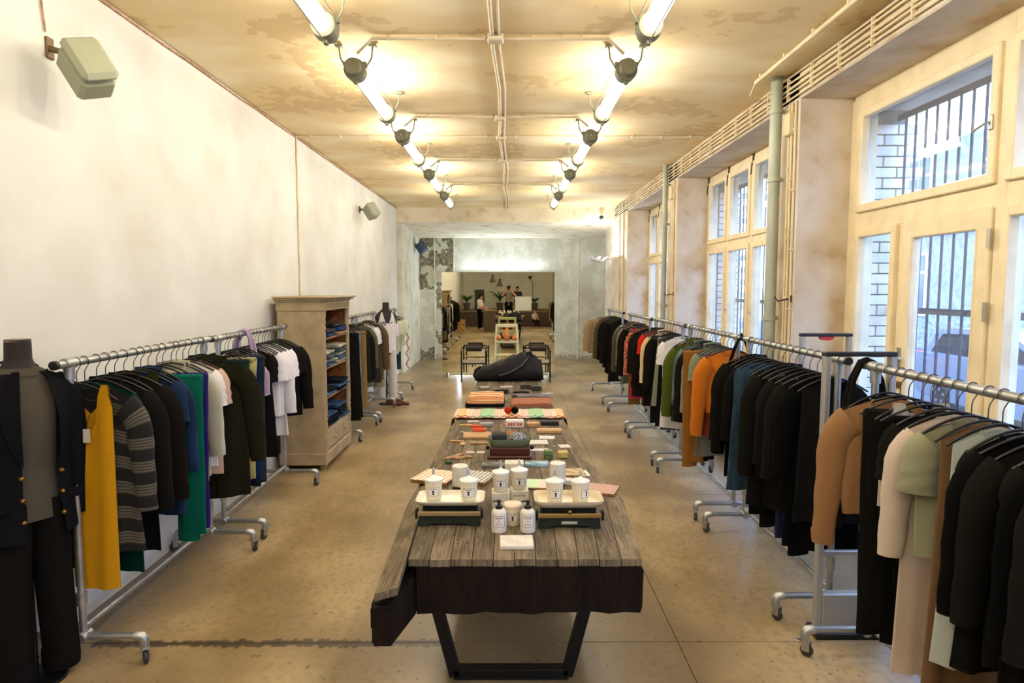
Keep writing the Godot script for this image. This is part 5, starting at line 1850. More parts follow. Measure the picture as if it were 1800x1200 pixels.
func mannequin_vest() -> void:
	var at := D(-2.15, 0, 11.42)
	mannequin("dress_form", "dark mannequin torso wearing a white vest beyond the wardrobe", at, 0.4)
	var o := thing("white_vest", "white scoop vest on the far mannequin", "vest", at, 0.4)
	var pts := PackedVector3Array()
	var nu := 40
	for j in 12:
		var v := j / 11.0
		for i in nu:
			var a := TAU * i / nu
			var sx := absf(sin(a))
			var top := 1.62
			if sx < 0.42: top = 1.62 - (0.2 if cos(a) > 0 else 0.08) * (1.0 - pow(sx / 0.42, 2.0))
			elif sx > 0.62: top = 1.62 - 0.3 * sqrt(clampf((sx - 0.62) / 0.38, 0.0, 1.0))
			var y := lerpf(top, 0.92, v)
			var rx := lerpf(0.168, 0.206, smoothstep(1.62, 1.5, y)) if y > 1.5 else lerpf(0.206, 0.17, smoothstep(1.5, 1.15, y))
			pts.append(Vector3(rx * sin(a), y, (0.1 + 0.03 * smoothstep(1.62, 1.45, y)) * cos(a)))
	var mb := MB.new()
	mb.grid(pts, nu, 12, true)
	obj("body", mb, cloth(Color(0.88, 0.86, 0.85)), o)
	var sk := thing("white_trousers", "white trousers on the far mannequin below the vest", "trousers", at, 0.4)
	for s in [-1.0, 1.0]:
		obj("trouser_leg", rings([[0.96, 0.085, 0.12, s * 0.086, 0], [0.7, 0.085, 0.11, s * 0.092, 0], [0.12, 0.075, 0.085, s * 0.11, 0.0]], 0.0, TAU, 18, 0.0, 0.005), cloth(Color(0.82, 0.8, 0.76)), sk)

func shoe(at: Vector3, turn: float, c: Color, label: String, group: String) -> void:
	var o := thing("shoe", label, "shoe", at, turn, group)
	var up := MB.new()
	var pts := PackedVector3Array()
	for j in 9:
		var v := j / 8.0
		var hw := 0.038 * (0.75 + 0.35 * sin(PI * clampf(v * 0.85 + 0.1, 0, 1)))
		var h := lerpf(0.085, 0.038, smoothstep(0.3, 0.8, v)) * (1.0 if v < 0.93 else 0.6)
		for i in 12:
			var a := TAU * i / 12
			pts.append(Vector3(hw * cos(a), 0.018 + maxf(0.0, sin(a)) * h, lerpf(-0.13, 0.14, v)))
	up.grid(pts, 12, 9, true)
	up.cap(pts.slice(0, 12), true)
	up.cap(pts.slice(96))
	obj("upper", up, solid("shoe_leather", c, 0.4), o)
	obj("sole", rbox(Vector3(0, 0.009, 0.005), Vector3(0.078, 0.018, 0.27), 0.006), solid("shoe_sole", Color(0.12, 0.09, 0.07), 0.7), o)

func shoes() -> void:
	for s in 2:
		shoe(D(-2.0 + 0.11 * s, 0, 11.3 + 0.06 * s), 1.2 + 0.2 * s, Color(0.36, 0.17, 0.08), "brown leather shoe on the floor before the far mannequin", "brown shoe pair")
		shoe(D(-2.32, 0.22, 12.2 + 0.12 * s), 1.5, Color(0.8, 0.74, 0.7), "pale shoe resting on the bottom rail of the last rack", "pale shoe pair")
	# string of coral beads hung at the end of the last rack
	var o := thing("bead_strand", "long coral beaded strand hung from the last rack of the long wall", "necklace", D(-2.05, 0, 13.15))
	for k in 30:
		var b := MB.new()
		var y := 1.3 - k * 0.03
		b.lathe_smooth([Vector2(0.001, 0.016), Vector2(0.014, 0.008), Vector2(0.014, -0.008), Vector2(0.001, -0.016)], 8, Vector3(0.03 * sin(k * 0.9), y, 0.0))
		obj("bead", b, solid("coral", Color(0.82, 0.33, 0.2), 0.5), o)
	var bs := MB.new()
	bs.tube([Vector3(-0.23, 1.585, 0), Vector3(-0.1, 1.5, 0), Vector3(0.0, 1.3, 0), Vector3(0.0, 0.42, 0)], 0.005, 5)
	obj("string", bs, solid("coral", Color(0.82, 0.33, 0.2), 0.5), o)

# ---------------------------------------------------------------- the long work-bench table
func wood_mat(key: String, a: Color, b: Color, seed_: int) -> StandardMaterial3D:
	if mats.has(key):
		return mats[key]
	var g := noise(1.0, seed_, 4)
	var h := noise(1.0, seed_ + 1, 3)
	var tex := painted(256, 512, func(u: float, v: float) -> Color:
		var s := g.get_noise_2d(u * 70.0, v * 5.0)
		var k := h.get_noise_2d(u * 9.0, v * 7.0)
		var c := a.lerp(b, clampf(0.5 + s * 0.6 + k * 0.4, 0.0, 1.0))
		if s < -0.45: c = c.darkened(0.4)
		return c)
	var m := textured(key, tex, 0.8)
	m.metallic_specular = 0.25
	m.uv1_scale = Vector3(1.0, 0.45, 1)
	mats[key] = m
	return m

const EDGE_D := [2.69, 3.46, 4.3, 5.34, 6.3, 7.2, 8.45]
const EDGE_L := [-0.52, -0.555, -0.51, -0.49, -0.42, -0.4, -0.4]
const EDGE_R := [0.565, 0.62, 0.52, 0.49, 0.43, 0.41, 0.4]

func display_table() -> void:
	var o := thing("work_bench", "long weathered plank work-bench table with a thick dark timber end", "table")
	var grey := [wood_mat("weathered_plank_a", Color(0.54, 0.485, 0.39), Color(0.3, 0.26, 0.2), 81), wood_mat("weathered_plank_b", Color(0.58, 0.52, 0.42), Color(0.34, 0.295, 0.23), 83), wood_mat("weathered_plank_c", Color(0.5, 0.445, 0.36), Color(0.28, 0.24, 0.19), 85)]
	var dark := wood_mat("dark_oiled_timber", Color(0.145, 0.095, 0.06), Color(0.055, 0.038, 0.027), 87)
	var n := 12
	for k in n:
		var f0 := float(k) / n
		var f1 := float(k + 1) / n
		var mb := MB.new()
		var gap := 0.0015
		var drop := -0.025 if k == 0 else 0.0
		for s in EDGE_D.size() - 1:
			var c := []
			for e in 2:
				var d: float = EDGE_D[s + e]
				var l: float = EDGE_L[s + e]
				var r: float = EDGE_R[s + e]
				if k == 0 and s + e == 0: d = 2.43
				if s + e == 0 and k > 0: d += 0.004 * sin(k * 2.3)
				c.append([D(lerpf(l, r, f0) + gap, TOP + (drop if s + e < 2 else drop * 0.3), d), D(lerpf(l, r, f1) - gap, TOP, d)])
			var dn := Vector3(0, -0.03, 0)
			mb.quad(c[1][0], c[1][1], c[0][1], c[0][0])
			mb.quad(c[0][0] + dn, c[0][1] + dn, c[1][1] + dn, c[1][0] + dn)
			mb.quad(c[1][0], c[0][0], c[0][0] + dn, c[1][0] + dn)
			mb.quad(c[0][1], c[1][1], c[1][1] + dn, c[0][1] + dn)
			if s == 0: mb.quad(c[0][0], c[0][1], c[0][1] + dn, c[0][0] + dn)
			if s == EDGE_D.size() - 2: mb.quad(c[1][1], c[1][0], c[1][0] + dn, c[1][1] + dn)
		obj("plank", mb, grey[(k * 2) % 3], o)
	# nail heads
	var nm := solid("nail_head", Color(0.12, 0.1, 0.09), 0.6, 0.4)
	var nail := MB.new()
	nail.lathe([Vector2(0.0005, 0.0015), Vector2(0.005, 0.0015), Vector2(0.006, -0.002)], 6)
	var nmesh := nail.mesh()
	for k in 70:
		var d := rng.randf_range(2.75, 7.0)
		var q := put("nail", nmesh, nm, o)
		q.position = D(rng.randf_range(-0.36, 0.36), TOP, d)
	# thick front timber with a worn lower edge
	var ft := MB.new()
	var poly := PackedVector2Array([Vector2(-0.395, 0.66), Vector2(-0.395, 0.868), Vector2(0.555, 0.868), Vector2(0.572, 0.85), Vector2(0.568, 0.69)])
	var rr := RandomNumberGenerator.new()
	rr.seed = 5
	for k in 14:
		poly.append(Vector2(0.56 - k * 0.066, 0.662 + rr.randf_range(-0.006, 0.008)))
	ft.prism(poly, -2.85, -2.69)
	obj("front_timber", ft, dark, o)
	# the longer side timber that juts towards the aisle
	var wt := MB.new()
	var plan := PackedVector2Array([Vector2(-0.54, -2.47), Vector2(-0.525, -2.44), Vector2(-0.46, -2.44), Vector2(-0.4, -2.69), Vector2(-0.4, -3.4), Vector2(-0.535, -3.45)])
	wt.xf = Transform3D(Basis(Vector3(1, 0, 0), Vector3(0, 0, 1), Vector3(0, -1, 0)), Vector3.ZERO)
	wt.prism(plan, -0.815, -0.66)
	obj("side_timber", wt, dark, o)
	var bl := MB.new()
	bl.box(D(-0.505, 0.76, 2.47), Vector3(0.075, 0.11, 0.05), 0.018)
	obj("timber_end", bl, dark, o)
	for s in 2:
		var sd := MB.new()
		for k in range(1, EDGE_D.size() - 1):
			var e: Array = EDGE_L if s == 0 else EDGE_R
			var x0: float = e[k] + (0.06 if s == 0 else -0.06)
			var x1: float = e[k + 1] + (0.06 if s == 0 else -0.06)
			var a := D(x0, 0.76, EDGE_D[k])
			var b := D(x1, 0.76, EDGE_D[k + 1])
			sd.xf = Transform3D(Basis.looking_at(b - a), (a + b) / 2)
			sd.box(Vector3.ZERO, Vector3(0.08, 0.18, a.distance_to(b) + 0.004))
		obj("side_rail", sd, dark, o)
	obj("end_timber", rbox(D(0.0, 0.76, 8.4), Vector3(0.7, 0.18, 0.09), 0.01), dark, o)
	# steel trapezoid legs
	var steel := solid("raw_black_steel", Color(0.1, 0.095, 0.09), 0.5, 0.5)
	for d in [3.3, 7.6]:
		var k := 1.0 if d < 5 else 0.85
		for s in [-1.0, 1.0]:
			var l := MB.new()
			var a := D(s * 0.46 * k + 0.01, 0.67, d)
			var b := D(s * 0.295 * k + 0.01, 0.02, d)
			l.xf = Transform3D(Basis.looking_at(b - a, Vector3(0, 0, 1)), (a + b) / 2)
			l.box(Vector3.ZERO, Vector3(0.055, 0.07, a.distance_to(b)), 0.004)
			obj("leg", l, steel, o)
		obj("foot_bar", rbox(D(0.01, 0.03, d), Vector3(0.6 * k, 0.055, 0.07), 0.004), steel, o)
		obj("top_bar", rbox(D(0.01, 0.655, d), Vector3(0.9 * k, 0.03, 0.07), 0.004), steel, o)

# ---------------------------------------------------------------- goods on the table
func label_tex(kind: int) -> ImageTexture:
	var im := Image.create(96, 80, false, Image.FORMAT_RGB8)
	var paper := Color(0.88, 0.85, 0.82)
	var ink := Color(0.13, 0.11, 0.11)
	im.fill(paper)
	for q in 2:
		var c := q * 93
		im.fill_rect(Rect2i(c, 0, 3, 80), Color(0.35, 0.31, 0.3))
		im.fill_rect(Rect2i(0, q * 77, 96, 3), Color(0.35, 0.31, 0.3))
	# a line of small capitals
	var x := 18
	var r := RandomNumberGenerator.new()
	r.seed = 40 + kind
	while x < 78:
		var w := r.randi_range(3, 6)
		if r.randf() < 0.85:
			im.fill_rect(Rect2i(x, 10, w, 9), Color(0.6, 0.22, 0.2) if kind >= 10 else ink)
			im.fill_rect(Rect2i(x + 1, 12, maxi(1, w - 3), 4), paper)
		x += w + 2
	if kind < 10:
		# dark bust emblem with a mark on each side
		for y in range(26, 68):
			for xx in range(30, 66):
				var u := (xx - 48) / 10.0
				var v := (y - 36) / 11.0
				var w := (y - 58) / 9.0
				if u * u + v * v < 1.0 or (absf(u) < 0.45 and y < 60) or (u * u * 0.8 + w * w < 0.8): im.set_pixel(xx, y, ink)
		for c in [18, 76]: im.fill_rect(Rect2i(c, 46, 4, 6), ink)
	else:
		for c in [28, 46, 64]: im.fill_rect(Rect2i(c, 40, 5, 6), Color(0.45, 0.35, 0.33))
		im.fill_rect(Rect2i(44, 28, 8, 6), Color(0.6, 0.3, 0.28))
		for k in 2: im.fill_rect(Rect2i(24, 56 + k * 8, 48, 3), Color(0.6, 0.55, 0.52))
	return ImageTexture.create_from_image(im)

func label_patch(r0: float, r1: float, y0: float, y1: float, half: float, turn: float) -> MB:
	var mb := MB.new()
	var n := 8
	for k in n:
		var a0 := turn + lerpf(-half, half, float(k) / n)
		var a1 := turn + lerpf(-half, half, float(k + 1) / n)
		mb.quad(Vector3(sin(a0) * r1, y1, cos(a0) * r1), Vector3(sin(a1) * r1, y1, cos(a1) * r1), Vector3(sin(a1) * r0, y0, cos(a1) * r0), Vector3(sin(a0) * r0, y0, cos(a0) * r0), Vector2(float(k) / n, 0), Vector2(float(k + 1) / n, 1))
	return mb

func candle(at: Vector3, label: String, turn := 0.0, kind := 0, lid := true) -> void:
	var o := thing("scented_candle", label, "candle", at, 0.0, "")
	o.scale = Vector3(1, 0.87, 1)
	var wax := mottled("ivory_ceramic", Color(0.88, 0.84, 0.72), 0.35, 0.0, 6.0, 0.95)
	var white := solid("white_porcelain", Color(0.9, 0.88, 0.84), 0.2)
	var c := MB.new()
	c.lathe_smooth([Vector2(0.001, 0.0), Vector2(0.034, 0.0), Vector2(0.0365, 0.004), Vector2(0.038, 0.02), Vector2(0.0435, 0.108), Vector2(0.044, 0.112), Vector2(0.041, 0.112), Vector2(0.001, 0.106)], 24)
	obj("jar", c, wax, o)
	var lb: StandardMaterial3D = textured("candle_label_%d" % kind, label_tex(kind), 0.7) if not mats.has("label%d" % kind) else mats["label%d" % kind]
	mats["label%d" % kind] = lb
	obj("paper_label", label_patch(0.0391, 0.0416, 0.028, 0.078, 0.72, turn), lb, o)
	if lid:
		var l := MB.new()
		l.lathe_smooth([Vector2(0.046, 0.108), Vector2(0.047, 0.116), Vector2(0.046, 0.12), Vector2(0.03, 0.1255), Vector2(0.012, 0.132), Vector2(0.006, 0.14), Vector2(0.005, 0.146)], 24)
		var lo := obj("lid", l, white, o)
		var k := MB.new()
		k.lathe_smooth([Vector2(0.006, 0.143), Vector2(0.008, 0.15), Vector2(0.005, 0.156), Vector2(0.0075, 0.163), Vector2(0.004, 0.172), Vector2(0.005, 0.178), Vector2(0.001, 0.184)], 12)
		obj("finial", k, solid("silver_finial", Color(0.8, 0.8, 0.8), 0.25, 0.7), lo)
	else:
		var l := MB.new()
		l.lathe_smooth([Vector2(0.044, 0.1), Vector2(0.047, 0.112), Vector2(0.044, 0.122), Vector2(0.03, 0.126), Vector2(0.001, 0.127)], 24)
		obj("lid", l, solid("pale_lid", Color(0.88, 0.78, 0.68), 0.4), o)

func block(called: String, label: String, cat: String, at: Vector3, s: Vector3, m: Material, turn := 0.0, group := "", ch := 0.004) -> Node3D:
	var o := obj(called, rbox(Vector3(0, s.y / 2, 0), s, minf(ch, s.y * 0.3)), m)
	o.position = at
	o.rotation.y = turn
	tag(o, label, cat, group)
	return o

func T(px: float, py: float) -> Vector3:
	return on_level(px, py, TOP)

func shop_scale(px: float, py: float, label: String, tray: Color, rim: bool) -> Vector3:
	# old counter scale: cast base, scale beam, enamel tray; px, py = middle of the front foot
	var p := T(px, py) + Vector3(0, 0, -0.09)
	var o := thing("counter_scale", label, "scale", p)
	var green := mottled("dark_green_enamel", Color(0.13, 0.17, 0.12), 0.45, 0.1, 5.0, 0.7)
	var b := MB.new()
	b.prism(PackedVector2Array([Vector2(-0.15, 0.0), Vector2(-0.1, 0.0), Vector2(-0.085, 0.014), Vector2(0.085, 0.014), Vector2(0.1, 0.0), Vector2(0.15, 0.0), Vector2(0.145, 0.05), Vector2(-0.145, 0.05)]), -0.09, 0.09)
	obj("base", b, green, o)
	obj("body", rbox(Vector3(0, 0.075, -0.02), Vector3(0.27, 0.05, 0.13), 0.008), green, o)
	var bar := solid("scale_beam", Color(0.62, 0.53, 0.36) if not rim else Color(0.6, 0.48, 0.24), 0.45, 0.4)
	obj("beam", rbox(Vector3(0, 0.066, 0.098), Vector3(0.31, 0.022, 0.012), 0.003), bar, o)
	for s in [-1, 1]:
		obj("beam_end", rbox(Vector3(s * 0.157, 0.066, 0.09), Vector3(0.012, 0.045, 0.04), 0.004), solid("raw_black_steel", Color(0.1, 0.095, 0.09), 0.5, 0.5), o)
	if rim:
		var tk := MB.new()
		for k in 24: tk.box(Vector3(-0.138 + k * 0.012, 0.06, 0.1055), Vector3(0.0015, 0.008, 0.001))
		obj("tick_marks", tk, solid("scale_ink", Color(0.1, 0.08, 0.06)), o).set_meta("kind", "stuff")
		obj("name_plate", rbox(Vector3(0.0, 0.03, 0.0915), Vector3(0.075, 0.014, 0.002)), solid("plate", Color(0.7, 0.68, 0.6), 0.4), o)
		obj("poise", rbox(Vector3(0.0, 0.085, 0.1), Vector3(0.018, 0.016, 0.02), 0.003), solid("aged_brass", Color(0.62, 0.46, 0.2), 0.35, 0.9), o)
	# tray with raised rounded rim
	var pts := PackedVector3Array()
	var prof := [Vector2(0.0, 0.106), Vector2(0.82, 0.106), Vector2(0.92, 0.11), Vector2(1.0, 0.132 if rim else 0.122), Vector2(1.025, 0.132 if rim else 0.122), Vector2(0.93, 0.102), Vector2(0.0, 0.1)]
	for q in prof:
		for i in 40:
			var a := TAU * i / 40
			pts.append(Vector3(signf(cos(a)) * pow(absf(cos(a)), 0.25) * 0.165 * q.x, q.y, signf(sin(a)) * pow(absf(sin(a)), 0.25) * 0.095 * q.x))
	var tr := MB.new()
	tr.grid(pts, 40, prof.size(), true)
	obj("tray", tr, solid("enamel_tray", tray, 0.25), o)
	return p + Vector3(0, 0.1075, 0)

func check_tex(kind: int) -> ImageTexture:
	var A: Color = [Color(0.78, 0.5, 0.3), Color(0.2, 0.22, 0.27), Color(0.5, 0.78, 0.45), Color(0.85, 0.6, 0.5)][kind]
	return painted(96, 96, func(u: float, v: float) -> Color:
		var c := Color(0.88, 0.84, 0.74)
		if kind < 2:
			var a := fposmod(u * 8.0, 1.0)
			var b := fposmod(v * 8.0 + (0.5 if int(u * 8.0) % 2 == 0 else 0.0), 1.0)
			if absf(a - 0.5) + absf(b - 0.5) < 0.42: c = A
		else:
			var s := sin(u * 44.0 + 2.2 * sin(v * 20.0)) 
			var s2 := sin(u * 44.0 - 2.2 * sin(v * 20.0))
			if absf(s) < 0.4 or absf(s2) < 0.4: c = A if (kind == 3 or u < 0.6) else Color(0.85, 0.66, 0.66)
			elif kind == 3: c = Color(0.55, 0.46, 0.38)
		return c)

func pattern_board(kind: int, px: float, py: float, s: Vector3, turn: float, label: String) -> void:
	var p := T(px, py)
	var o := thing("patterned_tray", label, "tray", p, turn)
	obj("board", rbox(Vector3(0, s.y / 2, 0), s, 0.003), mottled("tray_wood", Color(0.6, 0.4, 0.22), 0.6, 0.0, 3.0), o)
	var mb := MB.new()
	var y := s.y + 0.0012
	mb.quad(Vector3(-s.x / 2, y, -s.z / 2), Vector3(s.x / 2, y, -s.z / 2), Vector3(s.x / 2, y, s.z / 2), Vector3(-s.x / 2, y, s.z / 2), Vector2(0, 0), Vector2(1, 1))
	obj("printed_top", mb, textured("check_print_%d" % kind, check_tex(kind), 0.5), o)

func table_goods() -> void:
	var white := solid("white_paper", Color(0.86, 0.84, 0.79), 0.8)
	var card := mottled("white_card", Color(0.85, 0.82, 0.74), 0.8, 0.0, 3.0, 0.94)
	# the two counter scales and their candles
	var a := shop_scale(790, 925, "dark green counter scale with flat white enamel tray", Color(0.88, 0.85, 0.76), false)
	candle(a + Vector3(-0.085, 0, 0.0), "lidded ivory candle on the flat white tray, farther from the pump bottles", 0.05, 0)
	candle(a + Vector3(0.09, 0, 0.015), "lidded ivory candle on the flat white tray, nearer the pump bottles", 0.0, 1)
	var b := shop_scale(1001, 929, "green counter scale with deep cream tray and ruler beam", Color(0.86, 0.8, 0.66), true)
	candle(b + Vector3(-0.065, 0, 0.0), "lidded ivory candle with bust label in the deep cream tray", 0.05, 2)
	candle(b + Vector3(0.06, 0, 0.0), "lidded ivory candle with its label turned aside in the deep cream tray", 0.75, 3)
	# boxes and candles in the middle
	for k in 2:
		var p := T([880.0, 913.0][k], 897.0 if k == 0 else 893.0) + Vector3(0, 0, -0.05)
		var bx := thing("candle_box", ["white candle box with blank front in the middle of the bench", "white candle box with a line of small print"][k], "box", p, 0.03)
		obj("carton", rbox(Vector3(0, 0.045, 0), Vector3(0.094, 0.09, 0.094), 0.002), card, bx)
		if k == 1:
			var tx := MB.new()
			for q in 12: tx.box(Vector3(-0.03 + q * 0.0055, 0.066, 0.0475), Vector3(0.0035 if q % 4 != 3 else 0.001, 0.006, 0.0008))
			obj("print_line", tx, solid("print_ink", Color(0.2, 0.18, 0.16)), bx).set_meta("kind", "stuff")
		candle(p + Vector3(0, 0.091, 0.002), ["lidded ivory candle standing on the blank white box", "lidded ivory candle standing on the printed white box"][k], 0.0, 4 + k)
	for k in 2:
		var p := T([877.0, 928.0][k], 938.0) + Vector3(0, 0, -0.034)
		var o := thing("pump_bottle", ["white pump bottle beside the dark green scale", "white pump bottle beside the ruler beam scale"][k], "bottle", p)
		o.scale = Vector3(1, 0.88, 1)
		var bd := MB.new()
		bd.lathe_smooth([Vector2(0.001, 0), Vector2(0.033, 0.0), Vector2(0.036, 0.004), Vector2(0.036, 0.105), Vector2(0.03, 0.118), Vector2(0.017, 0.126), Vector2(0.014, 0.128)], 24)
		obj("body", bd, solid("milky_plastic", Color(0.86, 0.83, 0.78), 0.35), o)
		var lm: StandardMaterial3D = mats.get("label10", null)
		if lm == null:
			lm = textured("bottle_label", label_tex(10), 0.7)
			mats["label10"] = lm
		obj("paper_label", label_patch(0.0364, 0.0364, 0.035, 0.095, 0.8, 0.0), lm, o)
		var pm := MB.new()
		pm.lathe([Vector2(0.017, 0.126), Vector2(0.018, 0.142), Vector2(0.007, 0.146), Vector2(0.007, 0.16), Vector2(0.011, 0.162), Vector2(0.011, 0.172), Vector2(0.001, 0.174)], 14)
		pm.tube([Vector3(0, 0.167, 0), Vector3(-0.022, 0.168, 0.006), Vector3(-0.03, 0.162, 0.008)], 0.0045, 6)
		obj("pump", pm, solid("black_plastic", Color(0.05, 0.05, 0.05), 0.5), o)
	candle(T(901, 928) + Vector3(0, 0, -0.05), "ivory candle with rounded lid between the two pump bottles", 0.0, 6, false)
	# front card
	var fc := thing("display_card", "white stone card lying before the pump bottles", "card", T(908, 956), 0.02)
	obj("slab", rbox(Vector3(0, 0.009, 0), Vector3(0.15, 0.018, 0.13), 0.003), card, fc)
	for x in [-0.03, 0.005, 0.04]:
		obj("print_line", rbox(Vector3(x, 0.0183, 0), Vector3(0.001, 0.0006, 0.08)), solid("faint_ink", Color(0.7, 0.67, 0.6)), fc)
	# pillar candles on dark boxes
	for k in 2:
		var p := T([808.0, 981.0][k], [872.0, 866.0][k]) + Vector3(0, 0, -0.04)
		block("dark_box", ["dark green box under the pillar candle near the checked trays", "dark box under the pillar candle near the pink tray"][k], "box", p, Vector3(0.075, 0.05, 0.075), solid("dark_card", Color(0.05, 0.075, 0.05), 0.6))
		var pc := thing("pillar_candle", ["thick white pillar candle on the dark green box", "thick white pillar candle beside the pale wooden sheet"][k], "candle", p + Vector3(0, 0.0505, 0))
		var mb := MB.new()
		mb.lathe_smooth([Vector2(0.001, 0), Vector2(0.043, 0.0), Vector2(0.045, 0.004), Vector2(0.045, 0.108), Vector2(0.042, 0.113), Vector2(0.001, 0.111)], 26)
		obj("wax", mb, mottled("white_wax", Color(0.86, 0.83, 0.76), 0.5, 0.0, 8.0, 0.93), pc)
		var wk := MB.new()
		wk.tube([Vector3(0, 0.11, 0), Vector3(0.002, 0.122, 0)], 0.0012, 5)
		obj("wick", wk, solid("black_thread", Color(0.05, 0.05, 0.05)), pc)
	# patterned trays
	pattern_board(0, 768, 842, Vector3(0.23, 0.022, 0.24), -0.35, "wooden tray printed with orange diamonds")
	pattern_board(1, 836, 843, Vector3(0.2, 0.022, 0.22), -0.35, "wooden tray printed with dark blue diamonds")
	pattern_board(2, 940, 853, Vector3(0.2, 0.012, 0.17), -0.12, "flat board printed with green and pink lattice")
	pattern_board(3, 1052, 862, Vector3(0.21, 0.014, 0.17), -0.35, "flat board printed with rose lattice at the bench edge")
	# flat goods beyond
	block("flat_box", "slim grey and white flat box behind the candles", "box", T(870, 820), Vector3(0.17, 0.022, 0.08), mottled("grey_card", Color(0.5, 0.48, 0.44), 0.8), 0.0)
	block("white_box", "white printed box lying between the flat boxes", "box", T(904, 823), Vector3(0.12, 0.045, 0.09), card, 0.0)
	block("blue_box", "pale blue slim box behind the candles", "box", T(943, 818), Vector3(0.15, 0.022, 0.08), mottled("pale_blue_card", Color(0.62, 0.74, 0.78), 0.7), 0.0)
	block("wooden_sheet", "pale wooden sheet on white paper beside the pillar candle", "board", T(1005, 831), Vector3(0.16, 0.01, 0.15), mottled("pale_veneer", Color(0.78, 0.66, 0.44), 0.6, 0.0, 3.0), 0.1)
	block("white_sheet", "white paper under the pale wooden sheet", "paper", T(1026, 832), Vector3(0.06, 0.004, 0.12), white, 0.12)
	block("folded_card", "white card standing behind the deep cream tray", "card", T(993, 850), Vector3(0.1, 0.03, 0.06), card, -0.2)
	# maroon scale with glass dish and stone soaps
	var ms := T(896, 808) + Vector3(0, 0, -0.1)
	var o := thing("maroon_scale", "maroon counter scale carrying a grey glass dish", "scale", ms)
	var maroon := solid("maroon_enamel", Color(0.26, 0.085, 0.06), 0.4)
	obj("base", rbox(Vector3(0, 0.012, 0), Vector3(0.3, 0.024, 0.2), 0.008), maroon, o)
	obj("body", rbox(Vector3(0, 0.05, 0), Vector3(0.27, 0.06, 0.16), 0.01), maroon, o)
	for s in [-1, 1]:
		obj("knob", rbox(Vector3(s * 0.15, 0.07, 0.04), Vector3(0.025, 0.025, 0.025), 0.006), solid("raw_black_steel", Color(0.1, 0.095, 0.09), 0.5, 0.5), o)
	var ds := thing("glass_dish", "grey green glass dish on the maroon scale", "dish", ms + Vector3(0, 0.081, 0))
	var dm := MB.new()
	var pts := PackedVector3Array()
	for q in [Vector2(0.0, 0.006), Vector2(0.86, 0.006), Vector2(0.98, 0.05), Vector2(1.0, 0.05), Vector2(0.9, 0.0), Vector2(0.0, 0.0)]:
		for i in 36:
			var an := TAU * i / 36
			pts.append(Vector3(signf(cos(an)) * pow(absf(cos(an)), 0.3) * 0.145 * q.x, q.y, signf(sin(an)) * pow(absf(sin(an)), 0.3) * 0.085 * q.x))
	dm.grid(pts, 36, 6, true)
	obj("bowl", dm, solid("smoky_glass", Color(0.42, 0.45, 0.36), 0.12), ds)
	for k in 3:
		var m: Material = [mottled("dark_slate", Color(0.16, 0.16, 0.17), 0.8, 0.0, 8.0), mottled("flecked_soap", Color(0.62, 0.64, 0.64), 0.7, 0.0, 9.0, 0.25), mottled("kraft_roll", Color(0.62, 0.44, 0.26), 0.7, 0.0, 5.0)][k]
		var sp := thing(["stone_soap", "stone_soap", "ribbed_brush"][k], ["dark slate block soap in the glass dish", "blue flecked white soap in the glass dish", "brown ribbed bristle roll behind the dish soaps"][k], ["soap", "soap", "brush"][k], ms + [Vector3(-0.07, 0.0885, 0.0), Vector3(0.055, 0.0885, 0.0), Vector3(0.0, 0.0, -0.16)][k])
		if k < 2:
			obj("block", rbox(Vector3(0, 0.037, 0), [Vector3(0.1, 0.074, 0.09), Vector3(0.12, 0.07, 0.1)][k], [0.012, 0.03][k]), m, sp)
		else:
			var rb := MB.new()
			for q in 10:
				var r := MB.new()
				r.xf = Transform3D(Basis(Vector3(0, 1, 0), 0.5) * Basis(Vector3(0, 0, 1), PI / 2), Vector3(-0.07 + q * 0.013, 0.065, -q * 0.006))
				r.lathe_smooth([Vector2(0.001, 0.007), Vector2(0.06, 0.006), Vector2(0.065, 0.0), Vector2(0.06, -0.006), Vector2(0.001, -0.007)], 18)
				obj("disc", r, m, sp)
	# small things scattered either side; px, py, size, colour, turn, name, category, label
	var wood := Color(0.72, 0.56, 0.36)
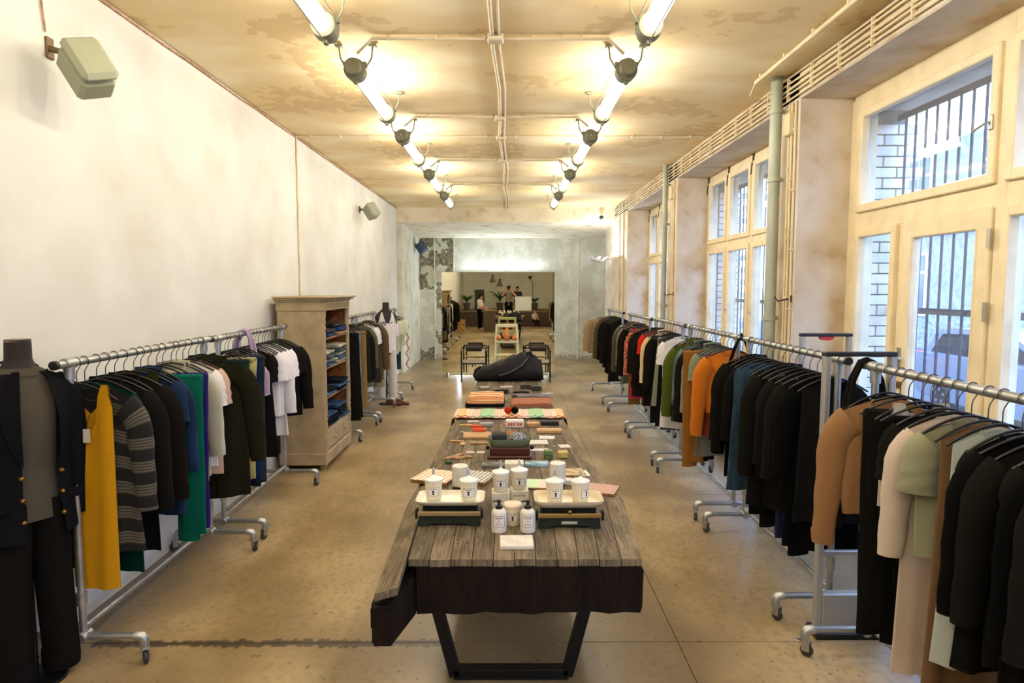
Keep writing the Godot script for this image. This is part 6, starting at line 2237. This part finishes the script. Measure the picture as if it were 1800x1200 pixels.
	var small := [
		[838, 772, Vector3(0.22, 0.022, 0.17), wood, 0.05, "wooden_board", "board", "honey wooden board carrying orange boxes"],
		[964, 808, Vector3(0.06, 0.03, 0.05), Color(0.28, 0.38, 0.18), 0.0, "green_soap", "soap", "green soap bar, lower of the stacked pair"],
		[990, 806, Vector3(0.07, 0.045, 0.06), Color(0.75, 0.66, 0.38), 0.1, "yellow_soap", "soap", "cream topped yellow soap near the green pair"],
		[937, 751, Vector3(0.1, 0.035, 0.08), Color(0.72, 0.55, 0.35), 0.0, "kraft_box", "box", "small kraft box beside the black box"],
		[967, 748, Vector3(0.15, 0.035, 0.07), Color(0.06, 0.055, 0.05), 0.0, "black_box", "box", "long black box near the patterned blanket"],
		[966, 762, Vector3(0.2, 0.03, 0.08), Color(0.76, 0.6, 0.4), 0.0, "kraft_box", "box", "long kraft box in front of the black box"],
		[946, 782, Vector3(0.15, 0.012, 0.12), Color(0.85, 0.82, 0.76), 0.05, "white_box", "box", "white flat box beside the glass dish"],
		[962, 772, Vector3(0.12, 0.006, 0.1), Color(0.85, 0.82, 0.78), -0.1, "printed_card", "card", "white card with orange print by the kraft boxes"],
		[948, 793, Vector3(0.13, 0.006, 0.06), Color(0.86, 0.84, 0.82), 0.0, "printed_card", "card", "plain white card before the white flat box"],
		[993, 787, Vector3(0.08, 0.004, 0.09), Color(0.82, 0.8, 0.72), 0.15, "paper_note", "paper", "cream paper sheet near the bench edge"],
		[803, 777, Vector3(0.11, 0.012, 0.025), wood, -0.15, "wooden_brush", "brush", "slim wooden brush lying past the comb"],
		[813, 783, Vector3(0.035, 0.012, 0.07), Color(0.76, 0.62, 0.42), 0.0, "wooden_block", "block", "small pale wooden block beside the slim brush"],
		[842, 781, Vector3(0.14, 0.016, 0.03), Color(0.7, 0.54, 0.34), -0.05, "wooden_brush", "brush", "long wooden brush before the honey board"],
		[826, 797, Vector3(0.06, 0.004, 0.06), Color(0.74, 0.66, 0.6), 0.1, "soap_packet", "packet", "pink printed packet beside the paper packet"],
		[845, 797, Vector3(0.06, 0.004, 0.06), Color(0.76, 0.7, 0.6), -0.1, "paper_packet", "packet", "pale printed packet near the maroon scale"],
		[788, 816, Vector3(0.04, 0.02, 0.04), Color(0.16, 0.3, 0.13), 0.4, "green_tin", "tin", "small green tin beside the combs"],
		[832, 743, Vector3(0.1, 0.012, 0.04), Color(0.8, 0.76, 0.68), 0.0, "white_packet", "packet", "white packet with red end near the blanket"],
		[819, 749, Vector3(0.11, 0.012, 0.03), Color(0.76, 0.6, 0.3), 0.0, "ochre_pencil_box", "box", "ochre pencil box beside the white packet"],
		[855, 750, Vector3(0.11, 0.03, 0.06), Color(0.62, 0.6, 0.58), 0.1, "soap_packet", "packet", "grey patterned soap packet past the honey board"],
		[905, 752, Vector3(0.15, 0.06, 0.09), Color(0.86, 0.8, 0.76), 0.0, "red_white_carton", "box", "white carton with red print before the blanket"],
		[974, 786, Vector3(0.022, 0.008, 0.02), Color(0.76, 0.68, 0.5), 0.3, "price_chip", "tag", "tiny wooden price chip near the green soaps"],
		[812, 760, Vector3(0.03, 0.006, 0.012), Color(0.8, 0.76, 0.62), 0.0, "price_chip", "tag", "tiny pale price chip beside the honey board"],
	]
	var carton: Node3D
	for q in small:
		var bo := block(q[5], q[7], q[6], T(q[0], q[1]) + Vector3(0, 0, -q[2].z * 0.5), q[2], mottled("goods_" + q[5], q[3], 0.65, 0.0, 5.0, 0.9), q[4], "", 0.006)
		if q[5] == "red_white_carton": carton = bo
	block("green_soap", "green soap bar, upper of the stacked pair", "soap", T(964, 808) + Vector3(0, 0.0305, -0.025), Vector3(0.06, 0.03, 0.05), mottled("goods_soap", Color(0.36, 0.47, 0.22), 0.65, 0.0, 5.0, 0.9))
	var rp := solid("red_print", Color(0.72, 0.16, 0.12), 0.7)
	var rpb := MB.new()
	var rc := Vector3(0, 0, 0.045)
	for k in 6: rpb.box(rc + Vector3(-0.05 + k * 0.02, 0.03, 0.001), Vector3(0.013 if k != 3 else 0.004, 0.024, 0.002))
	obj("red_print", rpb, rp, carton).set_meta("kind", "stuff")
	for k in 2:
		block("orange_box", ["orange pencil box nearer the maroon scale on the honey board", "orange pencil box farther back on the honey board"][k], "box", T([843.0, 838.0][k], [763.0, 757.0][k]) + Vector3(0, 0.0225, 0), Vector3(0.1, 0.024, 0.025), solid("orange_card", Color(0.82, 0.28, 0.12), 0.6))
	# combs: curved wooden pieces
	for k in 2:
		var cb := MB.new()
		var path := []
		for q in 7: path.append(Vector3(-0.07 + q * 0.023, 0.009, 0.02 * sin(q * 0.9) - q * 0.018 * (1 - k)))
		cb.tube(path, [0.004, 0.01, 0.012, 0.011, 0.011, 0.01, 0.004], 8)
		var c := obj("wooden_comb", cb, mottled("comb_wood", Color(0.76, 0.6, 0.38), 0.6, 0.0, 5.0))
		c.position = T([798.0, 813.0][k], [808.0, 806.0][k])
		tag(c, ["curved wooden comb near the small green tin", "curved wooden comb near the printed packets"][k], "comb")
	# woven blanket across the bench, draped at both sides
	drape()
	knits()
	far_small()
	duffel()

func drape() -> void:
	var o := thing("woven_blanket", "bright zigzag woven blanket laid across the bench and hanging at both sides", "blanket")
	var tex := painted(384, 48, func(u: float, v: float) -> Color:
		var z := fposmod(v * 3.0 + 0.5 * absf(fposmod(u * 26.0, 1.0) - 0.5) * 2.0, 1.0)
		var c := Color(0.88, 0.8, 0.66)
		var band := absf(fposmod(u * 4.0, 1.0) - 0.5) * 2.0
		if band < 0.3: c = Color(0.6, 0.78, 0.58)
		elif band < 0.62: c = Color(0.88, 0.75, 0.66)
		elif band > 0.85: c = Color(0.9, 0.74, 0.5)
		if v > 0.72:
			if z > 0.6: c = Color(0.8, 0.36, 0.16) if band > 0.6 else c.darkened(0.15)
			if z > 0.85: c = Color(0.12, 0.1, 0.08)
		elif fposmod(u * 70.0, 1.0) < 0.25 and fposmod(v * 6.0, 1.0) < 0.4: c = Color(0.7, 0.52, 0.42)
		return c)
	var m := textured("zigzag_weave", tex, 0.95)
	# cross section over the table, from below one side to the other; thickness in a second skin
	var zf := T(895, 737).z
	var l := -0.475
	var r := 0.475
	var line := []
	for k in 9: line.append(Vector2(l - 0.03 - 0.006 * sin(k * 2.0), TOP - 0.52 + k * 0.06))
	line.append(Vector2(l - 0.02, TOP + 0.008))
	for k in 25: line.append(Vector2(lerpf(l, r, k / 24.0), TOP + 0.016 + 0.004 * sin(k * 1.1)))
	line.append(Vector2(r + 0.02, TOP + 0.008))
	for k in 9: line.append(Vector2(r + 0.03 + 0.006 * sin(k * 2.0), TOP - 0.04 - k * 0.06))
	var mb := MB.new()
	for layer in 2:
		for k in line.size() - 1:
			var a: Vector2 = line[k]
			var b: Vector2 = line[k + 1]
			var u0 := Vector2(float(k) / line.size(), 0.0)
			var u1 := Vector2(float(k + 1) / line.size(), 1.0)
			var off := Vector3(0, -0.01 * layer, 0)
			mb.quad(Vector3(a.x, a.y, zf - 0.42) + off, Vector3(b.x, b.y, zf - 0.42) + off, Vector3(b.x, b.y, zf) + off, Vector3(a.x, a.y, zf) + off, u0, u1)
	obj("cloth", mb, m, o)
	var hem := MB.new()
	var hp := []
	for q in line: hp.append(Vector3(q.x, q.y - 0.005, zf))
	hem.tube(hp, 0.006, 6)
	obj("hem", hem, cloth(Color(0.3, 0.16, 0.1)), o)

func soft_slab(s: Vector3, sag := 0.004) -> MB:
	var pts := PackedVector3Array()
	for j in 12:
		var z := lerpf(-s.z / 2, s.z / 2, j / 11.0)
		for i in 28:
			var a := TAU * i / 28
			var x := s.x / 2 * signf(cos(a)) * pow(absf(cos(a)), 0.3)
			pts.append(Vector3(x, s.y / 2 + s.y / 2 * signf(sin(a)) * pow(absf(sin(a)), 0.5) + (sag * sin(x * 30.0 + z * 22.0) if sin(a) > 0 else 0.0), z))
	var mb := MB.new()
	mb.grid(pts, 28, 12, true)
	mb.cap(pts.slice(0, 28), true)
	mb.cap(pts.slice(11 * 28))
	return mb

func knits() -> void:
	var tex := painted(64, 128, func(u: float, v: float) -> Color:
		var z := fposmod(v * 4.0 + 0.12 * absf(fposmod(u * 10.0, 1.0) - 0.5), 1.0)
		if z < 0.4: return Color(0.88, 0.78, 0.58)
		if z < 0.62: return Color(0.82, 0.42, 0.2)
		if z < 0.72: return Color(0.13, 0.1, 0.08)
		return Color(0.86, 0.6, 0.4))
	var zig := textured("zigzag_knit", tex, 0.95)
	zig.uv1_scale = Vector3(2.5, 2.2, 1)
	var p := T(852, 716) + Vector3(0, 0, -0.2)
	for k in 3:
		var o := obj("knit_blanket", soft_slab(Vector3(0.38 - 0.02 * k, 0.03, 0.4 - 0.03 * k)), zig if k != 0 else cloth(Color(0.1, 0.085, 0.075)))
		o.position = p + Vector3(0.005 * k, 0.031 * k + 0.001, -0.01 * k)
		tag(o, ["dark scalloped knit blanket at the bottom of the folded pile", "orange and cream zigzag knit blanket, middle of the folded pile", "orange and cream zigzag knit blanket on top of the folded pile"][k], "blanket")
	var q := T(934, 716) + Vector3(0, 0, -0.18)
	var a := obj("clay_towel", soft_slab(Vector3(0.4, 0.035, 0.34)), cloth(Color(0.62, 0.4, 0.28)))
	a.position = q + Vector3(0, 0.001, 0)
	tag(a, "clay coloured folded towel beside the zigzag blankets", "towel")
	var b := obj("grey_towel", soft_slab(Vector3(0.36, 0.045, 0.16)), cloth(Color(0.45, 0.42, 0.42)))
	b.position = q + Vector3(0.01, 0.001, -0.28)
	tag(b, "grey folded towel behind the clay coloured one", "towel")
	for k in 2:
		var tw := obj("yarn_ball", _ball(0.035, 0.9), cloth([Color(0.7, 0.16, 0.08), Color(0.06, 0.055, 0.05)][k]))
		tw.position = T([893.0, 905.0][k], 731.0) + Vector3(0, 0.021, 0)
		tag(tw, ["red rosette on the woven blanket", "black rosette on the woven blanket"][k], "rosette")

func _ball(r: float, squash: float) -> MB:
	var prof := []
	for k in 9:
		var a := -PI / 2 + PI * k / 8.0
		prof.append(Vector2(maxf(0.001, cos(a) * r), sin(a) * r * squash + r * squash))
	var mb := MB.new()
	mb.lathe_smooth(prof, 14)
	return mb

func far_small() -> void:
	# wallets, belts and sunglasses in front of the duffel bag
	var spots := [[848, 694, 0.2, 0.03, 0.08, Color(0.07, 0.06, 0.05), "black coiled belt before the zigzag blankets", "belt"], [882, 692, 0.15, 0.045, 0.1, Color(0.1, 0.085, 0.07), "dark leather pouch in the middle of the bench", "pouch"], [916, 691, 0.18, 0.02, 0.08, Color(0.06, 0.055, 0.05), "black folded gloves before the grey towel", "gloves"], [943, 687, 0.12, 0.05, 0.12, Color(0.2, 0.18, 0.13), "olive leather purse near the bench end", "purse"], [925, 684, 0.13, 0.05, 0.1, Color(0.25, 0.2, 0.14), "brown leather purse near the bench end", "purse"], [851, 683, 0.14, 0.012, 0.1, Color(0.34, 0.27, 0.19), "tan leather sheet before the duffel bag", "leather"], [890, 681, 0.14, 0.008, 0.06, Color(0.84, 0.82, 0.76), "white price card before the duffel bag", "card"], [852, 685, 0.1, 0.02, 0.04, Color(0.8, 0.78, 0.72), "white tag card on the tan leather sheet", "card"], [905, 704, 0.05, 0.05, 0.1, Color(0.08, 0.07, 0.06), "small black pouch between the blankets and the towel", "pouch"], [878, 686, 0.16, 0.02, 0.07, Color(0.45, 0.36, 0.26), "beige leather wallet beside the dark pouch", "wallet"], [962, 697, 0.14, 0.03, 0.08, Color(0.7, 0.68, 0.64), "white cloth bundle on the grey towel end", "cloth"]]
	for q in spots:
		var o := obj(q[7].replace(" ", "_"), soft_slab(Vector3(q[2], q[3], q[4]), 0.003), cloth(q[5], "leather" if q[5].v < 0.5 else "plain"))
		var y := 0.0
		if q[6].contains("on the tan"): y = 0.017
		o.position = T(q[0], q[1]) + Vector3(0, 0.001 + y, -q[4] / 2)
		o.rotation.y = rng.randf_range(-0.15, 0.15)
		tag(o, q[6], q[7])

func duffel() -> void:
	# soft black holdall slumped to one side
	var c := T(893, 672) + Vector3(0, 0, -0.24)
	var o := thing("duffel_bag", "large slumped black canvas duffel bag at the far end of the bench", "bag", c)
	var m := mottled("black_canvas", Color(0.07, 0.048, 0.036), 0.9, 0.0, 6.0, 0.7)
	var pts := PackedVector3Array()
	var nv := 22
	var nu := 26
	var f := noise(3.0, 91, 3)
	for j in nv:
		var v := j / float(nv - 1)
		var x := lerpf(-0.38, 0.41, v)
		var h := lerpf(0.16, 0.325, smoothstep(0.0, 0.75, v)) * (1.0 - 0.25 * smoothstep(0.85, 1.0, v))
		if v < 0.08: h *= 0.55 + 5.6 * v
		var hz := 0.22 * (0.75 + 0.35 * sin(PI * clampf(v, 0.1, 0.9)))
		for i in nu:
			var a := TAU * i / nu
			var w := 1.0 + 0.12 * f.get_noise_2d(v * 4.0, a * 0.8)
			var y := h * (0.5 + 0.5 * signf(sin(a)) * pow(absf(sin(a)), 0.75)) * (w if sin(a) > -0.2 else 1.0)
			var pinch := 1.0 - 0.62 * smoothstep(0.35, 1.0, y / maxf(h, 0.01)) * smoothstep(0.2, 0.9, v)
			pts.append(Vector3(x + 0.03 * (1.0 - y / 0.3) * (v - 0.5) * 2.0, y + 0.002, hz * signf(cos(a)) * pow(absf(cos(a)), 0.7) * w * pinch))
	var mb := MB.new()
	mb.grid(pts, nu, nv, true)
	mb.cap(pts.slice(0, nu), true)
	mb.cap(pts.slice((nv - 1) * nu))
	obj("body", mb, m, o)
	var st := MB.new()
	st.tube([Vector3(-0.1, 0.08, 0.24), Vector3(0.02, 0.12, 0.26), Vector3(0.16, 0.19, 0.21), Vector3(0.24, 0.275, 0.12), Vector3(0.25, 0.33, 0.0), Vector3(0.27, 0.29, -0.1)], 0.016, 8)
	obj("strap", st, cloth(Color(0.085, 0.06, 0.045), "leather"), o)
	var hd := MB.new()
	hd.tube([Vector3(0.2, 0.28, 0.08), Vector3(0.22, 0.345, 0.05), Vector3(0.28, 0.355, 0.03), Vector3(0.31, 0.3, 0.05)], 0.014, 8)
	obj("handle", hd, cloth(Color(0.085, 0.06, 0.045), "leather"), o)
	var en := MB.new()
	en.tube([Vector3(-0.34, 0.17, 0.05), Vector3(-0.4, 0.13, 0.07), Vector3(-0.42, 0.06, 0.08), Vector3(-0.39, 0.015, 0.09), Vector3(-0.33, 0.012, 0.1)], 0.017, 8)
	obj("end_handle", en, m, o)
	for x in [-0.12, 0.06, 0.2]:
		var sm := MB.new()
		var j := int((x + 0.38) / 0.79 * (nv - 1))
		var path := []
		for i in range(0, 11): path.append(pts[j * nu + (i + 1) % nu] * Vector3(1, 1, 1) + Vector3(0, 0.001, 0.002))
		sm.tube(path, 0.005, 5)
		obj("seam", sm, m, o)

# ---------------------------------------------------------------- people, seen only in the mirror
# bones: [a, b, ra, rb]; one continuous surface by surface nets
func figure_mesh(bones: Array, cell: float) -> MB:
	var lo := Vector3.ONE * 1e9
	var hi := -Vector3.ONE * 1e9
	for b in bones:
		for q in 2:
			var r: float = b[2 + q] + 0.06
			lo = lo.min(b[q] - Vector3.ONE * r)
			hi = hi.max(b[q] + Vector3.ONE * r)
	var nx := int((hi.x - lo.x) / cell) + 2
	var ny := int((hi.y - lo.y) / cell) + 2
	var nz := int((hi.z - lo.z) / cell) + 2
	var f := PackedFloat32Array()
	f.resize(nx * ny * nz)
	f.fill(0.2)
	for b in bones:
		var a: Vector3 = b[0]
		var ab: Vector3 = b[1] - a
		var l2 := maxf(ab.length_squared(), 1e-8)
		var R := maxf(b[2], b[3]) + 0.06
		var i0 := ((a.min(b[1]) - Vector3.ONE * R - lo) / cell).floor()
		var i1 := ((a.max(b[1]) + Vector3.ONE * R - lo) / cell).ceil()
		for z in range(maxi(0, int(i0.z)), mini(nz, int(i1.z) + 1)):
			for y in range(maxi(0, int(i0.y)), mini(ny, int(i1.y) + 1)):
				for x in range(maxi(0, int(i0.x)), mini(nx, int(i1.x) + 1)):
					var p := lo + Vector3(x, y, z) * cell
					var t := clampf((p - a).dot(ab) / l2, 0.0, 1.0)
					var d := p.distance_to(a + ab * t) - lerpf(b[2], b[3], t)
					var k := (z * ny + y) * nx + x
					var h := maxf(0.035 - absf(f[k] - d), 0.0) / 0.035
					f[k] = minf(f[k], d) - h * h * 0.00875
	var mb := MB.new()
	var id := {}
	var pts := PackedVector3Array()
	for z in nz - 1:
		for y in ny - 1:
			for x in nx - 1:
				var s := Vector3.ZERO
				var c := 0
				var base := (z * ny + y) * nx + x
				var v := [f[base], f[base + 1], f[base + nx], f[base + nx + 1], f[base + nx * ny], f[base + nx * ny + 1], f[base + nx * ny + nx], f[base + nx * ny + nx + 1]]
				var neg := 0
				for q in 8: if v[q] < 0: neg += 1
				if neg == 0 or neg == 8: continue
				for e in [[0, 1], [2, 3], [4, 5], [6, 7], [0, 2], [1, 3], [4, 6], [5, 7], [0, 4], [1, 5], [2, 6], [3, 7]]:
					if (v[e[0]] < 0) != (v[e[1]] < 0):
						var t: float = v[e[0]] / (v[e[0]] - v[e[1]])
						var A := Vector3(e[0] & 1, (e[0] >> 1) & 1, (e[0] >> 2) & 1)
						var B := Vector3(e[1] & 1, (e[1] >> 1) & 1, (e[1] >> 2) & 1)
						s += A.lerp(B, t)
						c += 1
				id[base] = pts.size()
				pts.append(lo + (Vector3(x, y, z) + s / c) * cell)
	var nn := PackedVector3Array()
	nn.resize(pts.size())
	for z in range(1, nz - 1):
		for y in range(1, ny - 1):
			for x in range(1, nx - 1):
				var base := (z * ny + y) * nx + x
				for e in [[1, nx, nx * ny], [nx, nx * ny, 1], [nx * ny, 1, nx]]:
					if (f[base] < 0) == (f[base + e[0]] < 0): continue
					if not (id.has(base) and id.has(base - e[1]) and id.has(base - e[2]) and id.has(base - e[1] - e[2])): continue
					var q := [id[base], id[base - e[1]], id[base - e[1] - e[2]], id[base - e[2]]]
					if f[base] < 0: q.reverse()
					mb.ix.append_array([q[0], q[1], q[2], q[0], q[2], q[3]])
					var g := (pts[q[2]] - pts[q[0]]).cross(pts[q[1]] - pts[q[3]])
					for w in q: nn[w] += g
	for k in pts.size():
		mb.v.append(pts[k])
		mb.n.append(nn[k].normalized())
		mb.t.append(Vector2(pts[k].x, pts[k].y))
	return mb

# joints in metres above the feet; h is the height
func person(label: String, at: Vector3, turn: float, j: Dictionary, skin: Color, top: Color, legs: Color, hair: Color, s := 1.0) -> Node3D:
	var o := thing("person", label, "person", at, turn)
	var sk := solid("skin", skin, 0.6)
	var V := func(k: String) -> Vector3: return j[k] * s
	var body := []
	body.append([V.call("pelvis"), V.call("chest"), 0.115 * s, 0.125 * s])
	body.append([V.call("chest"), V.call("neck"), 0.11 * s, 0.055 * s])
	body.append([V.call("neck"), V.call("head"), 0.05 * s, 0.055 * s])
	body.append([V.call("head") + Vector3(0, 0.02, 0) * s, V.call("head") + Vector3(0, 0.08, -0.01) * s, 0.082 * s, 0.088 * s])
	body.append([V.call("head") + Vector3(0, -0.01, 0.085) * s, V.call("head") + Vector3(0, 0.02, 0.075) * s, 0.014 * s, 0.01 * s])
	for q in ["l", "r"]:
		body.append([V.call("chest") + Vector3(0, 0.08, 0) * s, V.call("sh_" + q), 0.08 * s, 0.062 * s])
		body.append([V.call("sh_" + q), V.call("el_" + q), 0.052 * s, 0.04 * s])
		body.append([V.call("el_" + q), V.call("ha_" + q), 0.038 * s, 0.026 * s])
		var hd: Vector3 = V.call("ha_" + q)
		var dir: Vector3 = (hd - V.call("el_" + q)).normalized()
		body.append([hd, hd + dir * 0.07 * s, 0.026 * s, 0.024 * s])
		for fg in 4:
			var off := Vector3((fg - 1.5) * 0.018, 0, 0) * s
			body.append([hd + dir * 0.07 * s + off, hd + dir * (0.13 - 0.01 * absf(fg - 1.3)) * s + off + Vector3(0, -0.01, 0.01) * s, 0.009 * s, 0.008 * s])
		var th := Vector3(0.035 if q == "r" else -0.035, 0.0, 0.01) * s
		body.append([hd + dir * 0.02 * s, hd + dir * 0.06 * s + th, 0.011 * s, 0.009 * s])
		body.append([V.call("pelvis"), V.call("hip_" + q), 0.11 * s, 0.095 * s])
		body.append([V.call("hip_" + q), V.call("kn_" + q), 0.088 * s, 0.058 * s])
		body.append([V.call("kn_" + q), V.call("an_" + q), 0.056 * s, 0.038 * s])
		body.append([V.call("an_" + q) + Vector3(0, -0.04, -0.02) * s, V.call("an_" + q) + Vector3(0, -0.05, 0.15) * s, 0.036 * s, 0.03 * s])
	obj("body", figure_mesh(body, 0.018), sk, o)
	# clothes follow the same joints, a little larger
	var tb := [[V.call("pelvis") + Vector3(0, -0.02, 0), V.call("chest"), 0.13 * s, 0.142 * s], [V.call("chest"), V.call("neck") + Vector3(0, -0.05, 0) * s, 0.128 * s, 0.068 * s]]
	for q in ["l", "r"]:
		tb.append([V.call("chest") + Vector3(0, 0.08, 0) * s, V.call("sh_" + q), 0.094 * s, 0.078 * s])
		tb.append([V.call("sh_" + q), V.call("sh_" + q).lerp(V.call("el_" + q), 0.75), 0.07 * s, 0.06 * s])
	obj("top", figure_mesh(tb, 0.02), cloth(top), o)
	var lg := []
	for q in ["l", "r"]:
		lg.append([V.call("pelvis") + Vector3(0, 0.02, 0), V.call("hip_" + q), 0.125 * s, 0.112 * s])
		lg.append([V.call("hip_" + q), V.call("kn_" + q), 0.104 * s, 0.074 * s])
		lg.append([V.call("kn_" + q), V.call("an_" + q), 0.072 * s, 0.056 * s])
	obj("trousers", figure_mesh(lg, 0.02), cloth(legs), o)
	var hr := []
	var hc: Vector3 = V.call("head") + Vector3(0, 0.075, -0.03) * s
	hr.append([hc, hc + Vector3(0, 0.02, 0.02) * s, 0.095 * s, 0.09 * s])
	hr.append([hc + Vector3(0, -0.04, -0.02) * s, hc + Vector3(0, -0.1, -0.03) * s, 0.07 * s, 0.05 * s])
	obj("hair", figure_mesh(hr, 0.016), cloth(hair), o)
	var fm := solid("eye_dark", Color(0.06, 0.04, 0.03), 0.3)
	for e in [-1, 1]:
		var ey := _ball(0.011 * s, 1.0)
		var eo := obj("eye", ey, fm, o)
		eo.position = V.call("head") + Vector3(e * 0.032, 0.035, 0.076) * s
	obj("mouth", rbox(V.call("head") + Vector3(0, -0.045, 0.076) * s, Vector3(0.045, 0.01, 0.012) * s, 0.003), solid("lips", Color(0.5, 0.25, 0.2), 0.5), o)
	return o

func standing() -> Dictionary:
	return {"pelvis": Vector3(0, 0.95, 0), "chest": Vector3(0, 1.27, 0), "neck": Vector3(0, 1.46, 0), "head": Vector3(0, 1.55, 0.02), "sh_l": Vector3(-0.17, 1.38, 0), "sh_r": Vector3(0.17, 1.38, 0), "el_l": Vector3(-0.23, 1.1, -0.02), "el_r": Vector3(0.23, 1.1, -0.02), "ha_l": Vector3(-0.22, 0.86, 0.06), "ha_r": Vector3(0.22, 0.86, 0.06), "hip_l": Vector3(-0.09, 0.9, 0), "hip_r": Vector3(0.09, 0.9, 0), "kn_l": Vector3(-0.1, 0.49, 0.02), "kn_r": Vector3(0.1, 0.49, 0.02), "an_l": Vector3(-0.11, 0.085, 0), "an_r": Vector3(0.11, 0.085, 0)}

func people() -> void:
	# photographer on a step stool behind the camera, facing the mirror (-z)
	var st := thing("step_stool", "grey step stool under the photographer", "stool", D(-0.02, 0, -0.42))
	obj("step", rbox(Vector3(0, 0.37, 0), Vector3(0.46, 0.03, 0.34), 0.006), solid("grey_laminate", Color(0.4, 0.4, 0.4), 0.6), st)
	for a in [-1, 1]:
		for b in [-1, 1]:
			obj("leg", rbox(Vector3(a * 0.2, 0.18, b * 0.14), Vector3(0.04, 0.36, 0.04)), solid("grey_laminate", Color(0.4, 0.4, 0.4), 0.6), st)
	var j := standing()
	j.merge({"head": Vector3(0, 1.57, 0.03), "el_l": Vector3(-0.3, 1.3, 0.2), "el_r": Vector3(0.3, 1.3, 0.2), "ha_l": Vector3(-0.12, 1.52, 0.19), "ha_r": Vector3(0.12, 1.52, 0.19)}, true)
	person("person in a grey t-shirt and dark trousers raising a camera on a step stool", D(-0.02, 0.387, -0.42), PI, j, Color(0.72, 0.5, 0.38), Color(0.45, 0.42, 0.37), Color(0.07, 0.065, 0.06), Color(0.09, 0.07, 0.06))
	var cm := thing("photo_camera", "black camera raised to the photographer's face", "camera", D(-0.02, 2.0, -0.17))
	obj("camera_body", rbox(Vector3.ZERO, Vector3(0.13, 0.09, 0.06), 0.01), solid("black_plastic", Color(0.05, 0.05, 0.05), 0.5), cm)
	var ln := MB.new()
	ln.tube([Vector3(0, 0, -0.03), Vector3(0, 0, -0.1)], 0.035, 16)
	obj("lens", ln, solid("black_gloss", Color(0.03, 0.03, 0.03), 0.15), cm)
	# woman beside the counter, turned towards it
	var w := standing()
	w.merge({"el_r": Vector3(0.22, 1.12, 0.1), "ha_r": Vector3(0.14, 1.02, 0.3), "el_l": Vector3(-0.22, 1.12, 0.1), "ha_l": Vector3(-0.14, 1.02, 0.3), "head": Vector3(0, 1.54, 0.06)}, true)
	person("person in a white top and dark trousers standing beside the sales counter", D(-1.42, 0.0, -2.0), 1.9, w, Color(0.72, 0.52, 0.42), Color(0.8, 0.77, 0.74), Color(0.05, 0.045, 0.045), Color(0.16, 0.09, 0.06), 1.0)
	# someone seated behind the white table on the platform
	var sit := {"pelvis": Vector3(0, 0.5, 0), "chest": Vector3(0, 0.82, 0.04), "neck": Vector3(0, 1.01, 0.05), "head": Vector3(0, 1.1, 0.08), "sh_l": Vector3(-0.17, 0.93, 0.04), "sh_r": Vector3(0.17, 0.93, 0.04), "el_l": Vector3(-0.23, 0.68, 0.12), "el_r": Vector3(0.23, 0.68, 0.12), "ha_l": Vector3(-0.15, 0.62, 0.34), "ha_r": Vector3(0.15, 0.62, 0.34), "hip_l": Vector3(-0.09, 0.47, 0), "hip_r": Vector3(0.09, 0.47, 0), "kn_l": Vector3(-0.12, 0.48, 0.42), "kn_r": Vector3(0.12, 0.48, 0.42), "an_l": Vector3(-0.12, 0.085, 0.4), "an_r": Vector3(0.12, 0.085, 0.4)}
	var s1 := thing("stool", "wooden stool behind the white table on the platform", "stool", D(0.45, 0.83, -5.9))
	stool_parts(s1, 0.38)
	person("person in a dark top seated behind the white table on the platform", D(0.45, 0.83, -5.9), PI, sit, Color(0.7, 0.5, 0.4), Color(0.2, 0.2, 0.22), Color(0.08, 0.08, 0.09), Color(0.08, 0.06, 0.05))
	# child on a low stool in front of the platform
	var s2 := thing("stool", "low wooden stool under the seated child", "stool", D(1.3, 0, -3.85))
	stool_parts(s2, 0.26)
	person("small person in a pale top seated on a low stool near the window side racks", D(1.3, 0, -3.85), PI - 0.5, sit, Color(0.74, 0.54, 0.44), Color(0.7, 0.66, 0.6), Color(0.1, 0.1, 0.12), Color(0.45, 0.3, 0.18), 0.7)

func stool_parts(o: Node3D, h: float) -> void:
	var m := mottled("stool_wood", Color(0.45, 0.32, 0.2), 0.6, 0.0, 3.0)
	obj("seat", rbox(Vector3(0, h - 0.015, 0), Vector3(0.3, 0.03, 0.28), 0.008), m, o)
	for a in [-1, 1]:
		for b in [-1, 1]:
			obj("leg", rbox(Vector3(a * 0.12, (h - 0.03) / 2, b * 0.11), Vector3(0.03, h - 0.03, 0.03)), m, o)
